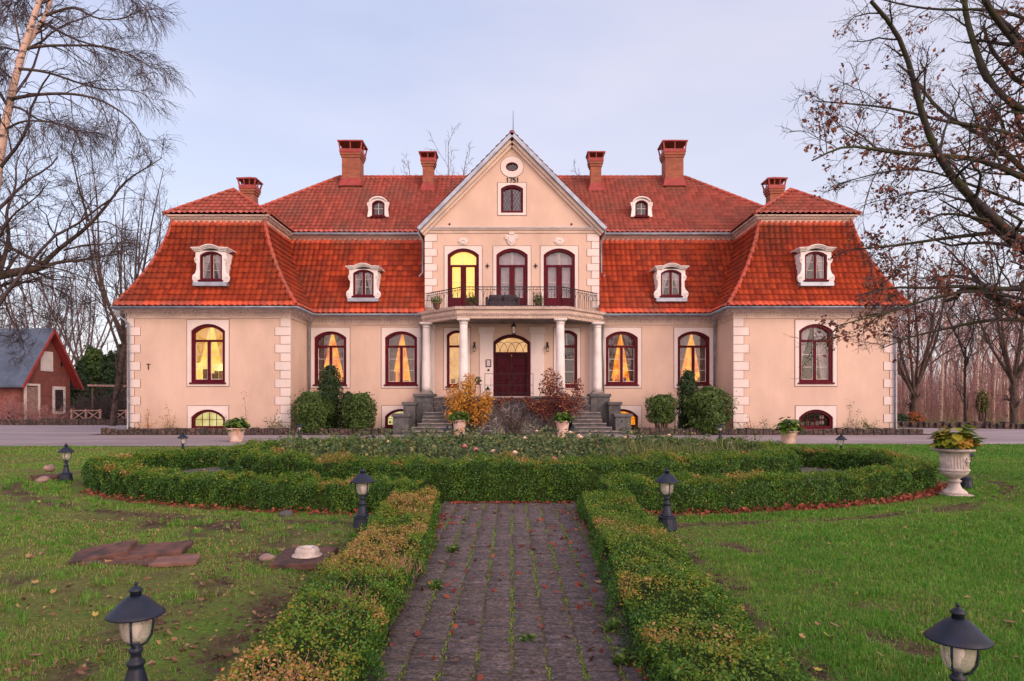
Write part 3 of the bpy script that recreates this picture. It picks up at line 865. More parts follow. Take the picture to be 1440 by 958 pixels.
g_ = lambda t: 1.55 * t - .55 * t * t
Z0, Z1, Z2 = 6.24, 10.84, 11.13
for s in (-1, 1):
    XA, XB = 19.44 * s, 10.48 * s            # eave corners of the wing
    Wd = abs(XA - XB); S1, So, Si = 1.72, 2.1, 2.2
    pr = lambda S: (lambda t: (S * g_(t), Z0 + (Z1 - Z0) * t))
    YE = YW - .47
    if s < 0: l_, r_ = (lambda t: So * g_(t)), (lambda t: Wd - Si * g_(t))
    else: l_, r_ = (lambda t: Si * g_(t)), (lambda t: Wd - So * g_(t))
    tiles('mansard_slope', (min(XA, XB), YE, 0), (1, 0, 0), (0, 1, 0), pr(S1), l_, r_, 15, .285, m_tile, .075, .085, house)
    fl = lambda t: S1 * g_(t)
    tiles('mansard_slope', (XB, YE, 0), (0, 1, 0), (s, 0, 0), pr(Si), fl, lambda t: 6.4, 15, .285, m_tile, .075, .085, house)
    tiles('mansard_slope', (XA, YE, 0), (0, 1, 0), (-s, 0, 0), pr(So), fl, lambda t: 17.0, 15, .4, m_tile, .075, .085, house, 4)
    for X, S, d in ((XA, So, -s), (XB, Si, s)):
        hip = MB()
        pts = [Vector((X + d * S * g_(t), YE + S1 * g_(t), Z0 + (Z1 - Z0) * t + .03)) for t in np.linspace(0.02, 1, 14)]
        for p, q in zip(pts[:-1], pts[1:]): hip.tube([p, p.lerp(q, 1.08)], [.12, .09], 8)
        hip.build('hip_tile', m_hip, house)
    # upper hipped cap of the wing
    x0, x1 = sorted((17.74 * s, 12.36 * s)); yy = 34.72; ax = (x0 + x1) / 2; hw = (x1 - x0) / 2; fr_ = 2.15
    up = lambda S: (lambda t: (S * t, Z2 + 1.9 * t))
    tiles('upper_roof', (x0, yy, 0), (1, 0, 0), (0, 1, 0), up(fr_), lambda t: hw * t, lambda t: 2 * hw - hw * t, 8, .285, m_tile_up, .075, .08, house)
    tiles('upper_roof', (x0, yy, 0), (0, 1, 0), (1, 0, 0), up(hw), lambda t: fr_ * t, lambda t: 8.0, 9, .285, m_tile_up, .075, .08, house)
    tiles('upper_roof', (x1, yy, 0), (0, 1, 0), (-1, 0, 0), up(hw), lambda t: fr_ * t, lambda t: 8.0, 9, .285, m_tile_up, .075, .08, house)
    ap = (ax, yy + fr_, Z2 + 1.95)
    for p_, q_ in (((x0, yy, Z2 + .05), ap), ((x1, yy, Z2 + .05), ap), (ap, (ax, 41, Z2 + 1.95))):
        hip = MB(); ridge(hip, p_, q_, .11); hip.build('hip_tile', m_hip, house)
    # cornice band between steep slope and cap
    xa, xb = 17.36 * s, 12.62 * s
    ring = [(xa, 44), (xa, 34.93), (xb, 34.93), (xb, 39.2)]
    if s > 0: ring = ring[::-1]
    UC = [(-.12, 10.74), (.02, 10.74), (.03, 10.90), (.12, 10.95), (.15, 11.03), (.24, 11.06), (.26, 11.115), (-.1, 11.12)]
    mb = MB(); mb.sweep(ring, UC); mb.build('upper_cornice', m_cream, house)
    pth = [(xa, 36), (xa, 34.93), (xb, 34.93), (xb, 38.6)]
    if s > 0: pth = pth[::-1]
    icicles(pth, .24, 11.06, house, .20, 16, 5 + s, .03)
# main roof
for s in (-1, 1):
    x0, x1 = sorted((4.62 * s, 13.2 * s))
    tiles('mansard_slope', (x0, YM - .47, 0), (1, 0, 0), (0, 1, 0), lambda t: (2.85 * (1.25 * t - .25 * t * t), Z0 + (Z1 - Z0) * t),
          lambda t: 0, lambda t: 8.58, 14, .285, m_tile, .075, .085, house)
    pth = [(-12.62, 38.86), (-4.7, 38.86)] if s < 0 else [(4.7, 38.86), (12.62, 38.86)]
    mb = MB(); mb.sweep(pth, UC); mb.build('upper_cornice', m_cream, house)
    mb = MB(); mb.sweep([(p[0], p[1]) for p in pth], [(o - .16, z + 4.90) for o, z in GUT]); mb.build('gutter', m_zinc, house, smooth=True)
    icicles(pth, .30, 11.10, house, .44, 9, 15 + s, .05)
RX, RY, RZ, EX, EY = 11.0, 43.5, 15.9, 17.85, 38.55
mp_ = lambda t: ((RY - EY) * t, Z2 + (RZ - Z2) * t)
tiles('upper_roof', (-EX, EY, 0), (1, 0, 0), (0, 1, 0), mp_, lambda t: (EX - RX) * t, lambda t: 2 * EX - (EX - RX) * t, 19, .285, m_tile_up, .075, .08, house)
tiles('upper_roof', (-EX, 2 * RY - EY, 0), (1, 0, 0), (0, -1, 0), mp_, lambda t: (EX - RX) * t, lambda t: 2 * EX - (EX - RX) * t, 19, .57, m_tile_up, .075, .08, house, 4)
for s in (-1, 1):
    tiles('upper_roof', (EX * s, EY, 0), (0, 1, 0), (-s, 0, 0), lambda t: ((EX - RX) * t, Z2 + (RZ - Z2) * t),
          lambda t: (RY - EY) * t, lambda t: 2 * (RY - EY) - (RY - EY) * t, 19, .4, m_tile_up, .075, .08, house, 4)
hip = MB()
ridge(hip, (-RX, RY, RZ + .05), (RX, RY, RZ + .05))
for s in (-1, 1): ridge(hip, (EX * s, EY, Z2 + .05), (RX * s, RY, RZ + .05))
hip.build('ridge_tile', m_hip, house)
mb = MB(); mb.box(-17.2, 17.2, 48.4, 48.5, 6, 11.2); mb.face([(-19, 50.6, 6.2), (19, 50.6, 6.2), (17.2, 48.4, 11), (-17.2, 48.4, 11)]); mb.build('mansard_slope', m_tile, house)
# roof of the gabled bay, running back into the main roof
for s in (-1, 1):
    tiles('upper_roof', (5.0 * s, YC - .42, 0), (0, 1, 0), (-s, 0, 0), lambda t: (5.0 * t, 10.80 + 5.05 * t), lambda t: 0, lambda t: 8, 19, .285, m_tile_up, .07, .05, house)

# --- dormers
def scroll_dormer(cx, zb, y, w=1.10, h=1.42, depth=1.8):
    """white framed dormer: arched hood, scrolled cheeks, two-leaf window"""
    root = MB()
    zt = zb + .22 + h
    # cheeks and back box
    root.box(cx - w / 2 - .16, cx - w / 2 - .001, y + .08, y + depth, zb + .02, zt - .02)
    root.box(cx + w / 2 + .001, cx + w / 2 + .16, y + .08, y + depth, zb + .02, zt - .02)
    d = root.build('dormer', m_white, house)
    # front: pilaster strips with scrolled feet (one outline with the opening cut)
    L = []
    hole = arch(cx, zb + .22, zt, w, .20)
    prof = [(w / 2 + .24, zb + .10), (w / 2 + .33, zb + .16), (w / 2 + .37, zb + .30), (w / 2 + .34, zb + .46), (w / 2 + .22, zb + .56), (w / 2 + .16, zb + .75),
            (w / 2 + .15, zb + 1.02), (w / 2 + .24, zb + 1.12), (w / 2 + .27, zb + 1.26), (w / 2 + .20, zb + 1.38), (w / 2 + .20, zt + .02)]
    outer = [(cx + x, z) for x, z in prof] + [(cx - x, z) for x, z in prof[::-1]]
    f = MB(); f.holes(outer, [hole], y, .10)
    n = len(outer)
    f.add([(x, y, z) for x, z in outer] + [(x, y + .09, z) for x, z in outer], [(i, (i + 1) % n, n + (i + 1) % n, n + i) for i in range(n)])
    # volutes
    for s in (-1, 1):
        for (vx, vz, vr) in ((w / 2 + .24, zb + .31, .11), (w / 2 + .18, zb + 1.24, .075)):
            c = (cx + s * vx, vz)
            f.ringstrip(ellipse(*c, vr, vr, 14), ellipse(*c, vr * .6, vr * .6, 14), y - .035, y - .001)
            f.ringstrip(ellipse(*c, vr * .3, vr * .3, 10), ellipse(*c, vr * .05, vr * .05, 10), y - .035, y - .001)
    f.build('scroll_front', m_white, d)
    # hood: segmental cornice
    hb = MB()
    for k, (o, th, yy, dep) in enumerate(((.0, .065, .08, .35), (.065, .06, .16, .45), (.127, .04, .22, 1.9))):
        def hoodline(r0):
            W_ = w / 2 + .25 + .055 * k
            pts = [(cx - W_, zt - .02 + r0), (cx - w / 2 - .06, zt - .0 + r0)]
            pts += [(x, z + r0 + .04) for x, z in arch(cx, zt - 1, zt + .10, w + .02, .22)[2:][::-1]][1:-1]
            pts += [(cx + w / 2 + .06, zt + r0), (cx + W_, zt - .02 + r0)]
            return pts
        lo_, hi_ = hoodline(o), hoodline(o + th)
        n = len(lo_)
        for i in range(n - 1):
            q = [lo_[i], lo_[i + 1], hi_[i + 1], hi_[i]]
            hb.prism(q, y - yy, y + dep)
    hb.build('hood', m_white, d)
    sl = MB(); sl.box(cx - w / 2 - .28, cx + w / 2 + .28, y - .16, y + .50, zb - .10, zb + .098)
    sl.build('sill', m_zinc, d, bevel=.02)
    wn = make_window(d, cx, zb + .22, zt, w, .20, y, 'dormer', 'dark', 'window')
    c_ = [c for c in wn.children]
    curtain(wn, cx, zb + .24, zt - .02, w / 2 - .06, y + .215, 'tied', m_sheer)
for cx, z, y in ((-14.80, 7.36, 33.54), (14.94, 7.36, 33.54), (-7.92, 7.02, 36.36), (8.48, 7.02, 36.36)): scroll_dormer(cx, z, y)
def small_dormer(cx, zb, y):
    w, h = .74, .92; zt = zb + h
    d_ = MB(); d_.box(cx - w / 2 - .05, cx - w / 2 - .001, y + .06, y + 1.3, zb - .2, zt - .1); d_.box(cx + w / 2 + .001, cx + w / 2 + .05, y + .06, y + 1.3, zb - .2, zt - .1)
    for k in range(10):
        pts = [(x, z + .10) for x, z in arch(cx, zb, zt, w + .12, .2)[2:]]
    n = len(pts)
    for i in range(n - 1): d_.face([(pts[i][0], y - .02, pts[i][1]), (pts[i + 1][0], y - .02, pts[i + 1][1]), (pts[i + 1][0], y + 1.6, pts[i + 1][1]), (pts[i][0], y + 1.6, pts[i][1])])
    d = d_.build('dormer', m_hood, house)
    f = MB()
    out = [(cx - w / 2 - .26, zb - .04), (cx + w / 2 + .26, zb - .04), (cx + w / 2 + .20, zb + .4), (cx + w / 2 + .27, zb + .72), (cx + w / 2 + .27, zt - .12)] + \
          [(x, z + .13) for x, z in arch(cx, zb, zt, w + .3, .24)[2:]] + [(cx - w / 2 - .27, zt - .12), (cx - w / 2 - .27, zb + .72), (cx - w / 2 - .20, zb + .4)]
    f.holes(out, [arch(cx, zb, zt, w, .2)], y, .06)
    for s in (-1, 1): f.ringstrip(ellipse(cx + s * (w / 2 + .17), zb + .66, .10, .10, 14), ellipse(cx + s * (w / 2 + .17), zb + .66, .05, .05, 14), y - .04, y - .001)
    up_ = [(x, z + .135) for x, z in arch(cx, zb, zt, w + .3, .24)[2:]]; up2 = [(x, z + .07) for x, z in up_]
    for i in range(len(up_) - 1): f.prism([up_[i], up2[i], up2[i + 1], up_[i + 1]][::-1], y - .10, y + .1)
    f.build('scroll_front', m_white, d)
    make_window(d, cx, zb, zt, w, .2, y, 'small', 'dark', 'window')
small_dormer(-7.74, 12.36, 39.48); small_dormer(7.50, 12.36, 39.48)

# --- chimneys
def chimney(cx, y, w, d, zb, zt, cap, pillars):
    """brick shaft with stepped head, sheet metal skirt and an open hood on small posts"""
    s_ = MB(); zs = zt - cap - .22
    s_.box(cx - w / 2, cx + w / 2, y - d / 2, y + d / 2, zb, zs - .28)
    s_.box(cx - w / 2 - .05, cx + w / 2 + .05, y - d / 2 - .05, y + d / 2 + .05, zs - .279, zs - .14)
    s_.box(cx - w / 2 - .10, cx + w / 2 + .10, y - d / 2 - .10, y + d / 2 + .10, zs - .139, zs)
    c = s_.build('chimney', m_brick, house)
    f = MB(); a, b = w / 2 + .11, w / 2 + .02
    fz = zb + .35 if w < 1 else zb + .35
    # skirt
    for s in (1,):
        f.add([(cx - a - .05, y - d / 2 - .14, fz - .1), (cx + a + .05, y - d / 2 - .14, fz - .1), (cx + b, y - d / 2 - .02, fz + .42), (cx - b, y - d / 2 - .02, fz + .42),
               (cx - a - .05, y + d / 2 + .1, fz - .1), (cx + a + .05, y + d / 2 + .1, fz - .1), (cx + b, y + d / 2 + .02, fz + .42), (cx - b, y + d / 2 + .02, fz + .42)],
              [(0, 1, 2, 3), (1, 5, 6, 2), (4, 0, 3, 7), (5, 4, 7, 6)])
    f.build('chimney_skirt', m_hood, c)
    h = MB(); o = w / 2 + .13; od = d / 2 + .13
    h.box(cx - o, cx + o, y - od, y + od, zs + .002, zs + .22)
    h.build('chimney_band', m_hood, c, bevel=.01)
    h = MB(); e0, e1 = o + .02, o + .12
    z0, z1 = zs + .22, zs + .22 + cap * .55
    ns = pillars
    for i in range(ns + 1):
        fx = -1 + 2 * i / ns
        for sy in (-1, 1): h.bar((cx + fx * (o - .04), y + sy * (od - .04), z0), (cx + fx * (o + .03), y + sy * (od + .03), z1), .075 if i in (0, ns) else .06)
    for sx in (-1, 1): h.bar((cx + sx * (o - .04), y, z0), (cx + sx * (o + .03), y, z1), .06)
    for q in ((cx - o - .1, cx + o + .1, y - od - .1, y + od + .1),):
        x0, x1, y0, y1 = q
        h.add([(x0, y0, z1 - .02), (x1, y0, z1 - .02), (x1, y1, z1 - .02), (x0, y1, z1 - .02), (x0, y0, z1 + .05), (x1, y0, z1 + .05), (x1, y1, z1 + .05), (x0, y1, z1 + .05), (cx, y, zt)],
              [(3, 2, 1, 0), (0, 1, 5, 4), (1, 2, 6, 5), (2, 3, 7, 6), (3, 0, 4, 7), (4, 5, 8), (5, 6, 8), (6, 7, 8), (7, 4, 8)])
    h.build('chimney_hood', m_hood, c)
for s in (-1, 1):
    chimney((10.0 if s < 0 else 10.08) * s, 42.9, 1.12, 1.1, 14.75, 18.10, .80, 2)
    chimney(5.18 * s, 42.4, .66, .62, 14.35, 17.20, .55, 2)
    chimney(15.82 * s, 41.2, .74, .72, 12.9, 15.20, .62, 3)

# --- downpipes
def pipe(pts, r=.055):
    mb = MB(); mb.tube(pts, r, 8)
    for p, q in zip(pts[:-1], pts[1:]):
        L = (Vector(q) - Vector(p)).length
        for k in range(int(L / 1.9)):
            c = Vector(p).lerp(Vector(q), (k + .5) / max(1, int(L / 1.9))); mb.lathe((c.x, c.y, c.z - .03), [(r + .014, 0), (r + .014, .06)], 8)
    mb.build('downpipe', m_zinc, house, smooth=True)
for s in (-1, 1):
    pipe([(19.36 * s, YW - .42, 6.15), (19.34 * s, YW - .42, 5.95), (18.86 * s, YW - .11, 5.45), (18.86 * s, YW - .11, .3), (18.88 * s, YW - .22, .12)])
    pipe([(10.70 * s, YM - .42, 6.15), (10.70 * s, YM - .42, 5.95), (10.80 * s, YM - .11, 5.5), (10.80 * s, YM - .11, .3)] if s > 0 else
         [(-10.55, YM - .42, 6.15), (-10.55, YM - .42, 5.95), (-10.82, YM - .11, 5.5), (-10.82, YM - .11, .3)])
    pipe([(4.95 * s, YC - .1, 10.75), (4.95 * s, YC - .1, 10.5), (4.78 * s, YC + .2, 10.2), (4.78 * s, YC + .2, 8.55), (4.95 * s, YC - .05, 8.3)], .05)
    pipe([(4.86 * s, YC - .12, 6.0), (4.86 * s, YC - .12, 2.1)], .045)

# --- central bay ornaments
def relief(name, poly, th, cx, cz):
    mb = MB(); mb.prism([(cx + x, cz + z) for x, z in poly], YC - th, YC - .001); return mb.build(name, m_trim, house, bevel=.02)
for s in (-2.60, 2.52):
    c = relief('medallion', [(.26 * math.cos(a) * (1 + .06 * math.cos(6 * a)), .2 * math.sin(a) * (1 + .06 * math.cos(6 * a))) for a in np.linspace(0, 6.2832, 36, endpoint=False)], .05, s, 10.16)
    mb = MB(); mb.ringstrip([(s + x, 10.16 + z) for x, z in ellipse(0, 0, .16, .12, 20)], [(s + x, 10.16 + z) for x, z in ellipse(0, 0, .09, .06, 20)], YC - .085, YC - .051); mb.build('boss', m_trim, c)
c = relief('coat_of_arms', [(-.25, -.02), (-.2, -.22), (-.08, -.33), (0, -.38), (.08, -.33), (.2, -.22), (.25, -.02), (.33, .16), (.22, .26), (.1, .2), (-.1, .2), (-.22, .26), (-.33, .16)], .07, -.03, 10.28)
mb = MB()
mb.prism([(-.03 + x, 10.28 + z) for x, z in ((-.15, .14), (-.15, -.1), (0, -.25), (.15, -.1), (.15, .14))], YC - .11, YC - .071)
mb.prism([(-.03 + x, 10.55 + z) for x, z in ((-.12, -.05), (.12, -.05), (.16, .10), (.06, .03), (0, .15), (-.06, .03), (-.16, .10))], YC - .10, YC - .001)
for s in (-1, 1):
    mb.ringstrip(ellipse(-.03 + s * .26, 10.36, .09, .11, 12), ellipse(-.03 + s * .26, 10.36, .05, .06, 12), YC - .09, YC - .071)
mb.build('shield', m_trim, c, bevel=.01)
for x, z in ((-1.31, 8.85), (1.26, 8.85)):
    mb = MB(); mb.prism([(x, z - .14), (x + .045, z - .03), (x + .12, z), (x + .03, z + .05), (x, z + .15), (x - .03, z + .05), (x - .12, z), (x - .045, z - .03)], YC - .05, YC - .001); mb.build('wall_anchor', m_iron, house)
for x in (-3.33, 3.17):
    mb = MB(); mb.lathe((0, 0, 0), [(.06, 0), (.06, .03)], 10); mb.v = [(x + a, YC - .03 + c_, 11.07 + b) for a, b, c_ in mb.v]; mb.build('wall_anchor', m_iron, house)
mb = MB(); zz = W(209, 516, YW)
mb.box(zz[0] - .016, zz[0] + .016, YW - .04, YW - .001, zz[2] - .14, zz[2] + .12); mb.box(zz[0] - .09, zz[0] + .09, YW - .042, YW - .001, zz[2] + .121, zz[2] + .15)
mb.build('wall_anchor', m_iron, house)
# the year
def digits(txt, cx, z, h, y):
    """iron numerals made of strokes"""
    G = {'1': [[(.1, .78), (.3, 1), (.3, 0)]], '7': [[(0, .92), (0, 1), (.6, 1), (.36, .5), (.3, 0)]],
         '5': [[(.58, 1), (.12, 1), (.06, .58), (.3, .64), (.52, .52), (.58, .3), (.46, .06), (.22, 0), (.02, .1)]]}
    mb = MB(); x = cx - .5 * h * .72 * len(txt) + .06
    for ch in txt:
        for st in G[ch]:
            for p, q in zip(st[:-1], st[1:]):
                mb.bar((x + p[0] * h * .9, y, z + p[1] * h), (x + q[0] * h * .9, y, z + q[1] * h), .042, .03)
        x += h * .72
    mb.build('year_numerals', m_iron, house)
digits('1751', 0.0, 13.30, .25, YC - .045)

# --- porch: stone platform, stairs, columns, balcony
PZ = 1.88
mb = MB()
mb.box(-2.85, 2.85, 33.9, 36.39, -.2, PZ - .10); mb.box(-4.9, -2.852, 35.35, 36.39, -.2, PZ - .10); mb.box(2.852, 4.9, 35.35, 36.39, -.2, PZ - .10)
mb.build('porch_base', m_field, house)
mb = MB(); mb.prismz([(-4.95, 36.385), (-4.95, 35.30), (-2.9, 35.30), (-2.9, 33.84), (2.9, 33.84), (2.9, 35.30), (4.95, 35.30), (4.95, 36.385)], PZ - .098, PZ); mb.build('porch_floor', m_step, house, bevel=.015)
for s in (-1, 1):
    st = MB(); n = 6; PT = 1.08
    xa, xb = sorted((2.95 * s, 4.45 * s)); st.box(xa, xb, 34.3, 35.345, -.2, PT - .05, 1); st.box(xa, xb, 34.27, 35.344, PT - .049, PT)
    for i in range(n):
        y1 = 34.268 - i * .30
        xo = (4.45, 4.45, 4.62, 4.85, 5.25, 5.62)[i]
        xa, xb = sorted((2.95 * s, xo * s))
        zt_ = PT - (i + 1) * (PT - .03) / n
        st.box(xa, xb, y1 - .30, y1 - .002, -.2, zt_ - .05, 1)
        st.box(xa, xb, y1 - .35, y1 - .003, zt_ - .049, zt_)
    st.build('staircase', [m_step, m_ped], house, bevel=.008)
    # stepped cheek blocks and column pedestal
    for (xx, hw, y0, y1, zt_) in ((4.56, .53, 35.2, 36.39, 2.02), (5.22, .34, 34.6, 35.6, 1.60), (5.42, .42, 33.2, 34.2, 1.02)):
        c = MB(); c.box(xx * s - hw + .04, xx * s + hw - .04, y0 + .04, y1 - .04, -.2, zt_ - .16)
        p = c.build('pedestal', m_ped, house, bevel=.01)
        c = MB(); c.box(xx * s - hw - .03, xx * s + hw + .03, y0 - .03, y1, zt_ - .158, zt_); c.build('coping', m_ped, p, bevel=.02)
def column(x, y, z0, z1, r):
    mb = MB(); H = z1 - z0
    pr = []
    for k in range(15):
        f = k / 14; pr.append((r * (1 - .17 * max(0, f - .25) / .75 - .015 * math.sin(f * 3.14)), .16 + (H - .42) * f))
    mb.lathe((x, y, z0), pr, 28)
    c = mb.build('column', m_white, house, smooth=True)
    b = MB(); b.box(x - r * 1.4, x + r * 1.4, y - r * 1.4, y + r * 1.4, z0, z0 + .07); b.lathe((x, y, z0), [(r * 1.34, .071), (r * 1.36, .10), (r * 1.25, .14), (r * 1.08, .17)], 28)
    b.build('column_base', m_step, c)
    t_ = r * .84
    b = MB(); b.lathe((x, y, z1), [(t_, -.27), (t_ * 1.15, -.25), (t_ * 1.15, -.22), (t_ * 1.02, -.20), (t_ * 1.05, -.16), (t_ * 1.45, -.09), (t_ * 1.45, -.075)], 28); b.box(x - t_ * 1.62, x + t_ * 1.62, y - t_ * 1.62, y + t_ * 1.62, z1 - .074, z1)
    b.build('capital', m_white, c)
for s in (-1, 1):
    column(2.43 * s, 34.3, PZ, 5.76, .235)
    column(4.50 * s, 35.95, 2.02, 5.76, .235)
    mb = MB(); mb.box(4.32 * s - .20, 4.32 * s + .20, YC - .09, YC - .001, PZ, 5.40); mb.box(4.32 * s - .25, 4.32 * s + .25, YC - .12, YC - .001, 5.401, 5.74); mb.build('pilaster', m_trim, house, bevel=.01)
    mb = MB(); mb.box(1.36 * s - .36, 1.36 * s + .36, YC - .06, YC - .001, PZ, 5.25); mb.box(1.36 * s - .42, 1.36 * s + .42, YC - .09, YC - .001, 5.251, 5.60); mb.build('pilaster', m_trim, house, bevel=.01)
BAL = [(-5.0, 36.38), (-2.72, 34.02), (2.72, 34.02), (5.0, 36.38)]
mb = MB(); mb.sweep(BAL, [(-.30, 5.762), (.0, 5.762), (.01, 5.90), (.06, 5.93), (.08, 6.02), (.10, 6.14), (.22, 6.20), (.25, 6.30), (.16, 6.34), (-.3, 6.345)])
mb.build('entablature', m_cream, house)
mb = MB(); mb.prismz([(x * .985, y + .05) for x, y in BAL], 6.10, 6.338); mb.face([(-4.9, 36.38, 5.77), (-2.6, 34.1, 5.77), (2.6, 34.1, 5.77), (4.9, 36.38, 5.77)][::-1]); mb.build('balcony_slab', m_step, house)
icicles(BAL, .24, 6.33, house, .12, 20, 31, .01)
icicles(BAL[0:4], .12, 5.98, house, .24, 9, 33, .04)
# railing with pointed interlacing arches
RL = [Vector((-4.52, 36.3, 0)), Vector((-2.5, 34.22, 0)), Vector((2.5, 34.22, 0)), Vector((4.52, 36.3, 0))]
rb = MB(); zb, zt = 6.42, 7.36
for a, b in zip(RL[:-1], RL[1:]):
    for z, th in ((zb, .03), (zt - .12, .02), (zt, .04)): rb.bar(a + Vector((0, 0, z)), b + Vector((0, 0, z)), th)
    L = (b - a).length; n = round(L / .36); d = (b - a) / n
    for i in range(n + 1):
        p = a + d * i
        rb.bar(p + Vector((0, 0, 6.34)), p + Vector((0, 0, zt)), .022)
        if i < n:
            m_ = p + d * .5
            rb.bar(m_ + Vector((0, 0, zb)), m_ + Vector((0, 0, zt)), .016)
            for q0, q1 in ((p, p + d), (p + d, p)):
                pts = [q0.lerp(q1, .5 * (1 - math.cos(t_ * math.pi / 2))) + Vector((0, 0, zb + .30 + .52 * math.sin(t_ * math.pi / 2))) for t_ in (0, .25, .5, .75, 1)]
                for u_, v_ in zip(pts[:-1], pts[1:]): rb.bar(u_, v_, .014)
rb.build('railing', m_iron, house)
# light iron rail before the door
rb = MB()
for z in (PZ + .15, PZ + .55, PZ + 1.12): rb.bar((-1.35, 34.0, z), (1.05, 34.0, z), .022)
for i in range(9): x = -1.35 + 2.4 * i / 8; rb.bar((x, 34.0, PZ), (x, 34.0, PZ + (1.12 if i % 4 == 0 else .95)), .024 if i % 4 == 0 else .014)
rb.build('porch_rail', m_iron, house)

# --- entrance door
cx, z0, z1, w, rise = DOOR
fb = MB(); A = arch(cx, z0, z1, w, rise); B = arch(cx, z0 + .001, z1 - .17, w - .30, rise * .85)
fb.ringstrip(A, B, YC - .05, YC + .2); dz = z0 + 2.22
fb.box(cx - w / 2 + .152, cx + w / 2 - .152, YC + .02, YC + .17, dz, dz + .14)
df = fb.build('front_door', m_door, house, bevel=.012)
for s in (-1, 1):
    a, b = sorted((cx + s * .012, cx + s * (w / 2 - .153)))
    lf = MB(); lf.box(a, b, YC + .10, YC + .16, z0 + .02, dz - .004)
    for zz0, zz1 in ((.12, .75), (.85, 1.5), (1.6, 2.1)):
        lf.ringstrip([(a + .1, z0 + zz0), (b - .1, z0 + zz0), (b - .1, z0 + zz1), (a + .1, z0 + zz1)], [(a + .15, z0 + zz0 + .05), (b - .15, z0 + zz0 + .05), (b - .15, z0 + zz1 - .05), (a + .15, z0 + zz1 - .05)], YC + .075, YC + .099)
    L = lf.build('door_leaf', m_door, df, bevel=.008)
    if s > 0:
        hd = MB(); hd.box(cx + .05, cx + .09, YC + .03, YC + .099, z0 + .95, z0 + 1.25); hd.build('handle', m_iron, L) if False else hd.build('handle', m_iron, df)
gb = MB(); ft = arch(cx, dz + .14, z1 - .17, w - .30, rise * .85); gb.face([(x, YC + .12, z) for x, z in ft]); gb.build('fanlight', m_glass, df)
tb = MB(); ww = w - .34; zf = dz + .16
for k in range(-1, 5):
    c0 = cx - ww / 2 + ww * (k + .5) / 4
    pts = []
    for a in np.linspace(0, math.pi, 15):
        x = c0 + ww / 4.1 * math.cos(a); z = zf + .52 * math.sin(a)
        lim = max([zz_ for xx_, zz_ in ft if abs(xx_ - x) < .15] + [0])
        if abs(x - cx) < ww / 2 and z < lim: pts.append((x, YC + .10, z))
    for p, q in zip(pts[:-1], pts[1:]): tb.bar(p, q, .022)
tb.build('tracery', m_door, df)
room(df, cx, dz + .1, z1, w, YC, g_porch, .8)
# framed notice and round bell beside the door
nb = MB(); x, _, z = W(687, 511, YC); nb.ringstrip([(x - .14, z - .20), (x + .14, z - .20), (x + .14, z + .20), (x - .14, z + .20)], [(x - .10, z - .16), (x + .10, z - .16), (x + .10, z + .16), (x - .10, z + .16)], YC - .10, YC - .062)
n_ = nb.build('notice_frame', m_iron, house)
nb = MB(); nb.box(x - .098, x + .098, YC - .085, YC - .066, z - .158, z + .158); nb.build('notice_sheet', m_sheer, n_)
nb = MB(); nb.lathe((0, 0, 0), [(.06, 0), (.05, .04)], 12); nb.v = [(x + .0 + a, YC - .065 - c_, z - .36 + b) for a, b, c_ in nb.v]; nb.build('door_bell', m_iron, house)
# ------------------------------------------------------------------ ground, drive, path
xs = np.concatenate([[-900, -400, -200, -120, -80, -60, -45, -35], np.arange(-28, -12, .5), np.arange(-12, 12, .12), np.arange(12, 28, .5), [28, 35, 45, 60, 80, 120, 200, 400, 900]])
ys = np.concatenate([[-60, -20, -8, -2], np.arange(0, 14, .12), np.arange(14, 26, .4), [26, 30, 36, 45, 60, 80, 110, 150, 220, 400, 700, 1500]])
GX, GY = np.meshgrid(xs, ys)
PG = np.stack([GX.ravel(), GY.ravel(), np.zeros(GX.size)], 1)
def lawn_h(P):
    """low bumps of the lawn: zero on the path, under the hedges and towards the drive"""
    m = np.clip((np.abs(P[:, 0]) - 1.45) / .6, 0, 1) * np.clip((19 - P[:, 1]) / 5, 0, 1)
    el_ = np.hypot(P[:, 0] / 8.5, (P[:, 1] - 14.2) / 5.3)
    m *= np.clip((el_ - 1.0) / .12, 0, 1)
    Q = P.copy(); Q[:, 2] = 0
    return m * (.030 * wnoise(Q, .16, 3) + .022 * wnoise(Q, .6, 4, 3)) - .004 * (m > 0)
PG[:, 2] = lawn_h(PG)
ny, nx = GX.shape
idx = np.arange(nx * ny).reshape(ny, nx)
def strips(P):
    """bare, torn strips of soil along the hedges and round the slabs"""
    x, y = P[:, 0], P[:, 1]; Q = np.stack([x, y, 0 * x], 1)
    rg = np.hypot(x / 8.33, (y - 14.2) / 5.14)
    n1 = wnoise(Q, .35, 61, 3); n2 = wnoise(Q, 1.3, 62, 3)
    s = np.exp(-((rg - 1.13 - .02 * n1) / .022) ** 2) * (y < 15) * np.clip(.75 + 1.2 * n1, 0, 1)
    s = np.maximum(s, np.exp(-((np.abs(x) - 1.72 - .10 * n1) / .10) ** 2) * (y < 9) * np.clip(.55 + 1.2 * n2, 0, 1))
    s = np.maximum(s, np.exp(-((np.abs(x) - 2.5 - .2 * n1) / .16) ** 2) * (y < 8.5) * np.clip(.1 + 1.3 * n2, 0, 1))
    s = np.maximum(s, np.clip(2.2 * wnoise(Q, .5, 63, 3) - .85, 0, 1) * np.where(x < 0, 1, .35) * (y < 16))
    return np.clip(s + .25 * n2 * (s > .1), 0, 1)
ground = fast_mesh('ground', PG, np.stack([idx[:-1, :-1], idx[:-1, 1:], idx[1:, 1:], idx[1:, :-1]], -1).reshape(-1, 4), m_ground, smooth=True, kind='structure')
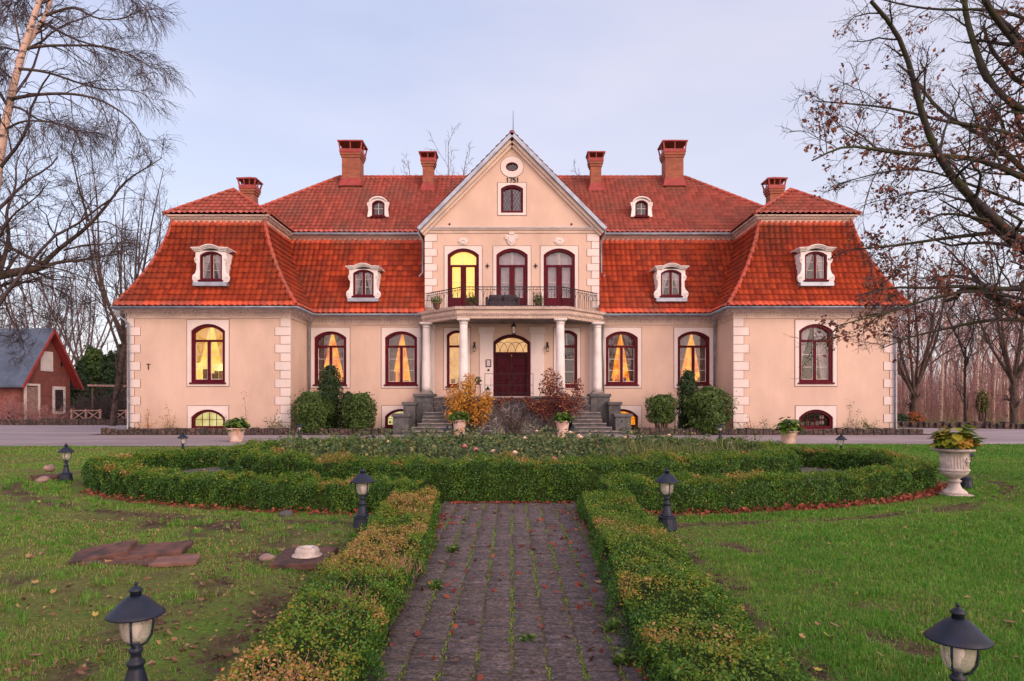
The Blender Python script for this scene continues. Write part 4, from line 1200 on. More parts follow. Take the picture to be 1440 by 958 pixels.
a_ = ground.data.attributes.new('soil', 'FLOAT', 'POINT'); a_.data.foreach_set('value', (strips(PG) * (np.abs(PG[:, 0]) < 30) * (PG[:, 1] < 22)).astype(np.float32))

mb = MB()
dz = .012
mb.face([(-90, 22.6, dz), (-9, 24.2, dz), (0, 24.8, dz), (9, 25.2, dz), (90, 24.0, dz), (90, 35.0, dz), (30, 40.5, dz), (20.5, 44.5, dz), (20.5, 32.6, dz), (-20.3, 32.6, dz), (-20.3, 47.5, dz), (-35, 47.8, dz), (-90, 44, dz)])
mb.build('drive', m_drive, kind='structure')
mb = MB(); mb.face([(-20.3, 32.5, .02), (20.5, 32.5, .02), (20.5, 36.6, .02), (-20.3, 36.6, .02)]); mb.build('planting_bed', m_soil, kind='structure')
# gravel walk inside the oval hedge
mb = MB(); mb.face([(8.0 * math.cos(a), 14.2 + 4.8 * math.sin(a), .016) for a in np.linspace(0, 2 * math.pi, 60, endpoint=False)]); mb.build('gravel_walk', m_gravel2, kind='structure')

# path of long dark setts with mossy joints
mb = MB(); mb.face([(-1.02, .4, .039), (1.02, .4, .039), (1.02, 10.2, .039), (-1.02, 10.2, .039)]); mb.build('path_bed', m_joint, kind='structure')
V, F, T = [], [], []
ncol = 10; cw = 1.98 / ncol
r = np.random.default_rng(5)
for c in range(ncol):
    y = .5 + r.uniform(0, .08)
    while y < 10.1:
        d = r.uniform(.034, .056)
        x0, x1 = -.99 + c * cw + .008 + r.normal(0, .005), -.99 + (c + 1) * cw - .008 + r.normal(0, .005)
        y0, y1 = y + .002, y + d - .002
        z = .048 + r.normal(0, .0025); tx, ty = r.normal(0, .002, 2)
        b_ = .005; k = len(V)
        for (xx, yy, zz) in ((x0, y0, .01), (x1, y0, .01), (x1, y1, .01), (x0, y1, .01), (x0, y0, z - b_), (x1, y0, z - b_), (x1, y1, z - b_), (x0, y1, z - b_),
                             (x0 + b_, y0 + b_, z), (x1 - b_, y0 + b_, z), (x1 - b_, y1 - b_, z), (x0 + b_, y1 - b_, z)):
            V.append((xx, yy, zz + (tx * (1 if xx > (x0 + x1) / 2 else -1) + ty * (1 if yy > (y0 + y1) / 2 else -1) if zz > .02 else 0)))
        fs = [(8, 9, 10, 11)] + [(a, (a + 1) % 4, 4 + (a + 1) % 4, 4 + a) for a in range(4)] + [(4 + a, 4 + (a + 1) % 4, 8 + (a + 1) % 4, 8 + a) for a in range(4)]
        F += [tuple(k + i for i in f) for f in fs]; T += [.15 + .55 * r.random()] * 9
        y += d
fast_mesh('path', np.array(V), np.array(F), m_paver, tint=np.array(T), dom='FACE', kind='structure')

# ------------------------------------------------------------------ leaf and blade scatter
def leaves(P, N, size, asp=.5, jit=.7, curl=.15, r=rng):
    """diamond leaves at P, facing roughly N; returns vertices, faces"""
    n = len(P)
    N = N + r.normal(0, jit, (n, 3)); N /= np.linalg.norm(N, axis=1, keepdims=True) + 1e-9
    A = np.cross(N, r.normal(size=(n, 3))); A /= np.linalg.norm(A, axis=1, keepdims=True) + 1e-9
    B = np.cross(N, A)
    s = (np.asarray(size) * r.uniform(.6, 1.3, n))[:, None]
    V = np.stack([P - A * s * .5, P + B * s * asp * .5 + N * s * curl, P + A * s * .5, P - B * s * asp * .5 + N * s * curl], 1).reshape(-1, 3)
    F = np.arange(4 * n).reshape(n, 4)
    return V, F
def blades(P, h, w, lean=.35, r=rng, nrm=None):
    """bent triangular blades (two segments)"""
    n = len(P); an = r.uniform(0, 6.283, n)
    D = np.stack([np.cos(an), np.sin(an), np.zeros(n)], 1); S = np.stack([-np.sin(an), np.cos(an), np.zeros(n)], 1)
    h = np.broadcast_to(h, n) * r.uniform(.5, 1.25, n); w = np.broadcast_to(w, n); l = np.abs(r.normal(0, lean, n))
    up = np.array([0, 0, 1.0])
    m = P + up * (h * .6)[:, None] + D * (h * l * .35)[:, None]
    t = P + up * (h * np.maximum(.35, 1 - l * .6))[:, None] + D * (h * l)[:, None]
    V = np.stack([P - S * w[:, None] * .5, P + S * w[:, None] * .5, m + S * w[:, None] * .4, m - S * w[:, None] * .4, t], 1).reshape(-1, 3)
    k = 5 * np.arange(n)[:, None]
    return V, [k + np.array([[0, 1, 2, 3]]), k + np.array([[3, 2, 4]])]

# lawn grass
def in_oval(x, y, a=8.55, b=5.35): return (x / a) ** 2 + ((y - 14.2) / b) ** 2 < 1
def drive_front(x): return np.interp(x, [-90, -9, 0, 9, 90], [22.6, 24.2, 24.8, 25.2, 24.0])
def grass_points(y0, y1, dens, r):
    xm = .80 * y1 + 3.2; n = int((2 * xm) * (y1 - y0) * dens)
    x = r.uniform(-xm, xm, n); y = r.uniform(y0, y1, n)
    k = (np.abs(x) < .80 * y + 3.2) & ~in_oval(x, y) & ((np.abs(x) > 1.38) | (y > 19.6)) & (y < drive_front(x) + r.normal(0, .12, n))
    return x[k], y[k]
GV, GF4, GF3, GT = [], [], [], []
off = 0
for (y0, y1, dens, h, w) in ((1.9, 4.2, 9000, .036, .0042), (4.2, 7, 5200, .036, .006), (7, 11, 2400, .036, .010), (11, 17, 800, .04, .018), (17, 26, 340, .045, .03)):
    x, y = grass_points(y0, y1, dens, rng)
    P = np.stack([x, y, np.zeros(len(x))], 1)
    nz1 = wnoise(P, .22, 8, 3); nz2 = wnoise(P, .9, 9, 3)
    left = x < 0
    lush = np.where(left, .40 * nz1 + .38 * nz2 - .10, .42 + .28 * nz1 + .24 * nz2)
    # trodden strip along the hedges
    ring = np.hypot(x / 8.55, (y - 14.2) / 5.35)
    strip = np.exp(-((ring - 1.13) / .09) ** 2) * .5 + np.exp(-((np.abs(x) - 1.9) / .35) ** 2) * (y < 9.5) * .35
    lush = lush - strip * .6 - .9 * strips(P)
    keep = rng.random(len(x)) < np.clip(.62 + 1.1 * lush, .02, 1)
    P, lush, x = P[keep], lush[keep], x[keep]
    P[:, 2] = lawn_h(P) - .003
    V, (f4, f3) = blades(P, h * (1 + .7 * np.clip(lush, -.7, .6)), w, .75)
    t = np.clip(rng.normal(.40, .2, len(P)) + .14 * wnoise(P, .13, 17, 2) - .34 * lush + .10 * (x < 0), 0, .98)
    t = np.where(rng.random(len(P)) < .06 + .06 * (x < 0), rng.uniform(.85, 1, len(P)), t)
    GV.append(V); GF4.append(f4 + off); GF3.append(f3 + off); off += len(V); GT.append(np.repeat(t, 5))
# longer tufts standing in loose clumps
x, y = grass_points(2.2, 14, 26, rng)
C = np.stack([x, y, 0 * x], 1); C = C[wnoise(C, .4, 15, 3) > .0]
k = rng.integers(8, 26, len(C)); i = np.repeat(np.arange(len(C)), k)
P = C[i] + np.concatenate([rng.normal(0, .028, (len(i), 2)), np.zeros((len(i), 1))], 1); P[:, 2] = lawn_h(P) - .003
V, (f4, f3) = blades(P, rng.uniform(.045, .095, len(C))[i], np.maximum(.0042, .00095 * P[:, 1]), .7)
GV.append(V); GF4.append(f4 + off); GF3.append(f3 + off); off += len(V); GT.append(np.repeat(np.clip(rng.uniform(.1, .8, len(C))[i] + rng.normal(0, .08, len(i)), 0, 1), 5))
fast_mesh('grass', np.concatenate(GV), [np.concatenate(GF4), np.concatenate(GF3)], m_grass, tint=np.concatenate(GT), kind='stuff')
# moss and weeds in the long joints of the path
P = []
for c in range(0, ncol + 1):
    n = int(1500 if 0 < c < ncol else 700)
    y = rng.uniform(2.4, 10, n); x = -.99 + c * cw + rng.normal(0, .011, n)
    k = wnoise(np.stack([x * 3, y, y * 0], 1), .8, 20 + c, 3) > -.05
    P.append(np.stack([x[k], y[k], np.full(k.sum(), .04)], 1))
P = np.concatenate(P); V, fs = blades(P, .020, .008, .9)
fast_mesh('joint_moss', V, fs, m_grass, tint=np.repeat(np.clip(rng.normal(.66, .18, len(P)), 0, 1), 5), kind='stuff')
# tufts of weed on the path
def weed(name, label, loc, n, h, matt=m_pelarg):
    t_ = thing(name, label, 'weed', loc)
    an = rng.uniform(0, 6.28, n); rr = rng.uniform(0, .07, n)
    P = np.stack([rr * np.cos(an), rr * np.sin(an), rng.uniform(.0, h, n)], 1)
    V, F = leaves(P, np.array([[0, 0, 1.0]]) * np.ones((n, 1)), .05, .45, .5)
    fast_mesh('leaf', V, F, matt, t_, tint=np.repeat(rng.random(n), 4))
for u, v, n, h, lb in ((744, 910, 30, .03, 'flat green weed rosette in a joint in the middle of the path'), (690, 940, 0, 0, ''), (858, 896, 40, .06, 'small green weed in a joint beside the right hedge'),
                       (880, 946, 70, .08, 'broad leafy weed at the right edge of the path'), (612, 836, 60, .06, 'green weed tuft at the left edge of the path'), (636, 782, 60, .05, 'low weed tuft by the left hedge, farther along the path')):
    if n:
        Y = 1440 / (v - 568); weed('path_weed', lb, ((u - 720) * Y / 960, Y, .045), n, h)

# ------------------------------------------------------------------ clipped hedges
def hedge(label, path, w, h, y_near, brown=0.0, seed=0, closed=False, lsize=None, dens=1.0, hv=None, group=None, name='box_hedge', cat='hedge', rough=.08, leafmat=m_hedge):
    """leafy clipped hedge along a ground path: twig core and a shell of single leaves"""
    r = np.random.default_rng(seed)
    Pt = np.array(path, float)
    if closed: Pt = np.vstack([Pt, Pt[:1]])
    d = np.diff(Pt, axis=0); L = np.hypot(d[:, 0], d[:, 1]); cum = np.concatenate([[0], np.cumsum(L)]); tot = cum[-1]
    def at(s):
        i = np.clip(np.searchsorted(cum, s, 'right') - 1, 0, len(L) - 1); f = (s - cum[i]) / L[i]
        p = Pt[i] + d[i] * f[:, None]; t = d[i] / L[i][:, None]
        return p, t
    cx_, cy_ = Pt.mean(0)
    # core
    ns = max(8, int(tot / .18)); s = np.linspace(0, tot, ns); p, t = at(np.minimum(s, tot - 1e-6)); nrm = np.stack([t[:, 1], -t[:, 0]], 1)
    hw = w * .5 - .085
    prof = [(-hw, 0), (-hw * 1.0, h * .62), (-hw * .8, h - .105), (hw * .8, h - .105), (hw, h * .62), (hw, 0)]
    CV = np.concatenate([np.concatenate([p + nrm * o, np.full((ns, 1), z)], 1)[:, None] for o, z in prof], 1)
    CV[:, :, 2] *= (1 + .10 * wnoise(CV.reshape(-1, 3) * [1, 1, 0], .5, seed + 1).reshape(ns, -1))
    m = len(prof); ii = np.arange(ns * m).reshape(ns, m)
    CF = np.stack([ii[:-1, :-1], ii[1:, :-1], ii[1:, 1:], ii[:-1, 1:]], -1).reshape(-1, 4)
    caps = np.array([list(ii[0][:4]), [ii[0][0], ii[0][3], ii[0][4], ii[0][5]], list(ii[-1][:4]), [ii[-1][0], ii[-1][3], ii[-1][4], ii[-1][5]]])
    CF = np.concatenate([CF, caps]); CV = CV.reshape(-1, 3)
    # leaves
    per = w + 2 * h
    n0 = int(tot * per * 6200 * dens)
    s = r.uniform(0, tot, n0); p, t = at(s); nrm = np.stack([t[:, 1], -t[:, 0]], 1)
    dist = np.hypot(p[:, 0], p[:, 1])
    ls = np.maximum(.020, .0027 * dist) if lsize is None else np.full(n0, lsize)
    keep = r.random(n0) < np.minimum(1, (.0225 / ls) ** 1.85)
    s, p, t, nrm, ls = s[keep], p[keep], t[keep], nrm[keep], ls[keep]; n = len(s)
    q = r.uniform(0, per, n)
    top = (q > h) & (q < h + w)
    o = np.where(q <= h, -w / 2, np.where(top, q - h - w / 2, w / 2)); z = np.where(q <= h, q, np.where(top, h, per - q))
    Nn = np.zeros((n, 3)); sg = np.where(q <= h, -1.0, 1.0)
    Nn[:, :2] = np.where(top[:, None], 0, nrm * sg[:, None]); Nn[:, 2] = np.where(top, 1, .25)
    # rounded shoulders
    ed = np.clip((np.abs(o) - (w / 2 - .10)) / .10, 0, 1) * np.clip((z - (h - .10)) / .10, 0, 1)
    o = o * (1 - .10 * ed); z = z * (1 - .07 * ed)
    # thin ends
    P = np.concatenate([p + nrm * o[:, None], z[:, None]], 1)
    lump = rough * wnoise(P, 1.1, seed + 2, 3) + rough * .5 * wnoise(P, 3.1, seed + 5, 2)
    P += Nn * (lump + r.normal(0, .016, n) - .02)[:, None]
    P[:, 2] *= (1 + .10 * wnoise(P * [1, 1, 0], .5, seed + 1))
    hole = (wnoise(P, 1.6, seed + 12, 3) < -.62) & ~top
    keep = ~(hole & (r.random(n) < .75)) & (P[:, 2] > .01)
    # loose shoots above the clipped top
    P, Nn, ls, top, z = P[keep], Nn[keep], ls[keep], top[keep], z[keep]; n = len(P)
    shoot = top & (r.random(n) < .10)
    P[shoot, 2] += r.uniform(.01, .06, shoot.sum())
    V, F = leaves(P, Nn, ls, .58, .65, .12, r)
    tn = wnoise(P, .55, seed + 7, 3); tn2 = wnoise(P, 2.2, seed + 8, 2)
    base = .24 + .24 * top + .14 * tn2 + r.normal(0, .12, n)  # top leaves tinted lighter and yellower, side leaves darker, as under overhead light
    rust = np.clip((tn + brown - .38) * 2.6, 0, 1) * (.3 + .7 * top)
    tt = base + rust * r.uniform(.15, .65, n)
    tt = np.where(r.random(n) < .006 + .03 * max(0, brown), r.uniform(.85, 1, n), tt)
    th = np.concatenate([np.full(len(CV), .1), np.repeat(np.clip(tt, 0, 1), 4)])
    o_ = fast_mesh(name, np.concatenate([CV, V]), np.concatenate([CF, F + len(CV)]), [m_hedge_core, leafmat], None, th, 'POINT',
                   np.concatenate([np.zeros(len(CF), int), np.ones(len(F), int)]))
    return tag(o_, label, cat, group)
def oval(a, b, t0, t1, n=70): return [(a * math.cos(t_), 14.2 + b * math.sin(t_)) for t_ in np.linspace(t0, t1, n)]
a_, b_ = 7.93, 4.74
gap = math.acos(1.25 / a_)
hedge('outer box hedge curving round the left half of the oval garden', oval(a_, b_, -math.pi / 2 - (math.pi / 2 - gap), -math.pi * 1.5), .68, .43, 9, .02, 31)
hedge('outer box hedge curving round the right half of the oval garden', oval(a_, b_, -gap, math.pi / 2), .68, .43, 9, -.12, 32)
hedge('taller oval box hedge that encloses the rose bed', oval(5.38, 3.80, 0, 2 * math.pi, 120)[:-1], .68, .63, 10, -.06, 33, True)
hedge('patchy box hedge turning rusty along the left side of the path', [(-1.03 - max(0, y - 4.5) * .055 - .02 * math.sin(y * 1.7), y) for y in np.linspace(1.8, 9.45, 40)], .66, .30, 2.5, .58, 34, rough=.075)
hedge('low green box hedge along the right side of the path', [(1.04 + max(0, y - 4.5) * .05 + .02 * math.sin(y * 1.3), y) for y in np.linspace(1.8, 9.45, 40)], .70, .30, 2.5, .16, 35, rough=.065)
# dry straw-like dead sprays on the left hedge
def tubes(P, Rr, n=3):
    """P (N,K,3), Rr (N,K) -> verts, faces"""
    N, K, _ = P.shape
    T = np.gradient(P, axis=1); T /= np.linalg.norm(T, axis=2, keepdims=True) + 1e-9
    ref = np.where(np.abs(T[:, :1, 2:3]) < .9, np.array([0, 0, 1.0]), np.array([0, 1.0, 0]))
    X = np.cross(T, np.broadcast_to(ref, T.shape)); X /= np.linalg.norm(X, axis=2, keepdims=True) + 1e-9
    Y = np.cross(X, T)
    an = 2 * np.pi * np.arange(n) / n
    V = P[:, :, None] + (X[:, :, None] * np.cos(an)[:, None] + Y[:, :, None] * np.sin(an)[:, None]) * Rr[:, :, None, None]
    i = np.arange(N * K * n).reshape(N, K, n); j = np.roll(i, -1, axis=2)
    F = np.stack([i[:, :-1], j[:, :-1], j[:, 1:], i[:, 1:]], -1).reshape(-1, 4)
    return V.reshape(-1, 3), F
def paths(P0, D, L, K, wob=.2, up=0.0, r=rng):
    N = len(P0); p = P0.copy(); d = D / (np.linalg.norm(D, axis=1, keepdims=True) + 1e-9); out = [p.copy()]
    st = (np.asarray(L) / (K - 1))[:, None]
    for k in range(K - 1):
        d = d + r.normal(0, wob, (N, 3)); d[:, 2] += up
        d /= np.linalg.norm(d, axis=1, keepdims=True) + 1e-9
        p = p + d * st; out.append(p.copy())
    return np.stack(out, 1)
m_straw = pm('dead_straw', (.42, .24, .17), (.28, .15, .10), 6, .9)
for k, (u, v, lb) in enumerate(((600, 790, 'dead straw-coloured sprays on the left hedge, far clump'), (540, 836, 'dead pinkish sprays on the left hedge, larger middle clump'), (480, 940, 'dead twiggy sprays on the left hedge nearest the viewer'))):
    Y = 960 * 1.22 / (v - 568); x = (u - 720) * Y / 960
    n = 110 if k < 2 else 50
    P0 = np.stack([rng.normal(0, .09, n), rng.normal(0, .13, n), np.full(n, .0)], 1)
    D = np.stack([rng.normal(0, .5, n), rng.normal(0, .5, n), np.ones(n)], 1)
    P = paths(P0, D, rng.uniform(.06, .15, n), 4, .15); V, F = tubes(P, np.linspace(.0035, .0015, 4)[None].repeat(n, 0))
    o_ = fast_mesh('dead_sprays', V, F, m_straw); o_.location = (x - .24, Y, .20); tag(o_, lb, 'dead twigs')
# ------------------------------------------------------------------ plants of the beds
# roses inside the oval
def rose_proto(k, h):
    r = np.random.default_rng(50 + k)
    o = thing('rose_bush', 'leafy green rose bush in the oval rose bed', 'rose bush', group='rose bushes in the oval bed')
    n = 9; P0 = np.stack([r.normal(0, .05, n), r.normal(0, .05, n), np.zeros(n)], 1)
    D = np.stack([r.normal(0, .5, n), r.normal(0, .5, n), np.ones(n)], 1)
    P = paths(P0, D, r.uniform(.6, 1.1, n) * h, 7, .12, .03, r); V, F = tubes(P, np.linspace(.009, .004, 7)[None].repeat(n, 0))
    fast_mesh('stem', V, F, m_stem, o)
    m_ = 640; i = r.integers(0, n, m_); f = r.uniform(.25, 1, m_) * 5.99; j = f.astype(int)
    Q = P[i, j] + (P[i, np.minimum(j + 1, 6)] - P[i, j]) * (f - j)[:, None] + r.normal(0, .075, (m_, 3))
    Q = Q[Q[:, 2] > .05]; m_ = len(Q)
    V, F = leaves(Q, np.tile([[0, -.3, .8]], (m_, 1)), .070, .62, .7, .1, r)
    fast_mesh('foliage', V, F, m_rose, o, tint=np.repeat(np.clip(r.normal(.45, .32, m_), 0, 1), 4))
    return o
def bloom(parent, at, s, mat_):
    mb = MB()
    for ring, (rr, z, n, tilt) in enumerate(((.3, .25, 4, .2), (.6, .12, 5, .6), (.9, 0, 6, 1.0))):
        for k in range(n):
            a = 2 * math.pi * (k / n) + ring * .5
            c, sn = math.cos(a), math.sin(a)
            def pt(rad, side, zz): return (at[0] + s * (c * rad - sn * side), at[1] + s * (sn * rad + c * side), at[2] + s * zz)
            mb.face([pt(rr * .2, 0, z - .3), pt(rr * .7, .38, z + .05), pt(rr * 1.05, .25, z + .42 - .25 * tilt), pt(rr * 1.05, -.25, z + .42 - .25 * tilt), pt(rr * .7, -.38, z + .05)])
    mb.lathe(at, [(s * .1, -s * .3), (s * .42, -s * .05), (s * .5, s * .2), (s * .3, s * .45), (s * .05, s * .5)], 8)
    return mb.build('rose_bloom', mat_, parent)
protos = [rose_proto(k, h) for k, h in enumerate((.84, .92, .80, .98))]
used = [False] * 4
spots = []
for row in np.arange(11.3, 17.6, .72):
    half = 4.75 * math.sqrt(max(0, 1 - ((row - 14.2) / 3.25) ** 2))
    xx = -half + rnd.uniform(0, .3)
    while xx < half:
        if not (row < 13.8 and xx > 1.9): spots.append((xx + rnd.uniform(-.15, .15), row + rnd.uniform(-.2, .2)))
        xx += .92
for i, (x, y) in enumerate(spots):
    k = i % 4
    if i == 0: pass
    hsc = .86 + .16 * min(1, max(0, (y - 11.3) / 4.5)) - .06 * (x < -2.5)
    o = place(protos[k], used[k], (x, y, .02), rnd.uniform(0, 6.28), hsc * rnd.uniform(.9, 1.1)); used[k] = True
# bushes carrying visible blooms
def bloom_bush(u, v, Y, s, mat_, label):
    x, _, z = W(u, v, Y)
    o = copy_tree(protos[rnd.randrange(4)]); o.location = (x, Y + .18, .02); o.scale = (.9,) * 3; o['label'] = label
    if 'group' in o: del o['group']
    bl = bloom(o, (0, 0, 0), s / .9, mat_)
    ang = o.rotation_euler.z
    d = Vector((0, -.18, z - .02)); d.rotate(o.rotation_euler.to_matrix().inverted()); bl.location = d / .9
    return o, bl
bloom_bush(779, 648, 10.95, .10, m_petal_p, 'rose bush with one large pink bloom near the front of the bed')
o, _ = bloom_bush(668, 633, 12.0, .075, m_petal_p, 'rose bush with two pale pink blooms left of the bed centre')
b2 = bloom(o, (0, 0, 0), .08, m_petal_p); b2.location = (.11, -.2, W(0, 631, 12)[2] / .9)
bloom_bush(694, 636, 11.7, .075, m_petal_w, 'rose bush with a single peach bloom, right of two pink ones')
bloom_bush(724, 638, 11.6, .08, m_petal_w, 'rose bush with a peach bloom in front of the door')
o, _ = bloom_bush(816, 616, 14.6, .085, m_petal_w, 'rose bush with three cream blooms in a row at the back of the bed')
for d in (-.12, .13): b2 = bloom(o, (0, 0, 0), .085, m_petal_w); b2.location = (d, -.2, W(0, 614 - d * 20, 14.6)[2] / .9)
for u, v, Y, lb in ((738, 617, 14.2, 'rose bush with a small cream bloom below the porch wall'), (879, 616, 14.8, 'rose bush with a cream bloom toward the right shrubs'), (545, 622, 13.5, 'rose bush with a cream bud in the left part of the bed'), (941, 613, 15.0, 'rose bush with a white bloom at the far right of the bed'),
                    (610, 629, 13.0, 'rose bush with a yellowish bloom above the left path lamp'), (729, 650, 10.9, 'low rose bush with a tiny white bud just behind the front hedge'), (660, 648, 11.0, 'rose bush with a white bud behind the inner hedge, left of centre'), (755, 607, 16.5, 'rose bush with a pale bud at the very back before the steps')):
    bloom_bush(u, v, Y, .065, m_petal_w, lb)
# clumps of long blades on the right of the bed
def iris_proto(k):
    r = np.random.default_rng(80 + k)
    o = thing('iris_clump', 'clump of long drooping blades on the right of the rose bed', 'iris', group='bladed clumps on the right of the rose bed')
    n = 170; an = r.uniform(0, 6.28, n); rr = np.abs(r.normal(0, .11, n))
    P0 = np.stack([rr * np.cos(an), rr * np.sin(an), np.zeros(n)], 1)
    D = np.stack([.35 * np.cos(an), .35 * np.sin(an), np.ones(n)], 1)
    P = paths(P0, D, r.uniform(.5, .85, n), 6, .10, -.10, r)
    S = np.stack([-np.sin(an), np.cos(an), 0 * an], 1)[:, None] * (np.array([.008, .012, .012, .010, .007, .001])[None, :, None])
    V = np.stack([P - S, P + S], 2).reshape(-1, 3); i = np.arange(n * 6 * 2).reshape(n, 6, 2)
    F = np.stack([i[:, :-1, 0], i[:, :-1, 1], i[:, 1:, 1], i[:, 1:, 0]], -1).reshape(-1, 4)
    fast_mesh('blade', V, F, m_iris, o, tint=np.repeat(np.clip(r.normal(.5, .25, n), 0, 1), 12))
    return o
ip = [iris_proto(k) for k in range(2)]; iu = [False, False]
for i in range(34):
    x = rnd.uniform(1.7, 4.6); y = rnd.uniform(11.2, 14.6)
    if (x / 4.9) ** 2 + ((y - 14.2) / 3.3) ** 2 > 1: continue
    k = i % 2; place(ip[k], iu[k], (x, y, .02), rnd.uniform(0, 6.28), rnd.uniform(.8, 1.1)); iu[k] = True

# evergreens by the house
def crown_pts(n, shape, r):
    """points near the surface of a shape(theta, f)->radius of height 1"""
    f = r.random(n) ** .9; an = r.uniform(0, 6.283, n)
    rad = shape(f) * (r.random(n) ** .28)
    P = np.stack([rad * np.cos(an), rad * np.sin(an), f], 1)
    N = np.stack([np.cos(an), np.sin(an), .6 * np.ones(n)], 1)
    return P, N
def conifer(label, u, vtop, vbase, Y, wpx, kind, n, ls, mat_, seed, name='thuja_bush', cat='bush', trunk=.12, lump=.20):
    r = np.random.default_rng(seed)
    x, _, z1 = W(u, vtop, Y); h = z1; rad = wpx / 2 * Y / 960
    o = thing(name, label, cat, (x, Y, 0))
    if kind == 'round': sh = lambda f: rad * np.sqrt(np.clip(1 - ((f - .45) / .56) ** 2, .02, 1))
    elif kind == 'cone': sh = lambda f: rad * np.clip((1 - f) ** .75 * (f + .12) ** .18 * 1.25, .03, 1.05)
    else: sh = lambda f: rad * np.clip(np.sqrt(np.clip(1 - f ** 2.6, 0, 1)) * (.75 + .4 * f), .03, 1.2)
    P, N = crown_pts(n, sh, r); P[:, 2] = trunk + P[:, 2] * (h - trunk)
    lm = wnoise(P, .9 / max(.5, rad), seed, 3)
    P[:, :2] *= (1 + lump * lm)[:, None]; P[:, 2] *= 1 + .05 * lm
    keep = lm > -.75 + .5 * r.random(n) * (kind == 'round')
    P, N, lm = P[keep], N[keep], lm[keep]
    out = r.random(len(P)) < .05
    P[out] += N[out] * r.uniform(.05, .30, (out.sum(), 1)) * min(1, rad)
    V, F = leaves(P, N, ls, .42, .55, .1, r)
    # sprays point outward and up
    fast_mesh('foliage', V, F, mat_, o, tint=np.repeat(np.clip(r.normal(.45, .22, len(P)) + .18 * lm, 0, 1), 4))
    st = MB(); st.tube([(0, 0, -.05), (0.02, 0, h * .4), (0, .02, h * .8)], [.06, .045, .015], 8)
    if trunk > .4:
        for k in range(7):
            a = k * .9; st.tube([(.30 * rad * math.cos(a), .30 * rad * math.sin(a), -.05), (.42 * rad * math.cos(a), .42 * rad * math.sin(a), h * .5)], [.05, .03], 6)
    st.build('trunk', m_bark2, o)
    core = MB()
    core.lathe((0, 0, trunk), [(float(sh(np.array([f]))[0]) * .62, f * (h - trunk) * .93) for f in np.linspace(.02, .98, 9)], 10)
    core.build('inner_twigs', m_hedge_core, o)
    return o
conifer('round green thuja bush, leftmost of the three by the left facade', 440, 553, 608, 33.2, 58, 'round', 6500, .13, m_thuja, 101)
conifer('tall pointed dark thuja between two round bushes, left of the porch', 464, 515, 608, 34.3, 42, 'col', 7000, .12, m_thuja_d, 102, 'thuja_column')
conifer('slim dark thuja right beside the tall pointed one', 489, 553, 608, 34.0, 30, 'col', 3500, .11, m_thuja_d, 108, 'thuja_column')
conifer('round green thuja bush on the right of its group, left of the porch', 506, 553, 608, 33.2, 48, 'round', 5500, .13, m_thuja, 103)
conifer('round green bush with bare stems, right of the porch steps', 930, 554, 608, 33.3, 44, 'round', 5500, .12, m_thuja, 104, trunk=.55)
conifer('dark rounded thuja column in front of the right facade window', 967, 524, 608, 34.4, 34, 'col', 6500, .12, m_thuja_d, 105, 'thuja_column')
conifer('large loose bright green shrub near the right wing', 995, 545, 608, 33.1, 64, 'round', 6500, .16, m_thuja, 106, lump=.26)
# autumn shrubs on the porch wall
def shrub(name, label, blobs, Y, n, ls, mat_, seed, base):
    r = np.random.default_rng(seed)
    bx, by, _ = W(base, 600, Y)
    o = thing(name, label, 'shrub', (bx, by, .0))
    Ps = []
    tot = sum(b[2] * b[3] for b in blobs)
    stems = []
    for (u, v, ru, rv) in blobs:
        c = np.array(W(u, v, Y)) - [bx, by, 0]; s = Y / 960
        k = int(n * ru * rv / tot)
        D = r.normal(size=(k, 3)); D /= np.linalg.norm(D, axis=1, keepdims=True); rr = r.random(k) ** .45
        Ps.append(c + D * rr[:, None] * [ru * s, min(ru, rv) * s * .9, rv * s])
        m = 6
        S0 = np.stack([r.normal(0, .15, m), r.normal(0, .1, m), np.zeros(m)], 1); E = c + r.normal(0, .35, (m, 3)) * [ru * s, ru * s * .6, rv * s]
        q = np.linspace(0, 1, 6)[None, :, None]; stems.append(S0[:, None] * (1 - q) + E[:, None] * q + r.normal(0, .05, (m, 6, 3)) * q * (1 - q) * 4)
    P = np.concatenate(Ps); lm = wnoise(P, 1.0, seed, 3); keep = lm > -.55 + .4 * (r.random(len(P)) - .5)
    P, lm = P[keep], lm[keep]
    V, F = leaves(P, np.tile([[0, -.5, .5]], (len(P), 1)), ls, .55, .8, .15, r)
    fast_mesh('foliage', V, F, mat_, o, tint=np.repeat(np.clip(r.normal(.5, .25, len(P)) + .2 * lm, 0, 1), 4))
    S = np.concatenate(stems); V, F = tubes(S, np.linspace(.022, .008, 6)[None].repeat(len(S), 0), 4); fast_mesh('stem', V, F, m_bark2, o)
    return o
shrub('autumn_shrub', 'golden yellow autumn shrub at the left of the porch wall', [(648, 560, 24, 24), (668, 582, 24, 20), (660, 540, 12, 16), (684, 565, 12, 16), (640, 582, 16, 14)], 33.3, 3600, .12, m_yellow, 111, 662)
shrub('autumn_shrub', 'dark maroon autumn shrub at the right of the porch wall', [(775, 545, 18, 28), (800, 570, 24, 20), (770, 575, 22, 16), (812, 545, 10, 14), (752, 572, 14, 10)], 33.3, 3600, .11, m_maroon, 112, 786)
shrub('creeper', 'dark creeper trailing over the top of the porch wall', [(715, 562, 22, 4), (742, 563, 14, 5), (700, 570, 8, 8)], 33.7, 420, .10, m_maroon, 113, 722)

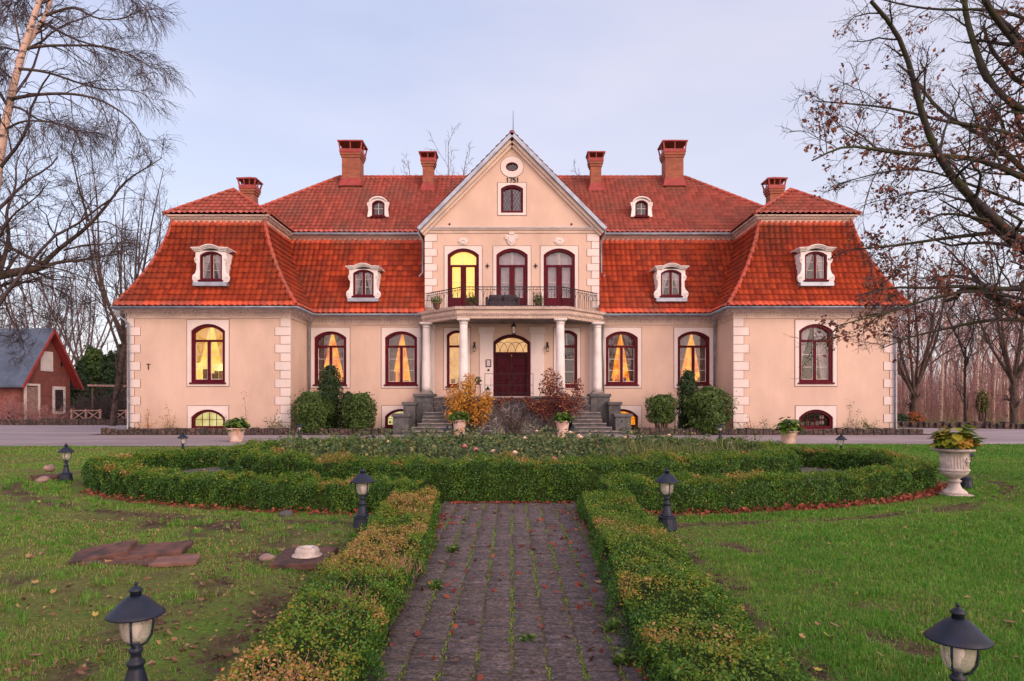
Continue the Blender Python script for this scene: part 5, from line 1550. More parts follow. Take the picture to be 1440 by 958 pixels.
# thin climbing stems by the wings
def climber(label, u, Y, hts, n, seed, mat_=m_rose):
    r = np.random.default_rng(seed); x = (u - 720) * Y / 960
    o = thing('climbing_rose', label, 'climber', (x, Y, .05))
    ns = len(hts); P0 = np.zeros((ns, 3)); P0[:, 0] = r.normal(0, .15, ns)
    D = np.stack([r.normal(0, .35, ns), r.normal(0, .08, ns), np.ones(ns)], 1)
    P = paths(P0, D, np.array(hts), 9, .13, -.03, r); P[:, :, 1] = np.clip(P[:, :, 1], -.3, .3)
    V, F = tubes(P, np.linspace(.012, .005, 9)[None].repeat(ns, 0)); fast_mesh('stem', V, F, m_stem, o)
    i = r.integers(0, ns, n); j = r.integers(2, 9, n); Q = P[i, j] + r.normal(0, .09, (n, 3)) * [1, .4, 1]
    V, F = leaves(Q, np.tile([[0, -.8, .4]], (n, 1)), .075, .6, .6, .1, r); fast_mesh('foliage', V, F, mat_, o, tint=np.repeat(r.random(n), 4))
climber('straggly rose with pale dry leaves at the left corner of the left wing', 205, 33.3, (.9, 1.3, .8, .7, 1.0), 130, 1, m_yellow)
climber('straggly rose beside the left wing cellar window', 238, 33.3, (.9, 1.5, .9, .7), 120, 2, m_yellow)
climber('tall thin climbing rose right of the left wing cellar window', 332, 33.4, (2.0, 1.1, .6), 90, 3, m_maroon)
climber('low bushy rose at the right corner of the left wing', 385, 33.3, (1.2, .6, .6, .5, .7), 170, 4)
climber('bluish green rose at the foot of the left quoins', 405, 33.2, (.8, .7, .6, .5, .6), 150, 5)
climber('thin upright climbing rose right of the right wing cellar window', 1195, 33.4, (1.7, 1.2, .5), 110, 6)
climber('dark leafy rose near the right corner of the right wing', 1226, 33.3, (.9, .8, .7, .6, .6), 230, 7)
climber('loose grey stems at the left corner of the right wing', 1062, 33.3, (1.2, 1.0, .7, .9), 80, 8, m_maroon)
climber('straggly rose under the right wing, left of the flower pot', 1082, 33.3, (.6, .5, .7), 60, 9)
# green tangle of low plants in the bed
def bedplants(label, x0, x1, seed):
    r = np.random.default_rng(seed); n = int((x1 - x0) * 190)
    P = np.stack([r.uniform(x0, x1, n), r.uniform(33.05, 33.6, n), np.abs(r.normal(.1, .12, n)) + .05], 1); P = P[wnoise(P, .35, seed, 2) > -.1]
    V, F = leaves(P, np.tile([[0, -.4, .7]], (len(P), 1)), .085, .5, .8, .1, r)
    o = fast_mesh('bed_plants', V, F, m_rose, tint=np.repeat(r.random(len(P)), 4), kind='stuff'); tag(o, label, 'ground cover')
bedplants('low tangled ground cover along the foot of the left wing', -19.3, -5.6, 91); bedplants('low tangled ground cover along the foot of the right wing', 6.2, 19.3, 92)

# ------------------------------------------------------------------ kerbs and low walls
def lowwall(label, x0, x1, y, h, d, mat_=m_kerb, seed=0, name='low_stone_wall', pts=None):
    """uneven dry stone edging built of single stones"""
    r = random.Random(seed); mb = MB()
    x = x0
    while x < x1:
        L = r.uniform(.22, .5); hh = h * r.uniform(.8, 1.1)
        yy = y if pts is None else float(np.interp(x, *pts))
        a = min(x + L, x1)
        mb.box(x + .012, a - .012, yy + r.uniform(-.03, .03), yy + d + r.uniform(-.02, .02), -.05, hh)
        x = a
    o = mb.build(name, mat_, bevel=.03); tag(o, label, 'low wall'); return o
lowwall('low dark fieldstone kerb in front of the left wing bed', -19.7, -5.9, 32.65, .33, .32, seed=1)
lowwall('low dark fieldstone kerb in front of the right wing bed', 6.1, 19.7, 32.65, .33, .32, seed=2)
lowwall('long low stone wall across the drive beyond the left lawn', -50, -21.2, 47.6, .45, .5, seed=3)
lowwall('low dark stone wall along the drive below the right woods', 21, 60, 0, .40, .5, seed=4, pts=([20, 24, 30, 60], [43.6, 42.6, 40.0, 33.5]))

# ------------------------------------------------------------------ garden lamps
GL = 'pedestal garden lamps'
def lamp_proto():
    o = thing('garden_lamp', 'x', 'lamp', group=GL)
    b = MB(); b.lathe((0, 0, 0), [(.116, 0), (.118, .015), (.112, .06), (.100, .140), (.106, .146), (.106, .160), (.09, .168)], 12); b.build('pedestal', m_lamp, o)
    b = MB(); b.lathe((0, 0, 0), [(.075, .167), (.078, .178), (.066, .186), (.058, .21), (.040, .28), (.036, .295), (.046, .305), (.046, .32), (.030, .33), (.026, .36), (.036, .375), (.036, .388), (.022, .398), (.022, .420)], 20); b.build('stem', m_lamp, o, smooth=True)
    b = MB(); b.lathe((0, 0, 0), [(.026, .418), (.050, .430), (.068, .458), (.076, .50), (.080, .572)], 28); b.f = b.f[:-2]; b.m = b.m[:-2]; b.build('globe', m_lglass, o, smooth=True)
    b = MB(); b.lathe((0, 0, .44), [(.012, 0), (.014, .03), (.026, .05), (.03, .07), (.02, .095), (.004, .105)], 14); b.build('bulb', m_bulb, o, smooth=True)
    for k in range(3):
        a = 2 * math.pi * k / 3 + .55
        pts = [(.024, .40), (.055, .412), (.078, .45), (.085, .50), (.087, .578)]
        b = MB(); b.tube([(r_ * math.cos(a), r_ * math.sin(a), z) for r_, z in pts], .0062, 6); b.build('bracket', m_lamp, o, smooth=True)
    b = MB(); b.lathe((0, 0, 0), [(.138, .566), (.145, .571), (.143, .578), (.124, .594), (.098, .620), (.070, .648), (.044, .668), (.032, .673)], 36); s_ = b.build('shade', m_lamp, o, smooth=True)
    b = MB(); b.lathe((0, 0, 0), [(.028, .669), (.028, .694), (.035, .698), (.035, .703), (.024, .715), (.016, .721), (.006, .725), (.006, .728), (.011, .733), (.011, .739), (.004, .746)], 18); b.build('finial', m_lamp, o, smooth=True)
    return o
lp = lamp_proto()
for i, (u, Y, lb) in enumerate(((191, 3.22, 'large near garden lamp at the lower left, on the lawn beside rusty hedge'), (1347, 2.90, 'large near garden lamp at the lower right, cut off by the frame'),
                                (510, 8.1, 'dark blue garden lamp at the corner where the left path hedge meets the oval'), (938, 8.1, 'dark garden lamp at the corner where the right path hedge meets the oval'),
                                (93, 13.1, 'garden lamp on the left lawn beside stones and a slab'), (257, 18.4, 'garden lamp behind the left hedge, only its cap showing before the drive'),
                                (1183, 17.6, 'garden lamp with a pale globe standing behind the right hedge'), (1358, 12.2, 'garden lamp hidden behind the big urn'),
                                (421, 27.4, 'tiny far garden lamp by the round bush left of the porch'), (1013, 27.0, 'tiny far garden lamp by the loose shrub near the right wing'),
                                (629, 24.0, 'far garden lamp beside the left pot at the steps, only its cap showing'), (806, 24.0, 'far garden lamp beside the right pot at the steps, only its cap showing'))):
    place(lp, i > 0, ((u - 720) * Y / 960, Y, .004), (rnd.uniform(0, 6) if i > 3 else (.2, 1.2, .9, 2.2)[i]), (.88, .87)[i] if i < 2 else 1, lb)

# ------------------------------------------------------------------ pots and the urn
def big_leaves(parent, n, rad, h, mat_, r, ls, tlo=0, thi=1, name='foliage'):
    """arching broad leaves springing from the centre"""
    V, F, T = [], [], []
    for k in range(n):
        a = r.uniform(0, 6.28); el_ = r.uniform(.15, 1.35); L = rad * r.uniform(.75, 1.1)
        d = np.array([math.cos(a) * math.cos(el_), math.sin(a) * math.cos(el_), math.sin(el_) * h / rad]); tip = d * L * r.uniform(.5, 1)
        s = np.array([-math.sin(a), math.cos(a), 0]); out = np.array([math.cos(a), math.sin(a), 0]); l = ls * r.uniform(.7, 1.2)
        dn = r.uniform(.0, .9); ax = out * math.cos(dn) - np.array([0, 0, 1]) * math.sin(dn)
        up = np.cross(ax, s); up = up if up[2] > 0 else -up
        c = tip; k0 = len(V)
        V += [c, c + ax * l * .35 + s * l * .34 + up * l * .09, c + ax * l * .75 + s * l * .26 + up * l * .05, c + ax * l, c + ax * l * .75 - s * l * .26 + up * l * .05, c + ax * l * .35 - s * l * .34 + up * l * .09, c + ax * l * .45 - up * l * .02]
        F += [(k0, k0 + 1, k0 + 6), (k0 + 1, k0 + 2, k0 + 6), (k0 + 2, k0 + 3, k0 + 6), (k0 + 3, k0 + 4, k0 + 6), (k0 + 4, k0 + 5, k0 + 6), (k0 + 5, k0, k0 + 6)]
        T += [r.uniform(tlo, thi)] * 7
    return fast_mesh(name, np.array(V), np.array(F), mat_, parent, np.array(T), smooth=True)
class RR(random.Random): pass
def flowerpot(label, u, Y, z0, r0, hp, plant, seed):
    x = (u - 720) * Y / 960
    o = thing('flower_pot', label, 'flower pot', (x, Y, z0)); q = r0 / .36
    b = MB(); b.lathe((0, 0, 0), [(.23 * q, 0), (.25 * q, .03), (.25 * q, hp * .12), (.27 * q, hp * .5), (.32 * q, hp * .86), (.385 * q, hp * .90), (.39 * q, hp * .99), (.36 * q, hp), (.32 * q, hp * .95), (.0, hp * .93)], 28); b.build('pot', m_pot, o, smooth=False)
    r = RR(seed); f = big_leaves(o, 190, plant[0], plant[1], m_pelarg, r, .24); f.location.z = hp - .04
for u, Y, z0, r0, hp, pl, sd, lb in ((332, 26.7, .012, .37, .55, (.42, .48), 1, 'chalky pot of green leaves on the drive before the left wing'), (1109, 25.3, .012, .34, .50, (.44, .55), 2, 'chalky pot of green leaves on the drive before the right wing'),
                                 (646, 30.0, .012, .33, .80, (.46, .46), 3, 'pot of dark green leaves at the foot of the left steps'), (791, 30.0, .012, .33, .76, (.42, .44), 4, 'pot of dark green leaves at the foot of the right steps')):
    flowerpot(lb, u, Y, z0, r0, hp, pl, sd)
ux, uy = (1342 - 720) * 11.2 / 960, 11.2
urn = thing('stone_urn', 'large pale stone urn on a footed pedestal at the right end of the oval hedge', 'urn', (ux, uy, .0))
b = MB(); b.box(-.20, .20, -.20, .20, 0, .03); b.build('plinth', m_urn, urn, bevel=.01)
b = MB(); b.lathe((0, 0, 0), [(.185, .03), (.19, .05), (.17, .075), (.11, .12), (.085, .17), (.08, .21), (.10, .225), (.105, .245), (.075, .26), (.09, .285), (.16, .325), (.20, .37), (.205, .395)], 36); b.build('foot', m_urn, urn, smooth=True)
b = MB(); b.lathe((0, 0, 0), [(.205, .396), (.222, .405), (.222, .43), (.20, .445), (.195, .50), (.20, .60), (.212, .685), (.235, .71), (.30, .725), (.312, .745), (.305, .765), (.27, .77), (.24, .74), (.0, .72)], 40)
b.build('bowl', m_urn, urn, smooth=True)
b = MB()
for k in range(30):
    a = 2 * math.pi * k / 30; b.tube([(.197 * math.cos(a), .197 * math.sin(a), .45), (.196 * math.cos(a), .196 * math.sin(a), .52), (.202 * math.cos(a), .202 * math.sin(a), .66)], [.008, .009, .008], 5)
b.build('fluting', m_urn, urn, smooth=True)
b = MB(); a0 = -1.15
for k, (dz, s) in enumerate(((0, .055), (.045, .032), (-.045, .032), (0, .03))):
    cx_, cy_ = .208 * math.cos(a0), .208 * math.sin(a0); b.lathe((cx_ + (.02 if k == 3 else 0), cy_ - .01, .57 + dz - s / 2), [(s * .4, 0), (s * .75, s * .4), (s * .4, s)], 8)
b.build('rosette', m_urn, urn, smooth=True)
f = big_leaves(urn, 210, .30, .36, m_hosta, RR(9), .20); f.location.z = .80

# ------------------------------------------------------------------ slabs, stones and the lamp base on the lawn
def plate(name, label, u, v, w, d, th, rz, tilt, mat_, cat, seed, lift=0):
    r = random.Random(seed); Y = 1440 / (v - 568)
    n = 9; pts = []
    for k in range(4):
        a, b_ = [(-1, -1), (1, -1), (1, 1), (-1, 1)][k], [(-1, -1), (1, -1), (1, 1), (-1, 1)][(k + 1) % 4]
        for f in (0, .33, .66): pts.append((w / 2 * (a[0] + (b_[0] - a[0]) * f) + r.uniform(-.02, .02), d / 2 * (a[1] + (b_[1] - a[1]) * f) + r.uniform(-.02, .02)))
    mb = MB(); mb.prismz(pts, 0, th); o = mb.build(name, mat_, bevel=.008)
    o.location = ((u - 720) * Y / 960, Y, lift); o.rotation_euler = (tilt[0], tilt[1], rz)
    return tag(o, label, cat)
plate('stone_slab', 'rusty brown slab tilted up, leftmost of the pile on the left lawn', 146, 789, .50, .42, .05, .30, (.10, -.14), m_slab, 'slab', 1, .055)
plate('stone_slab', 'dark flat slab lying in the middle of the slab pile', 190, 788, .30, .40, .045, .1, (.10, .02), m_slab, 'slab', 2, .05)
plate('stone_slab', 'rectangular brown slab resting at the right of the pile', 232, 786, .42, .36, .045, .22, (.10, -.06), m_slab, 'slab', 3, .07)
plate('stone_slab', 'pink-brown slab flat on the grass, rightmost of the pile', 249, 794, .38, .28, .04, .15, (.06, 0), m_slab_p, 'slab', 4, .02)
plate('stone_slab', 'thin slab edge half buried under the slab pile', 170, 796, .66, .24, .04, .05, (.04, .02), m_slab, 'slab', 5, .015)
plate('foundation_slab', 'square dark slab carrying a pale ring beside the left hedge', 428, 794, .50, .60, .06, .06, (.05, 0), m_slab, 'slab', 6, .03)
o = thing('lamp_footing', 'round chalky footing ring on the square slab left of the hedge', 'footing', ((432 - 720) * 6.35 / 960, 6.35, .088))
b = MB(); b.lathe((0, 0, 0), [(.14, 0), (.135, .012), (.108, .016), (.112, .045), (.100, .072), (.085, .08), (.055, .075), (.05, .04), (.0, .035)], 22); b.build('ring', m_conc, o, smooth=True)
def rock(label, u, v, s, mat_, seed, name='stone', lift=.0, flat=.55):
    Y = 1440 / (v - 568); r = np.random.default_rng(seed)
    n, m = 14, 8
    V = []
    for i in range(m + 1):
        th = math.pi * i / m
        for k in range(n):
            V.append((math.sin(th) * math.cos(6.283 * k / n), math.sin(th) * math.sin(6.283 * k / n), math.cos(th)))
    V = np.array(V); V *= (1 + .22 * wnoise(V, .4, seed, 2))[:, None]; V = V * s * [1, .75, flat]
    i = np.arange((m + 1) * n).reshape(m + 1, n); j = np.roll(i, -1, 1)
    o = fast_mesh(name, V, np.stack([i[:-1], i[1:], j[1:], j[:-1]], -1).reshape(-1, 4), mat_, smooth=False)
    o.location = ((u - 720) * Y / 960, Y, s * flat * .55 + lift); o.rotation_euler = (0, 0, seed)
    return tag(o, label, 'stone')
rock('pinkish stone on the lawn left of the square slab', 375, 789, .085, m_rock, 3)
rock('red-brown brick fragment behind the pale footing ring', 420, 777, .085, m_slab_p, 4, 'brick_fragment')
rock('grey stone on the slab by the far left lamp', 70, 669, .13, m_rock, 5, lift=.12)
rock('round grey stone in front of the slab by the far left lamp', 60, 679, .14, m_rock, 6)
rock('flat grey stone under the left outer hedge', 402, 726, .09, m_ped, 7)
plate('stone_slab', 'dark long slab lying beside the far left lamp', 68, 676, .52, .3, .12, .0, (0, 0), m_slab, 'slab', 8)
# ragged torn turf edges and soil: low dark clods along the hedges
V_, F_, T_ = [], [], []
mbc = MB(); r = random.Random(77)
def clod_line(pts, n):
    P = np.array(pts, float); d = np.cumsum(np.r_[0, np.hypot(*np.diff(P, axis=0).T)])
    for k in range(n):
        s = r.uniform(0, d[-1]); x = np.interp(s, d, P[:, 0]) + r.gauss(0, .09); y = np.interp(s, d, P[:, 1]) + r.gauss(0, .09)
        w_ = r.uniform(.012, .042); h_ = r.uniform(.008, .028)
        z = float(lawn_h(np.array([[x, y, 0.]]))[0])
        mbc.lathe((x, y, z - .01), [(w_, 0), (w_ * r.uniform(.6, .9), h_ * .7), (w_ * .3, h_)], 6)
def el(a, b, t0, t1): return [(a * math.cos(t_), 14.2 + b * math.sin(t_)) for t_ in np.linspace(R(t0), R(t1), 14)]
clod_line(el(9.41, 5.81, 185, 258), 420); clod_line(el(9.41, 5.81, 282, 352), 380)
clod_line([(1.75, 3), (1.7, 5), (1.75, 8)], 260); clod_line([(-1.75, 3), (-1.75, 5), (-1.75, 8)], 260); clod_line([(-2.4, 4), (-2.6, 7)], 120)
mbc.build('soil_clods', m_soil, kind='stuff')

# ------------------------------------------------------------------ fallen leaves
def leafshape(r):
    n = 11; pts = []
    for k in range(n):
        a = 2 * math.pi * k / n; rad = (1 if k % 2 == 0 else .70) * r.uniform(.65, 1.12)
        pts.append((rad * math.cos(a), rad * .75 * math.sin(a), .18 * (rad ** 2) + r.uniform(-.05, .05)))
    return pts
lproto = []
for k in range(5):
    r = random.Random(200 + k); p = np.array(leafshape(r) + [(0, 0, 0)])
    F = np.array([(i, (i + 1) % 11, 11) for i in range(11)])
    me_o = fast_mesh('fallen_leaf', p * .034, F, m_dead, None, np.full(12, (.15, .45, .62, .8, .97)[k]))
    tag(me_o, ('dark brown', 'brown', 'pinkish tan', 'pale tan', 'yellow')[k] + ' fallen leaf lying on the grass', 'leaf', ('dark brown', 'brown', 'pinkish tan', 'pale tan', 'yellow')[k] + ' fallen leaves on the grass')
    lproto.append(me_o)
lu = [False] * 5; r = random.Random(300); cnt = 0
while cnt < 230:
    Y = 2.6 + 9.5 * r.random() ** 1.3; side = r.choice((-1, -1, -1, 1)); x = side * (1.6 + r.random() * (.78 * Y - 1.3))
    if abs(x) > .77 * Y or in_oval(np.array(x), np.array(Y), 8.7, 5.5): continue
    k = r.choice((0, 0, 1, 1, 1, 2, 2, 3, 3, 4) if side < 0 else (1, 1, 2, 3, 4)); o = lproto[k] if not lu[k] else lproto[k].copy()
    if lu[k]: COL.objects.link(o)
    lu[k] = True; s = r.uniform(.6, 1.3)
    o.location = (x, Y, float(lawn_h(np.array([[x, Y, 0.]]))[0]) + .026); o.rotation_euler = (r.uniform(-.5, .5), r.uniform(-.5, .5), r.uniform(0, 6.28)); o.scale = (s, s, s); cnt += 1
for k, (u, v, c) in enumerate(((620, 800, 1), (690, 820, 0), (775, 823, 3), (842, 830, 3), (846, 896, 3), (905, 915, 2), (668, 722, 2), (757, 711, 1), (808, 762, 0), (860, 820, 2), (640, 945, 1), (790, 870, 0))):
    Y = 1440 / (v - 568); o = lproto[c].copy(); COL.objects.link(o); o.location = ((u - 720) * Y / 960, Y, .066); o.rotation_euler = (r.uniform(-.3, .3), r.uniform(-.3, .3), r.uniform(0, 6.28)); o.scale = (1.1,) * 3
    o['label'] = 'curled fallen leaf on the dark path setts'; o['group'] = 'fallen leaves on the path'
# fine litter, and rusty leaves banked under the oval hedge
P = []
n = 7000; y = 2.5 + 11 * rng.random(n) ** 1.2; x = rng.uniform(-1, .35, n) * .8 * y
k = (np.abs(x) > 1.5) & ~in_oval(x, y, 8.5, 5.3) & (wnoise(np.stack([x, y, 0 * x], 1), .35, 71, 3) > -.05); P.append(np.stack([x[k], y[k], np.full(k.sum(), .02)], 1))
V, F = leaves(P[0], np.tile([[0, 0, 1.0]], (len(P[0]), 1)), .040, .6, .45, .14); T = np.repeat(rng.random(len(P[0])) ** 1.2 * .9, 4)
fast_mesh('leaf_litter', V, F, m_dead, tint=T, kind='stuff')
m_rust = leafm('rusty_leaf', [(0, (.10, .022, .016)), (.6, (.25, .05, .03)), (1, (.36, .12, .06))], .7, .2, .3)
Q = []
for t0, t1, n in ((-86, -20, 1500), (-150, -100, 500)):
    t_ = np.radians(rng.uniform(t0, t1, n)); w_ = rng.normal(0, .08, n); Q.append(np.stack([(8.36 + w_) * np.cos(t_), 14.2 + (5.17 + w_) * np.sin(t_), np.abs(rng.normal(.02, .03, n))], 1))
Q.append(np.stack([rng.uniform(-.9, .9, 160), 9.98 + rng.normal(0, .05, 160), np.full(160, .06)], 1))
x_ = rng.uniform(-.9, .9, 260); Q.append(np.stack([x_, rng.uniform(3, 9.5, 260), np.full(260, .056)], 1)[rng.random(260) < .25 + .75 * np.abs(x_)])
Q.append(np.stack([-.88 + rng.normal(0, .03, 160), rng.uniform(3, 9, 160), np.full(160, .06)], 1)); Q.append(np.stack([.87 + rng.normal(0, .03, 160), rng.uniform(3, 9, 160), np.full(160, .06)], 1))
Q = np.concatenate(Q); V, F = leaves(Q, np.tile([[0, -.3, 1.0]], (len(Q), 1)), .06, .65, .6, .12)
fast_mesh('banked_leaves', V, F, m_rust, tint=np.repeat(rng.random(len(Q)), 4), kind='stuff')

# ------------------------------------------------------------------ balcony and porch furnishings
sx = (707 - 720) * 35.0 / 960
o = thing('sofa', 'dark cushioned bench on the balcony before the middle door', 'sofa', (sx, 35.0, 6.345))
b = MB(); b.box(-.72, .72, -.34, .34, .05, .38); b.build('seat', m_fabric, o, bevel=.06)
b = MB(); b.box(-.72, .72, .16, .36, .385, .78); b.build('backrest', m_fabric, o, bevel=.06)
for s in (-1, 1): b = MB(); b.box(s * .80 - .075, s * .80 + .075, -.34, .36, .05, .60); b.build('armrest', m_fabric, o, bevel=.05)
for s in (-1, 1): b = MB(); b.box(s * .34 - .30, s * .34 + .30, -.02, .155, .386, .70); b.build('cushion', m_fabric, o, bevel=.06)
def balcony_plant(label, u, rad, h, seed, mat_):
    x = (u - 720) * 34.8 / 960; r = np.random.default_rng(seed)
    o = thing('balcony_plant', label, 'potted plant', (x, 34.75, 6.345))
    b = MB(); b.lathe((0, 0, 0), [(.13, 0), (.18, .24), (.20, .26), (.17, .26), (0, .24)], 16); b.build('pot', m_slab, o)
    n = 520; D = r.normal(size=(n, 3)); D /= np.linalg.norm(D, axis=1, keepdims=True); P = D * (r.random(n) ** .45)[:, None] * [rad, rad * .6, h] + [0, 0, .28 + h * .5]
    V, F = leaves(P, D, .085, .45, .7, .1, r); fast_mesh('foliage', V, F, mat_, o, tint=np.repeat(r.random(n), 4))
balcony_plant('low grey-green plant at the left end of the balcony', 614, .32, .26, 1, m_rose)
balcony_plant('dense green plant before the lit balcony door', 663, .36, .38, 2, m_thuja)
balcony_plant('plant right of the dark bench on the balcony', 757, .34, .32, 3, m_rose)
o = thing('garden_chair', 'slender black metal chair on the balcony behind a plant', 'chair', ((756 - 720) * 35.4 / 960, 35.4, 6.345))
b = MB(); b.box(-.22, .22, -.22, .22, .43, .46); b.build('seat', m_iron, o)
for sx_ in (-1, 1):
    for sy in (-1, 1): b = MB(); b.bar((sx_ * .2, sy * .2, 0), (sx_ * .2, sy * .2, .43 if sy < 0 else .95), .03); b.build('leg', m_iron, o)
b = MB(); [b.bar((-.2, .2, z), (.2, .2, z), .03) for z in (.6, .75, .93)]; b.build('backrest', m_iron, o)
def lantern(name, label, x, y, z, s, hang=0):
    o = thing(name, label, 'lantern', (x, y, z))
    b = MB(); q = []
    for sx_ in (-1, 1):
        for sy in (-1, 1): b.bar((sx_ * .07 * s, sy * .07 * s, 0), (sx_ * .095 * s, sy * .095 * s, .30 * s), .018 * s)
    b.lathe((0, 0, 0), [(.05 * s, -.05 * s), (.10 * s, -.02 * s), (.10 * s, 0)], 8); b.build('cage', m_iron, o)
    b = MB(); b.lathe((0, 0, .30 * s), [(.15 * s, 0), (.14 * s, .02 * s), (.05 * s, .12 * s), (.05 * s, .15 * s), (.015 * s, .19 * s)], 8); b.build('cap', m_iron, o)
    b = MB(); b.lathe((0, 0, 0), [(.062 * s, .002), (.085 * s, .298 * s)], 8); b.build('glass', m_lglass, o)
    if hang: b = MB(); b.tube([(0, 0, .48 * s), (0, 0, .48 * s + hang)], .012, 6); b.build('chain', m_iron, o)
    return o
x, y, z = W(722.5, 469, 35.0); lantern('hanging_lantern', 'black lantern hanging from the porch ceiling above the door', x, 35.0, z, 1.15, 5.77 - z - .55)
for u, s, lb in ((667, -1, 'black wall lantern left of the entrance door'), (770, 1, 'black wall lantern right of the entrance door')):
    x, y, z = W(u, 494, YC - .18); o = lantern('wall_lantern', lb, x, YC - .2, z, .72)
    b = MB(); b.bar((0, 0, .34), (0, .19, .42), .03); b.box(-.05, .05, .16, .198, .1, .5); b.build('wall_bracket', m_iron, o)
x, y, z = W(686, 553, 34.9); lantern('floor_lantern', 'dark candle lantern standing on the porch floor', x, 34.9, PZ + .03, 1.0)
o = thing('plant_stand', 'thin iron plant stand left of the entrance door', 'plant stand', ((672 - 720) * 35.2 / 960, 35.2, PZ))
for sx_ in (-1, 1):
    for sy in (-1, 1): b = MB(); b.bar((sx_ * .16, sy * .16, 0), (sx_ * .12, sy * .12, .6), .022); b.build('leg', m_iron, o)
b = MB(); b.lathe((0, 0, .60), [(.19, 0), (.19, .03)], 14); b.build('top', m_iron, o)
o2 = thing('porch_plant', 'dark green potted plant on the iron plant stand', 'potted plant', ((672 - 720) * 35.2 / 960, 35.2, PZ + .632))
b = MB(); b.lathe((0, 0, 0), [(.09, 0), (.12, .16), (.13, .17), (0, .16)], 14); b.build('pot', m_slab, o2)
f = big_leaves(o2, 34, .22, .26, m_thuja, RR(4), .16); f.location.z = .16
# ------------------------------------------------------------------ trees
def resample(pts, K):
    P = np.array(pts, float); d = np.cumsum(np.r_[0, np.linalg.norm(np.diff(P, axis=0), axis=1)])
    s = np.linspace(0, d[-1], K)
    Q = np.stack([np.interp(s, d, P[:, i]) for i in range(3)], 1)
    for _ in range(2): Q[1:-1] = .5 * Q[1:-1] + .25 * (Q[:-2] + Q[2:])
    return Q
def spawn(P, Rr, n, tmin, ang, ratio, K, wob, up, rr, r, tmax=1.0, rmin=.003, minlen=0.0, flat=0):
    """grow n side branches from every path"""
    N, Kp, _ = P.shape
    L = np.linalg.norm(np.diff(P, axis=1), axis=2).sum(1)
    T = (tmin + (tmax - tmin) * (np.arange(n)[None] + r.random((N, n))) / n)
    f = T * (Kp - 1) * .9999; i = f.astype(int); g = (f - i)[..., None]
    a = np.arange(N)[:, None]
    p0 = P[a, i] * (1 - g) + P[a, i + 1] * g; tan = P[a, i + 1] - P[a, i]; tan /= np.linalg.norm(tan, axis=2, keepdims=True) + 1e-9
    rad = (Rr[a, i] * (1 - g[..., 0]) + Rr[a, i + 1] * g[..., 0])
    q = r.normal(size=tan.shape); q -= (q * tan).sum(2, keepdims=True) * tan
    if flat: q[..., 1] *= flat
    q /= np.linalg.norm(q, axis=2, keepdims=True) + 1e-9
    an = ang * r.uniform(.7, 1.3, (N, n))[..., None]
    d = tan * np.cos(an) + q * np.sin(an)
    ln = np.maximum(minlen, L[:, None] * ratio * (1.15 - .75 * T) * r.uniform(.6, 1.25, (N, n)))
    r0 = np.maximum(rmin, np.minimum(rad * .75, rad * rr + .0))
    C = paths(p0.reshape(-1, 3), d.reshape(-1, 3), ln.ravel(), K, wob, up, r)
    RC = r0.reshape(-1, 1) * np.linspace(1, .35, K)[None]
    return C, np.maximum(RC, rmin * .7)
def tree(name, label, cat, base, limbs, levels, bark, twig, seed, nthick=1, group=None, leaf=None, kind=None, thin=3, pale=None):
    """limbs: [(points, r0, r1)]; levels: spawn settings, the first nthick keep the bark"""
    r = np.random.default_rng(seed); base = np.array(base, float)
    o = thing(name, label, cat, tuple(base), group=group)
    K0 = 16
    P = np.stack([resample(p, K0) for p, _, _ in limbs]) - base
    Rr = np.stack([np.linspace(a, b, K0) for _, a, b in limbs])
    V, F = tubes(P, Rr, 8); TV, TF, off = [V], [F], len(V)
    CV, CF, coff = [], [], 0
    cur, cr = P, Rr
    for k, lv in enumerate(levels):
        C, RC = spawn(cur, cr, r=r, **lv)
        V, F = tubes(C, RC, 5 if k < nthick else thin)
        if k < nthick: TV.append(V); TF.append(F + off); off += len(V)
        else: CV.append(V); CF.append(F + coff); coff += len(V)
        if lv.get('tmax') == .9999 and False: pass
        cur, cr = C, RC
    if pale is None: fast_mesh('trunk', np.concatenate(TV), np.concatenate(TF), bark, o, smooth=True)
    else:      # peeling pale bark only on the main stems, darker limbs
        FF = np.concatenate(TF); fast_mesh('trunk', np.concatenate(TV), FF, [bark, m_bark2], o, mi=(FF[:, 0] >= pale * K0 * 8).astype(int), smooth=True)
    if CV: fast_mesh('crown', np.concatenate(CV), np.concatenate(CF), twig, o)
    if leaf: leaf(o, cur, r)
    return o
def px(pts, Y, dy=0.0, seed=0):
    """limb through picture points, receding by dy metres towards its tip"""
    r = np.random.default_rng(seed + 900); n = len(pts)
    return [W(u, v, Y + dy * (i / max(1, n - 1)) + r.normal(0, .04)) for i, (u, v) in enumerate(pts)]

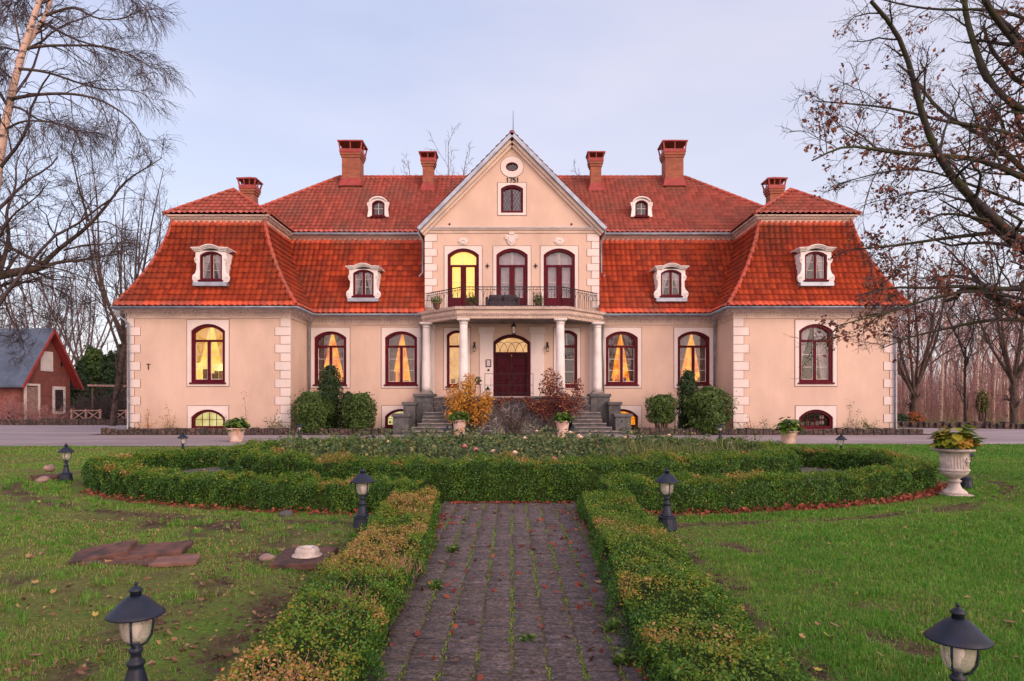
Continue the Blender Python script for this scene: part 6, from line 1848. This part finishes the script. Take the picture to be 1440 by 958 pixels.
# --- oak with dry brown leaves, its trunk standing just outside the picture on the right
OY = 13.0
tr_ = [(10.75, OY, -.1), (10.7, OY, 1.5), (10.62, OY, 3.2), (10.7, OY, 4.8), (10.9, OY + .2, 6.5), (11.0, OY + .3, 8.5), (11.3, OY + .4, 11)]
def ol(pts, start_z, r0, r1, dy, s):
    st = np.interp(start_z, [p[2] for p in tr_], range(len(tr_)))
    i = int(st); f = st - i; a = np.array(tr_[i]) * (1 - f) + np.array(tr_[min(i + 1, len(tr_) - 1)]) * f
    return ([tuple(a)] + px(pts, OY + .1 * np.sign(dy), dy, s), r0, r1)
oak_limbs = [(tr_, .34, .10),
    ol([(1440, 351), (1415, 323), (1381, 290), (1340, 258), (1303, 190), (1290, 141), (1275, 63), (1256, 31), (1225, 2)], 4.2, 0.104, .03, -1.6, 1),
    ol([(1440, 153), (1406, 138), (1378, 91), (1370, 60), (1356, 22), (1356, -20)], 6.5, 0.068, .05, .6, 2),
    ol([(1440, 75), (1409, 38), (1387, 6), (1370, -30)], 7.2, 0.064, .05, -.8, 3),
    ol([(1440, 244), (1403, 200), (1331, 166), (1306, 141), (1284, 103), (1262, 90)], 5.4, 0.068, .02, 1.2, 4),
    ol([(1440, 250), (1381, 222), (1315, 219), (1271, 216), (1212, 210), (1193, 197), (1165, 215), (1142, 226)], 5.3, 0.068, .012, -2.2, 5),
    ol([(1440, 318), (1409, 326), (1328, 335), (1271, 344), (1212, 351), (1200, 350)], 4.6, 0.060, .012, 1.0, 6),
    ol([(1440, 406), (1406, 407), (1356, 401), (1297, 407), (1256, 401), (1203, 417)], 3.6, 0.056, .012, -.8, 7),
    ol([(1440, 449), (1403, 449), (1378, 451), (1328, 463), (1281, 473), (1240, 490)], 3.0, 0.048, .010, .4, 8),
    ol([(1400, 412), (1360, 408), (1315, 417), (1265, 435), (1218, 448), (1174, 459)], 3.3, 0.040, .008, -1.8, 9),
    ol([(1440, 190), (1390, 180), (1330, 172), (1250, 150), (1190, 146), (1145, 142)], 5.8, 0.048, .010, -1.0, 10),
    ol([(1420, 280), (1370, 262), (1300, 236), (1240, 240), (1205, 252), (1180, 258)], 4.9, 0.040, .008, .8, 11),
    ol([(1440, 20), (1390, 12), (1320, 15), (1270, 8), (1215, -8)], 8.0, 0.044, .012, .8, 12)]
def oak_leaves(o, tips, r):
    # dry leaves hang in clumps on some of the finest twigs
    n, K, _ = tips.shape
    mid = tips[:, K // 2] + np.array([10.7, OY, 0])
    u = 720 + mid[:, 0] / mid[:, 1] * 960; v = 568 - (mid[:, 2] - EYE) / mid[:, 1] * 960
    band = np.exp(-((v - (205 + (1300 - u) * .08)) / 42) ** 2) + np.exp(-((v - 345) / 26) ** 2) + .9 * np.exp(-((v - 405) / 24) ** 2) + .8 * np.exp(-((v - 455) / 20) ** 2) * (u < 1330) + .12 + .5 * np.exp(-((v - 285) / 30) ** 2) * (u > 1240)
    cl = wnoise(mid, .55, 41, 3)
    sel = np.where(r.random(n) < np.clip(band * (.30 + .9 * cl), 0, .85))[0]
    k = r.integers(1, K, (len(sel), 4)); Q = tips[sel[:, None], k].reshape(-1, 3) + r.normal(0, .035, (len(sel) * 4, 3)) - [0, 0, .03]
    V, F = leaves(Q, np.tile([[0, -.6, .1]], (len(Q), 1)), .085, .6, .8, .22, r)
    fast_mesh('dry_leaves', V, F, m_oakleaf, o, tint=np.repeat(r.random(len(Q)), 4))
tree('oak_tree', 'mossy bare oak reaching in from the right with clumps of dry brown leaves', 'tree', (10.7, OY, 0), oak_limbs,
     [dict(n=15, tmin=.16, ang=.85, ratio=.32, K=9, wob=.17, up=.015, rr=.42, rmin=.008),
      dict(n=8, tmin=.2, ang=.8, ratio=.5, K=7, wob=.19, up=.01, rr=.55, rmin=.005, minlen=.25),
      dict(n=4, tmin=.2, ang=.75, ratio=.6, K=5, wob=.2, up=.0, rr=.6, rmin=.0034, minlen=.16)], m_oak, m_twig, 21, 1, leaf=oak_leaves)

# --- birch at the left edge
BY = 20.0
bt = px([(-42, 640), (-30, 480), (-15, 330), (0, 216), (12, 141), (27, 78), (44, 38), (58, 0), (75, -60), (90, -130)], BY, 0, 20)
def bl(pts, r0, r1, dy, s): return (px(pts, BY, dy, s), r0, r1)
tree('birch_tree', 'tall bare birch with pale peeling bark and drooping twigs at the left edge', 'tree', bt[0][:2] + (0,),
     [(bt, .19, .05), bl([(24, 88), (35, 66), (52, 44), (66, 18), (78, -20), (95, -70)], .075, .03, .5, 21),
      bl([(14, 140), (40, 134), (62, 132), (106, 131), (147, 141), (170, 158), (190, 170), (205, 203)], .055, .008, -2, 22),
      bl([(27, 97), (48, 98), (70, 102), (116, 119), (150, 128), (190, 125), (216, 140)], .045, .008, 1.5, 23),
      bl([(40, 68), (60, 64), (106, 64), (140, 64), (170, 70), (200, 85), (222, 105)], .045, .008, -1, 24),
      bl([(56, 30), (80, 42), (108, 58), (150, 67), (185, 80), (222, 98)], .04, .008, 2, 25),
      bl([(65, 22), (85, 14), (105, 8), (135, 28), (175, 28), (198, 12), (218, 14)], .04, .008, -1.5, 26),
      bl([(10, 150), (30, 150), (52, 170), (80, 172), (118, 187), (140, 205)], .04, .008, 2, 27),
      bl([(8, 182), (30, 170), (62, 170), (90, 178), (118, 190)], .035, .008, -2, 28),
      bl([(30, 72), (10, 68), (-15, 66)], .035, .012, 1, 29), bl([(16, 110), (2, 98), (-12, 80)], .035, .012, -1, 30),
      bl([(70, -20), (110, -30), (160, -20), (200, 0), (215, 30)], .045, .008, 1, 31), bl([(30, 74), (20, 20), (0, 0)], .03, .01, 1, 32), bl([(60, 10), (40, -10), (20, 10)], .03, .01, 1, 32)],
     [dict(n=14, tmin=.15, ang=.65, ratio=.32, K=9, wob=.14, up=-.02, rr=.5, rmin=.009),
      dict(n=7, tmin=.15, ang=.6, ratio=.55, K=8, wob=.13, up=-.10, rr=.5, rmin=.007, minlen=.4),
      dict(n=4, tmin=.2, ang=.5, ratio=.6, K=6, wob=.13, up=-.14, rr=.6, rmin=.005, minlen=.4)], m_birch, m_twig, 22, 0, pale=2)

# --- broad crooked tree with a heavy limb, left
AY = 24.0
at_ = px([(-70, 630), (-66, 520), (-50, 430), (-28, 395), (0, 383), (38, 384), (61, 375)], AY, 0, 40)
def al(pts, r0, r1, dy, s): return (px(pts, AY, dy, s), r0, r1)
tree('crooked_tree', 'bare crooked tree with a heavy mossy limb reaching in from the left', 'tree', at_[0][:2] + (0,),
     [(at_, .30, .13), al([(61, 372), (79, 352), (114, 328), (140, 302), (160, 276), (178, 250), (205, 238), (228, 222)], .085, .012, -1, 41),
      al([(62, 376), (75, 370), (88, 368), (117, 366), (140, 360), (158, 360), (180, 352)], .07, .012, 1, 42),
      al([(60, 372), (35, 359), (15, 349), (0, 337), (-20, 320)], .07, .03, .5, 43),
      al([(124, 311), (119, 290), (111, 267), (105, 235), (98, 215), (110, 190)], .045, .010, .4, 44),
      al([(0, 383), (15, 330), (5, 300), (25, 262), (20, 230), (35, 205)], .08, .012, 1.5, 45),
      al([(-20, 392), (-5, 340), (18, 300), (50, 280), (70, 255)], .06, .010, -1.5, 46),
      al([(90, 352), (120, 344), (145, 344), (175, 340), (200, 345)], .035, .008, -1.2, 47),
      al([(40, 384), (60, 400), (85, 408), (105, 425), (125, 432)], .035, .008, 1.2, 48),
      al([(10, 384), (30, 405), (40, 430), (60, 448), (95, 455)], .035, .008, -1, 49),
      al([(-10, 388), (5, 410), (10, 440), (30, 470), (35, 500)], .035, .008, 1, 50)],
     [dict(n=15, tmin=.12, ang=.85, ratio=.36, K=9, wob=.2, up=.015, rr=.45, rmin=.010),
      dict(n=8, tmin=.2, ang=.8, ratio=.52, K=7, wob=.2, up=.0, rr=.55, rmin=.0075, minlen=.3),
      dict(n=4, tmin=.25, ang=.7, ratio=.6, K=5, wob=.2, up=.0, rr=.6, rmin=.006, minlen=.25)], m_bark2, m_twig, 23, 1)

# --- generic bare trees
def vase(r, h, trunk_h, nl, spread, r0, lean=(0, 0)):
    t0 = np.array([0, 0, -.1]); tt = np.array([lean[0], lean[1], trunk_h]); L = [([t0, t0 * .5 + tt * .5 + r.normal(0, .06, 3), tt], r0, r0 * .78)]
    for k in range(nl):
        a = 2 * math.pi * (k + r.random() * .6) / nl; s = spread * r.uniform(.5, 1.1)
        st = tt * r.uniform(.72, 1.0)
        e = np.array([lean[0] * 2 + math.cos(a) * s, lean[1] * 2 + math.sin(a) * s, h * r.uniform(.82, 1.02)])
        m1 = st + (e - st) * .35 + np.array([math.cos(a), math.sin(a), 0]) * s * .22 + r.normal(0, .12, 3); m2 = st + (e - st) * .7 + np.array([math.cos(a), math.sin(a), 0]) * s * .12 + r.normal(0, .2, 3)
        L.append(([st, m1, m2, e], r0 * .5, .018))
    return L
VL = lambda rm: [dict(n=10, tmin=.15, ang=.6, ratio=.30, K=7, wob=.14, up=.05, rr=.45, rmin=rm * 1.4), dict(n=5, tmin=.2, ang=.6, ratio=.5, K=6, wob=.16, up=.03, rr=.55, rmin=rm, minlen=.4), dict(n=3, tmin=.25, ang=.6, ratio=.55, K=4, wob=.16, up=.02, rr=.6, rmin=rm * .8, minlen=.3)]
def vtree(label, u, Y, vtop, trunk_h, nl, spread, r0, seed, bark=m_bark2, twig=m_twig, rm=.010, lean=(0, 0), name='bare_tree', group=None, nthick=1):
    r = np.random.default_rng(seed); x, _, h = W(u, vtop, Y)
    L = [([np.array(p) + [x, Y, 0] for p in pts], a, b) for pts, a, b in vase(r, h, trunk_h, nl, spread, r0, lean)]
    return tree(name, label, 'tree', (x, Y, 0), L, VL(rm), bark, twig, seed, nthick, group)
vtree('bare tree with a leaning pale trunk just left of the house corner', 158, 46.0, 228, 6.6, 8, 3.6, .22, 61, lean=(.9, .3))
vtree('slender bare tree close behind the left house corner', 178, 56.0, 250, 5, 7, 3.4, .24, 62)
vtree('bare many-stemmed tree right beside the house, by the orange bush', 1286, 46.0, 330, 2.6, 8, 3.4, .21, 63, rm=.012)
vtree('bare many-stemmed tree at the right edge of the woods', 1426, 45.0, 330, 3.4, 9, 3.0, .23, 64, rm=.012)
vtree('straight dark bare tree standing in the middle of the right woods', 1358, 48.0, 400, 5.5, 6, 1.6, .09, 65, m_bark, rm=.010)
vtree('bare treetop showing above the ridge left of the gable', 622, 62.0, 222, 9, 7, 4, .3, 66, m_twig_bg, m_twig_bg, rm=.014)
vtree('small bare treetop showing above the ridge beside the gable', 652, 66.0, 234, 9, 6, 3.4, .3, 67, m_twig_bg, m_twig_bg, rm=.014)
vtree('bare treetop peeping over the ridge right of the gable', 787, 64.0, 236, 9, 6, 3, .3, 68, m_twig_bg, m_twig_bg, rm=.014)
# copies of bare trees beyond the outbuilding and in the wood
GB = 'bare trees beyond the red outbuilding'
bp = [vtree('bare tree in the background beyond the red outbuilding', 60, 66, 300, 4.5, 8, 5, .22, 71, rm=.018, group=GB, nthick=0, bark=m_twig_bg, twig=m_twig_bg), vtree('bare tree in the background beyond the red outbuilding', 118, 72, 320, 5, 8, 5, .22, 72, rm=.018, group=GB, nthick=0, bark=m_twig_bg, twig=m_twig_bg)]
for i, (u, Y, s) in enumerate(((10, 78, .85), (92, 88, .95), (-20, 74, .8))):
    o = copy_tree(bp[i % 2]); o.location = ((u - 720) * Y / 960, Y, 0); o.rotation_euler.z = i * 1.9; o.scale = (s,) * 3
# woods at the right
GW = 'pale birch trunks in the right woods'
def birch_far(seed):
    r = np.random.default_rng(seed)
    L = [([np.array([0, 0, -.1]), np.array([.08, .05, 4]), np.array([.2 * r.normal(), .1, 8]), np.array([.4 * r.normal(), .2, 13.5])], .13, .02)]
    return tree('birch_tree', 'slim pale birch among the reddish woods on the right', 'tree', (0, 0, 0), L,
                [dict(n=34, tmin=.25, ang=.6, ratio=.20, K=7, wob=.10, up=.04, rr=.35, rmin=.014), dict(n=6, tmin=.2, ang=.5, ratio=.5, K=5, wob=.14, up=-.02, rr=.6, rmin=.011, minlen=.5)], m_birch, m_twig_red, seed, 0, GW)
fb = [birch_far(81), birch_far(82)]; fu = [False, False]
r = random.Random(5)
for i, (u, Y) in enumerate([(1276, 58), (1323, 55), (1351, 56), (1374, 54), (1385, 60), (1397, 58), (1417, 53), (1338, 66), (1300, 70), (1408, 72), (1432, 66), (1450, 58), (1290, 82), (1380, 82), (1470, 64)]):
    k = i % 2; place(fb[k], fu[k], ((u - 720) * Y / 960, Y, 0), r.uniform(0, 6.28), r.uniform(.75, 1.0)); fu[k] = True
GD = 'dark bare trees in the right woods'
dp = [vtree('dark bare tree deep in the right woods', 1310, 78, 400, 6, 6, 2.6, .12, 91, m_twig_bg, m_twig_red, .016, group=GD, nthick=0)]
for i, (u, Y, s) in enumerate(((1270, 74, 1.0), (1345, 86, 1.1), (1395, 90, 1.1), (1425, 84, 1.0), (1460, 80, 1.1), (1290, 98, 1.2), (1370, 100, 1.25), (1440, 104, 1.3), (1500, 90, 1.2), (1330, 112, 1.3), (1410, 116, 1.4), (1260, 110, 1.2))):
    o = copy_tree(dp[0]); o.location = ((u - 720) * Y / 960, Y, 0); o.rotation_euler.z = i * 2.3; o.scale = (s,) * 3
# undergrowth: a mass of thin upright stems
def brush(n, x0, x1, y0, y1, h0, h1, mat_, seed, rr=.014, name='undergrowth'):
    r = np.random.default_rng(seed)
    P0 = np.stack([r.uniform(x0, x1, n), r.uniform(y0, y1, n), np.zeros(n)], 1)
    D = np.stack([r.normal(0, .2, n), r.normal(0, .2, n), np.ones(n)], 1)
    P = paths(P0, D, r.uniform(h0, h1, n), 6, .07, .03, r); Rr = r.uniform(.6, 1.4, n)[:, None] * np.linspace(rr, rr * .35, 6)[None]
    C, RC = spawn(P, Rr, 7, .2, .5, .22, 4, .12, .05, .5, r, rmin=rr * .4)
    V, F = tubes(P, Rr); V2, F2 = tubes(C, RC)
    return fast_mesh(name, np.concatenate([V, V2]), np.concatenate([F, F2 + len(V)]), mat_, kind='stuff')
brush(1000, 27, 60, 50, 74, 2.0, 6.0, m_twig_red, 1, .012)
brush(1100, 27, 60, 49, 70, 1.5, 5.0, m_twig_dark, 5, .011)
brush(900, 30, 90, 68, 100, 4, 9, m_twig_dark, 6, .014)
brush(900, 34, 100, 76, 110, 4, 10, m_twig_red, 2, .018)
brush(900, -62, -31, 58, 84, 1.5, 5, m_twig, 3, .018)
# far belt of woods all round the horizon
r = np.random.default_rng(3)
n = 2600; an = r.uniform(-1.15, 1.15, n); ds = r.uniform(150, 210, n)
P0 = np.stack([np.sin(an) * ds, np.cos(an) * ds, np.zeros(n)], 1); D = np.stack([r.normal(0, .16, n), r.normal(0, .16, n), np.ones(n)], 1)
P = paths(P0, D, r.uniform(6, 15, n), 4, .05, .02, r); Rr = r.uniform(.6, 1.3, n)[:, None] * np.linspace(.10, .03, 4)[None]
C, RC = spawn(P, Rr, 5, .3, .5, .25, 3, .1, .05, .6, r, rmin=.032)
V, F = tubes(P, Rr); V2, F2 = tubes(C, RC)
fast_mesh('distant_woods', np.concatenate([V, V2]), np.concatenate([F, F2 + len(V)]), m_twig_dark, kind='stuff')

# evergreens left of the house, low bushes at the right corner
for i, (u, vt, Y, w, lb) in enumerate(((112, 508, 57, 44, 'dark green conifer next to the outbuilding roof edge'), (134, 490, 60, 44, 'taller bright green conifer behind the bramble thicket'), (156, 496, 58, 40, 'dark green conifer behind the leaning tree trunk'), (174, 486, 62, 40, 'tall dark conifer right against the house corner'), (122, 500, 66, 46, 'dense conifer filling the gap behind the others'))):
    conifer(lb, u, vt, 594, Y, w, 'round' if i % 2 else 'cone', 5200, .34, m_thuja if i in (1, 4) else m_thuja_d, 120 + i, 'conifer_tree', 'tree', .3, .2)
conifer('small dark green bush at the right corner of the house', 1267, 583, 602, 44, 20, 'round', 1200, .16, m_thuja_d, 131, 'evergreen_bush')
m_orange = leafm('orange_leaf', [(0, (.22, .06, .03)), (.6, (.42, .13, .05)), (1, (.5, .2, .07))], .6, .3)
conifer('orange-brown autumn bush under the many-stemmed tree', 1287, 580, 602, 45, 24, 'round', 900, .16, m_orange, 132, 'autumn_bush', lump=.3)
m_olive = leafm('olive_leaf', [(0, (.10, .08, .03)), (.6, (.2, .16, .05)), (1, (.32, .22, .06))], .6, .3)
conifer('sparse olive yellow sapling in the woods', 1381, 548, 596, 52, 26, 'round', 260, .2, m_olive, 133, 'sapling', 'tree', .8, .3)

# ------------------------------------------------------------------ red brick outbuilding
A = np.array([-36.0, 50.0]); Bq = np.array([-35.35, 54.6]); ga = (Bq - A) / np.linalg.norm(Bq - A); gl = np.linalg.norm(Bq - A); rd = np.array([-ga[1], ga[0]])
shed = thing('brick_outbuilding', 'red brick outbuilding with steep blue-grey roof and white shuttered window', 'outbuilding', (A[0], A[1], 0))
def sp_(a, d, z): q = ga * a + rd * d; return (q[0], q[1], z)
mb = MB(); EZ, AZ_, LEN = 3.55, 7.15, 14
mb.face([sp_(0, 0, -.1), sp_(gl, 0, -.1), sp_(gl, 0, EZ), sp_(gl / 2, 0, AZ_), sp_(0, 0, EZ)])
for a in (0, gl): mb.face([sp_(a, 0, -.1), sp_(a, LEN, -.1), sp_(a, LEN, EZ), sp_(a, 0, EZ)])
mb.face([sp_(0, LEN, -.1), sp_(gl, LEN, -.1), sp_(gl, LEN, EZ), sp_(gl / 2, LEN, AZ_), sp_(0, LEN, EZ)])
mb.build('wall', m_brick2, shed)
mb = MB(); sl = (AZ_ - EZ) / (gl / 2)
for s in (0, 1):
    f = (lambda a: a) if s == 0 else (lambda a: gl - a)
    o_ = -.55
    lo_ = [sp_(f(o_), -.7, EZ + o_ * sl), sp_(f(o_), LEN, EZ + o_ * sl), sp_(gl / 2, LEN, AZ_), sp_(gl / 2, -.7, AZ_)]
    hi_ = [(p[0], p[1], p[2] + .16) for p in lo_]
    mb.add(lo_ + hi_, [(0, 1, 2, 3), (4, 5, 6, 7), (0, 1, 5, 4), (1, 2, 6, 5), (2, 3, 7, 6), (3, 0, 4, 7)])
mb.build('roof', m_slate, shed)
mb = MB()
for s in (0, 1):
    f = (lambda a: a) if s == 0 else (lambda a: gl - a)
    p0, p1 = Vector(sp_(f(-.55), -.73, EZ - .55 * sl - .06)), Vector(sp_(gl / 2, -.73, AZ_ - .02)); mb.bar(p0, p1, .06, .20)
    p0, p1 = Vector(sp_(f(-.5), -.35, EZ - .5 * sl - .05)), Vector(sp_(gl / 2, -.35, AZ_ - .06)); mb.bar(p0, p1, .66, .05)
mb.build('bargeboard', m_hood, shed)
def sbox(a0, a1, z0, z1, d0, d1):
    mb = MB(); v = [sp_(a, d, z) for z in (z0, z1) for (a, d) in ((a0, d0), (a1, d0), (a1, d1), (a0, d1))]
    mb.add(v, [(0, 3, 2, 1), (4, 5, 6, 7), (0, 1, 5, 4), (1, 2, 6, 5), (2, 3, 7, 6), (3, 0, 4, 7)]); return mb
w_ = sbox(gl * .38, gl * .62, 4.0, 5.5, -.08, -.002).build('window', m_white, shed)
mb = MB()
for z in np.linspace(4.1, 5.4, 9): q = sbox(gl * .40, gl * .60, z, z + .1, -.11, -.082); mb.add(q.v, q.f)
mb.build('shutter', m_trim, w_)
mb = sbox(gl * .80, gl * .83, 4.45, 4.85, -.05, -.002); mb.build('vent', m_iron, shed)
dr = sbox(gl * .10, gl * .32, 0, 2.75, -.06, -.002).build('door', m_wood, shed)
fr_ = MB()
for q in (sbox(gl * .06, gl * .10, 0, 2.85, -.09, -.002), sbox(gl * .32, gl * .36, 0, 2.85, -.09, -.002), sbox(gl * .06, gl * .36, 2.851, 3.0, -.09, -.002)): fr_.add(q.v, q.f)
fr_.build('door_frame', m_trim, dr)
wn = sbox(gl * .66, gl * .84, .9, 2.6, -.05, -.002).build('window', m_dark, shed)
fr_ = MB()
for q in (sbox(gl * .62, gl * .66, .7, 2.8, -.09, -.002), sbox(gl * .84, gl * .88, .7, 2.8, -.09, -.002), sbox(gl * .62, gl * .88, 2.601, 2.85, -.092, -.003), sbox(gl * .62, gl * .88, .7, .9, -.092, -.003)): fr_.add(q.v, q.f)
fr_.build('window_frame', m_trim, wn)

# rustic fence panels, pole, thicket, garden table by the outbuilding
def xfence(label, u0, u1, Y):
    x0, x1 = (u0 - 720) * Y / 960, (u1 - 720) * Y / 960
    o = thing('rustic_fence', label, 'fence', (x0, Y, 0)); L = x1 - x0; n = max(1, round(L / 1.25))
    for k in range(n + 1): b = MB(); b.bar((L * k / n, 0, 0), (L * k / n, 0, 1.12), .13); b.build('post', m_wood, o)
    b = MB()
    for z in (.28, 1.02): b.bar((0, .01, z), (L, .01, z), .10, .07)
    b.build('rail', m_wood, o)
    for k in range(n):
        b = MB(); b.bar((L * k / n, -.05, .3), (L * (k + 1) / n, -.05, 1.0), .07); b.bar((L * k / n, .06, 1.0), (L * (k + 1) / n, .06, .3), .07); b.build('cross_brace', m_wood, o)
xfence('pale rustic fence with crossed braces right of the outbuilding', 101, 141, 49.2)
xfence('short rustic fence piece against the left house corner', 160, 178, 49.2)
o = thing('wooden_pole', 'long pale pole fixed level behind the leaning tree', 'pole', ((160 - 720) * 50 / 960, 50, 0))
b = MB(); b.bar((-1.9, 0, 2.85), (1.6, 0, 2.8), .13); b.build('rail', m_wood, o)
for x in (-1.6, 1.4): b = MB(); b.bar((x, .1, 0), (x, .1, 2.75), .12); b.build('post', m_bark2, o)
def thicket(label, u0, u1, vtop, Y, n, seed, mat_):
    r = np.random.default_rng(seed); x0, x1 = (u0 - 720) * Y / 960, (u1 - 720) * Y / 960; h = W(0, vtop, Y)[2]
    P0 = np.stack([r.uniform(x0, x1, n), Y + r.normal(0, .5, n), np.zeros(n)], 1) - [(x0 + x1) / 2, Y, 0]
    D = np.stack([r.normal(0, .45, n), r.normal(0, .35, n), np.ones(n)], 1)
    o = thing('bare_thicket', label, 'shrub', ((x0 + x1) / 2, Y, 0))
    P = paths(P0, D, h * r.uniform(.6, 1.25, n), 9, .22, -.03, r); P[:, :, 2] = np.minimum(P[:, :, 2], h + r.normal(0, .1, P.shape[:2])); Rr = np.linspace(.022, .008, 9)[None].repeat(n, 0)
    C, RC = spawn(P, Rr, 8, .2, .8, .35, 5, .22, -.02, .6, r, rmin=.008)
    V, F = tubes(P, Rr); V2, F2 = tubes(C, RC); fast_mesh('stem', np.concatenate([V, V2]), np.concatenate([F, F2 + len(V)]), mat_, o)
thicket('dense dark bramble thicket behind the rustic fence', 104, 176, 540, 52, 190, 1, m_twig)
thicket('bare reddish shrub in front of the outbuilding door', 30, 80, 560, 48.6, 60, 2, m_twig_red)
thicket('bare shrub at the left edge before the outbuilding', -8, 30, 556, 48.8, 60, 3, m_twig_red)
o = thing('garden_table', 'small round red-topped garden table at the far left edge', 'table', ((11 - 720) * 49 / 960, 49, 0))
b = MB(); b.lathe((0, 0, .96), [(.30, 0), (.31, .03), (.30, .09)], 18); b.build('tabletop', m_hood, o)
b = MB(); b.tube([(0, 0, 0), (0, 0, .96)], [.10, .06], 10); b.build('leg', m_iron, o)
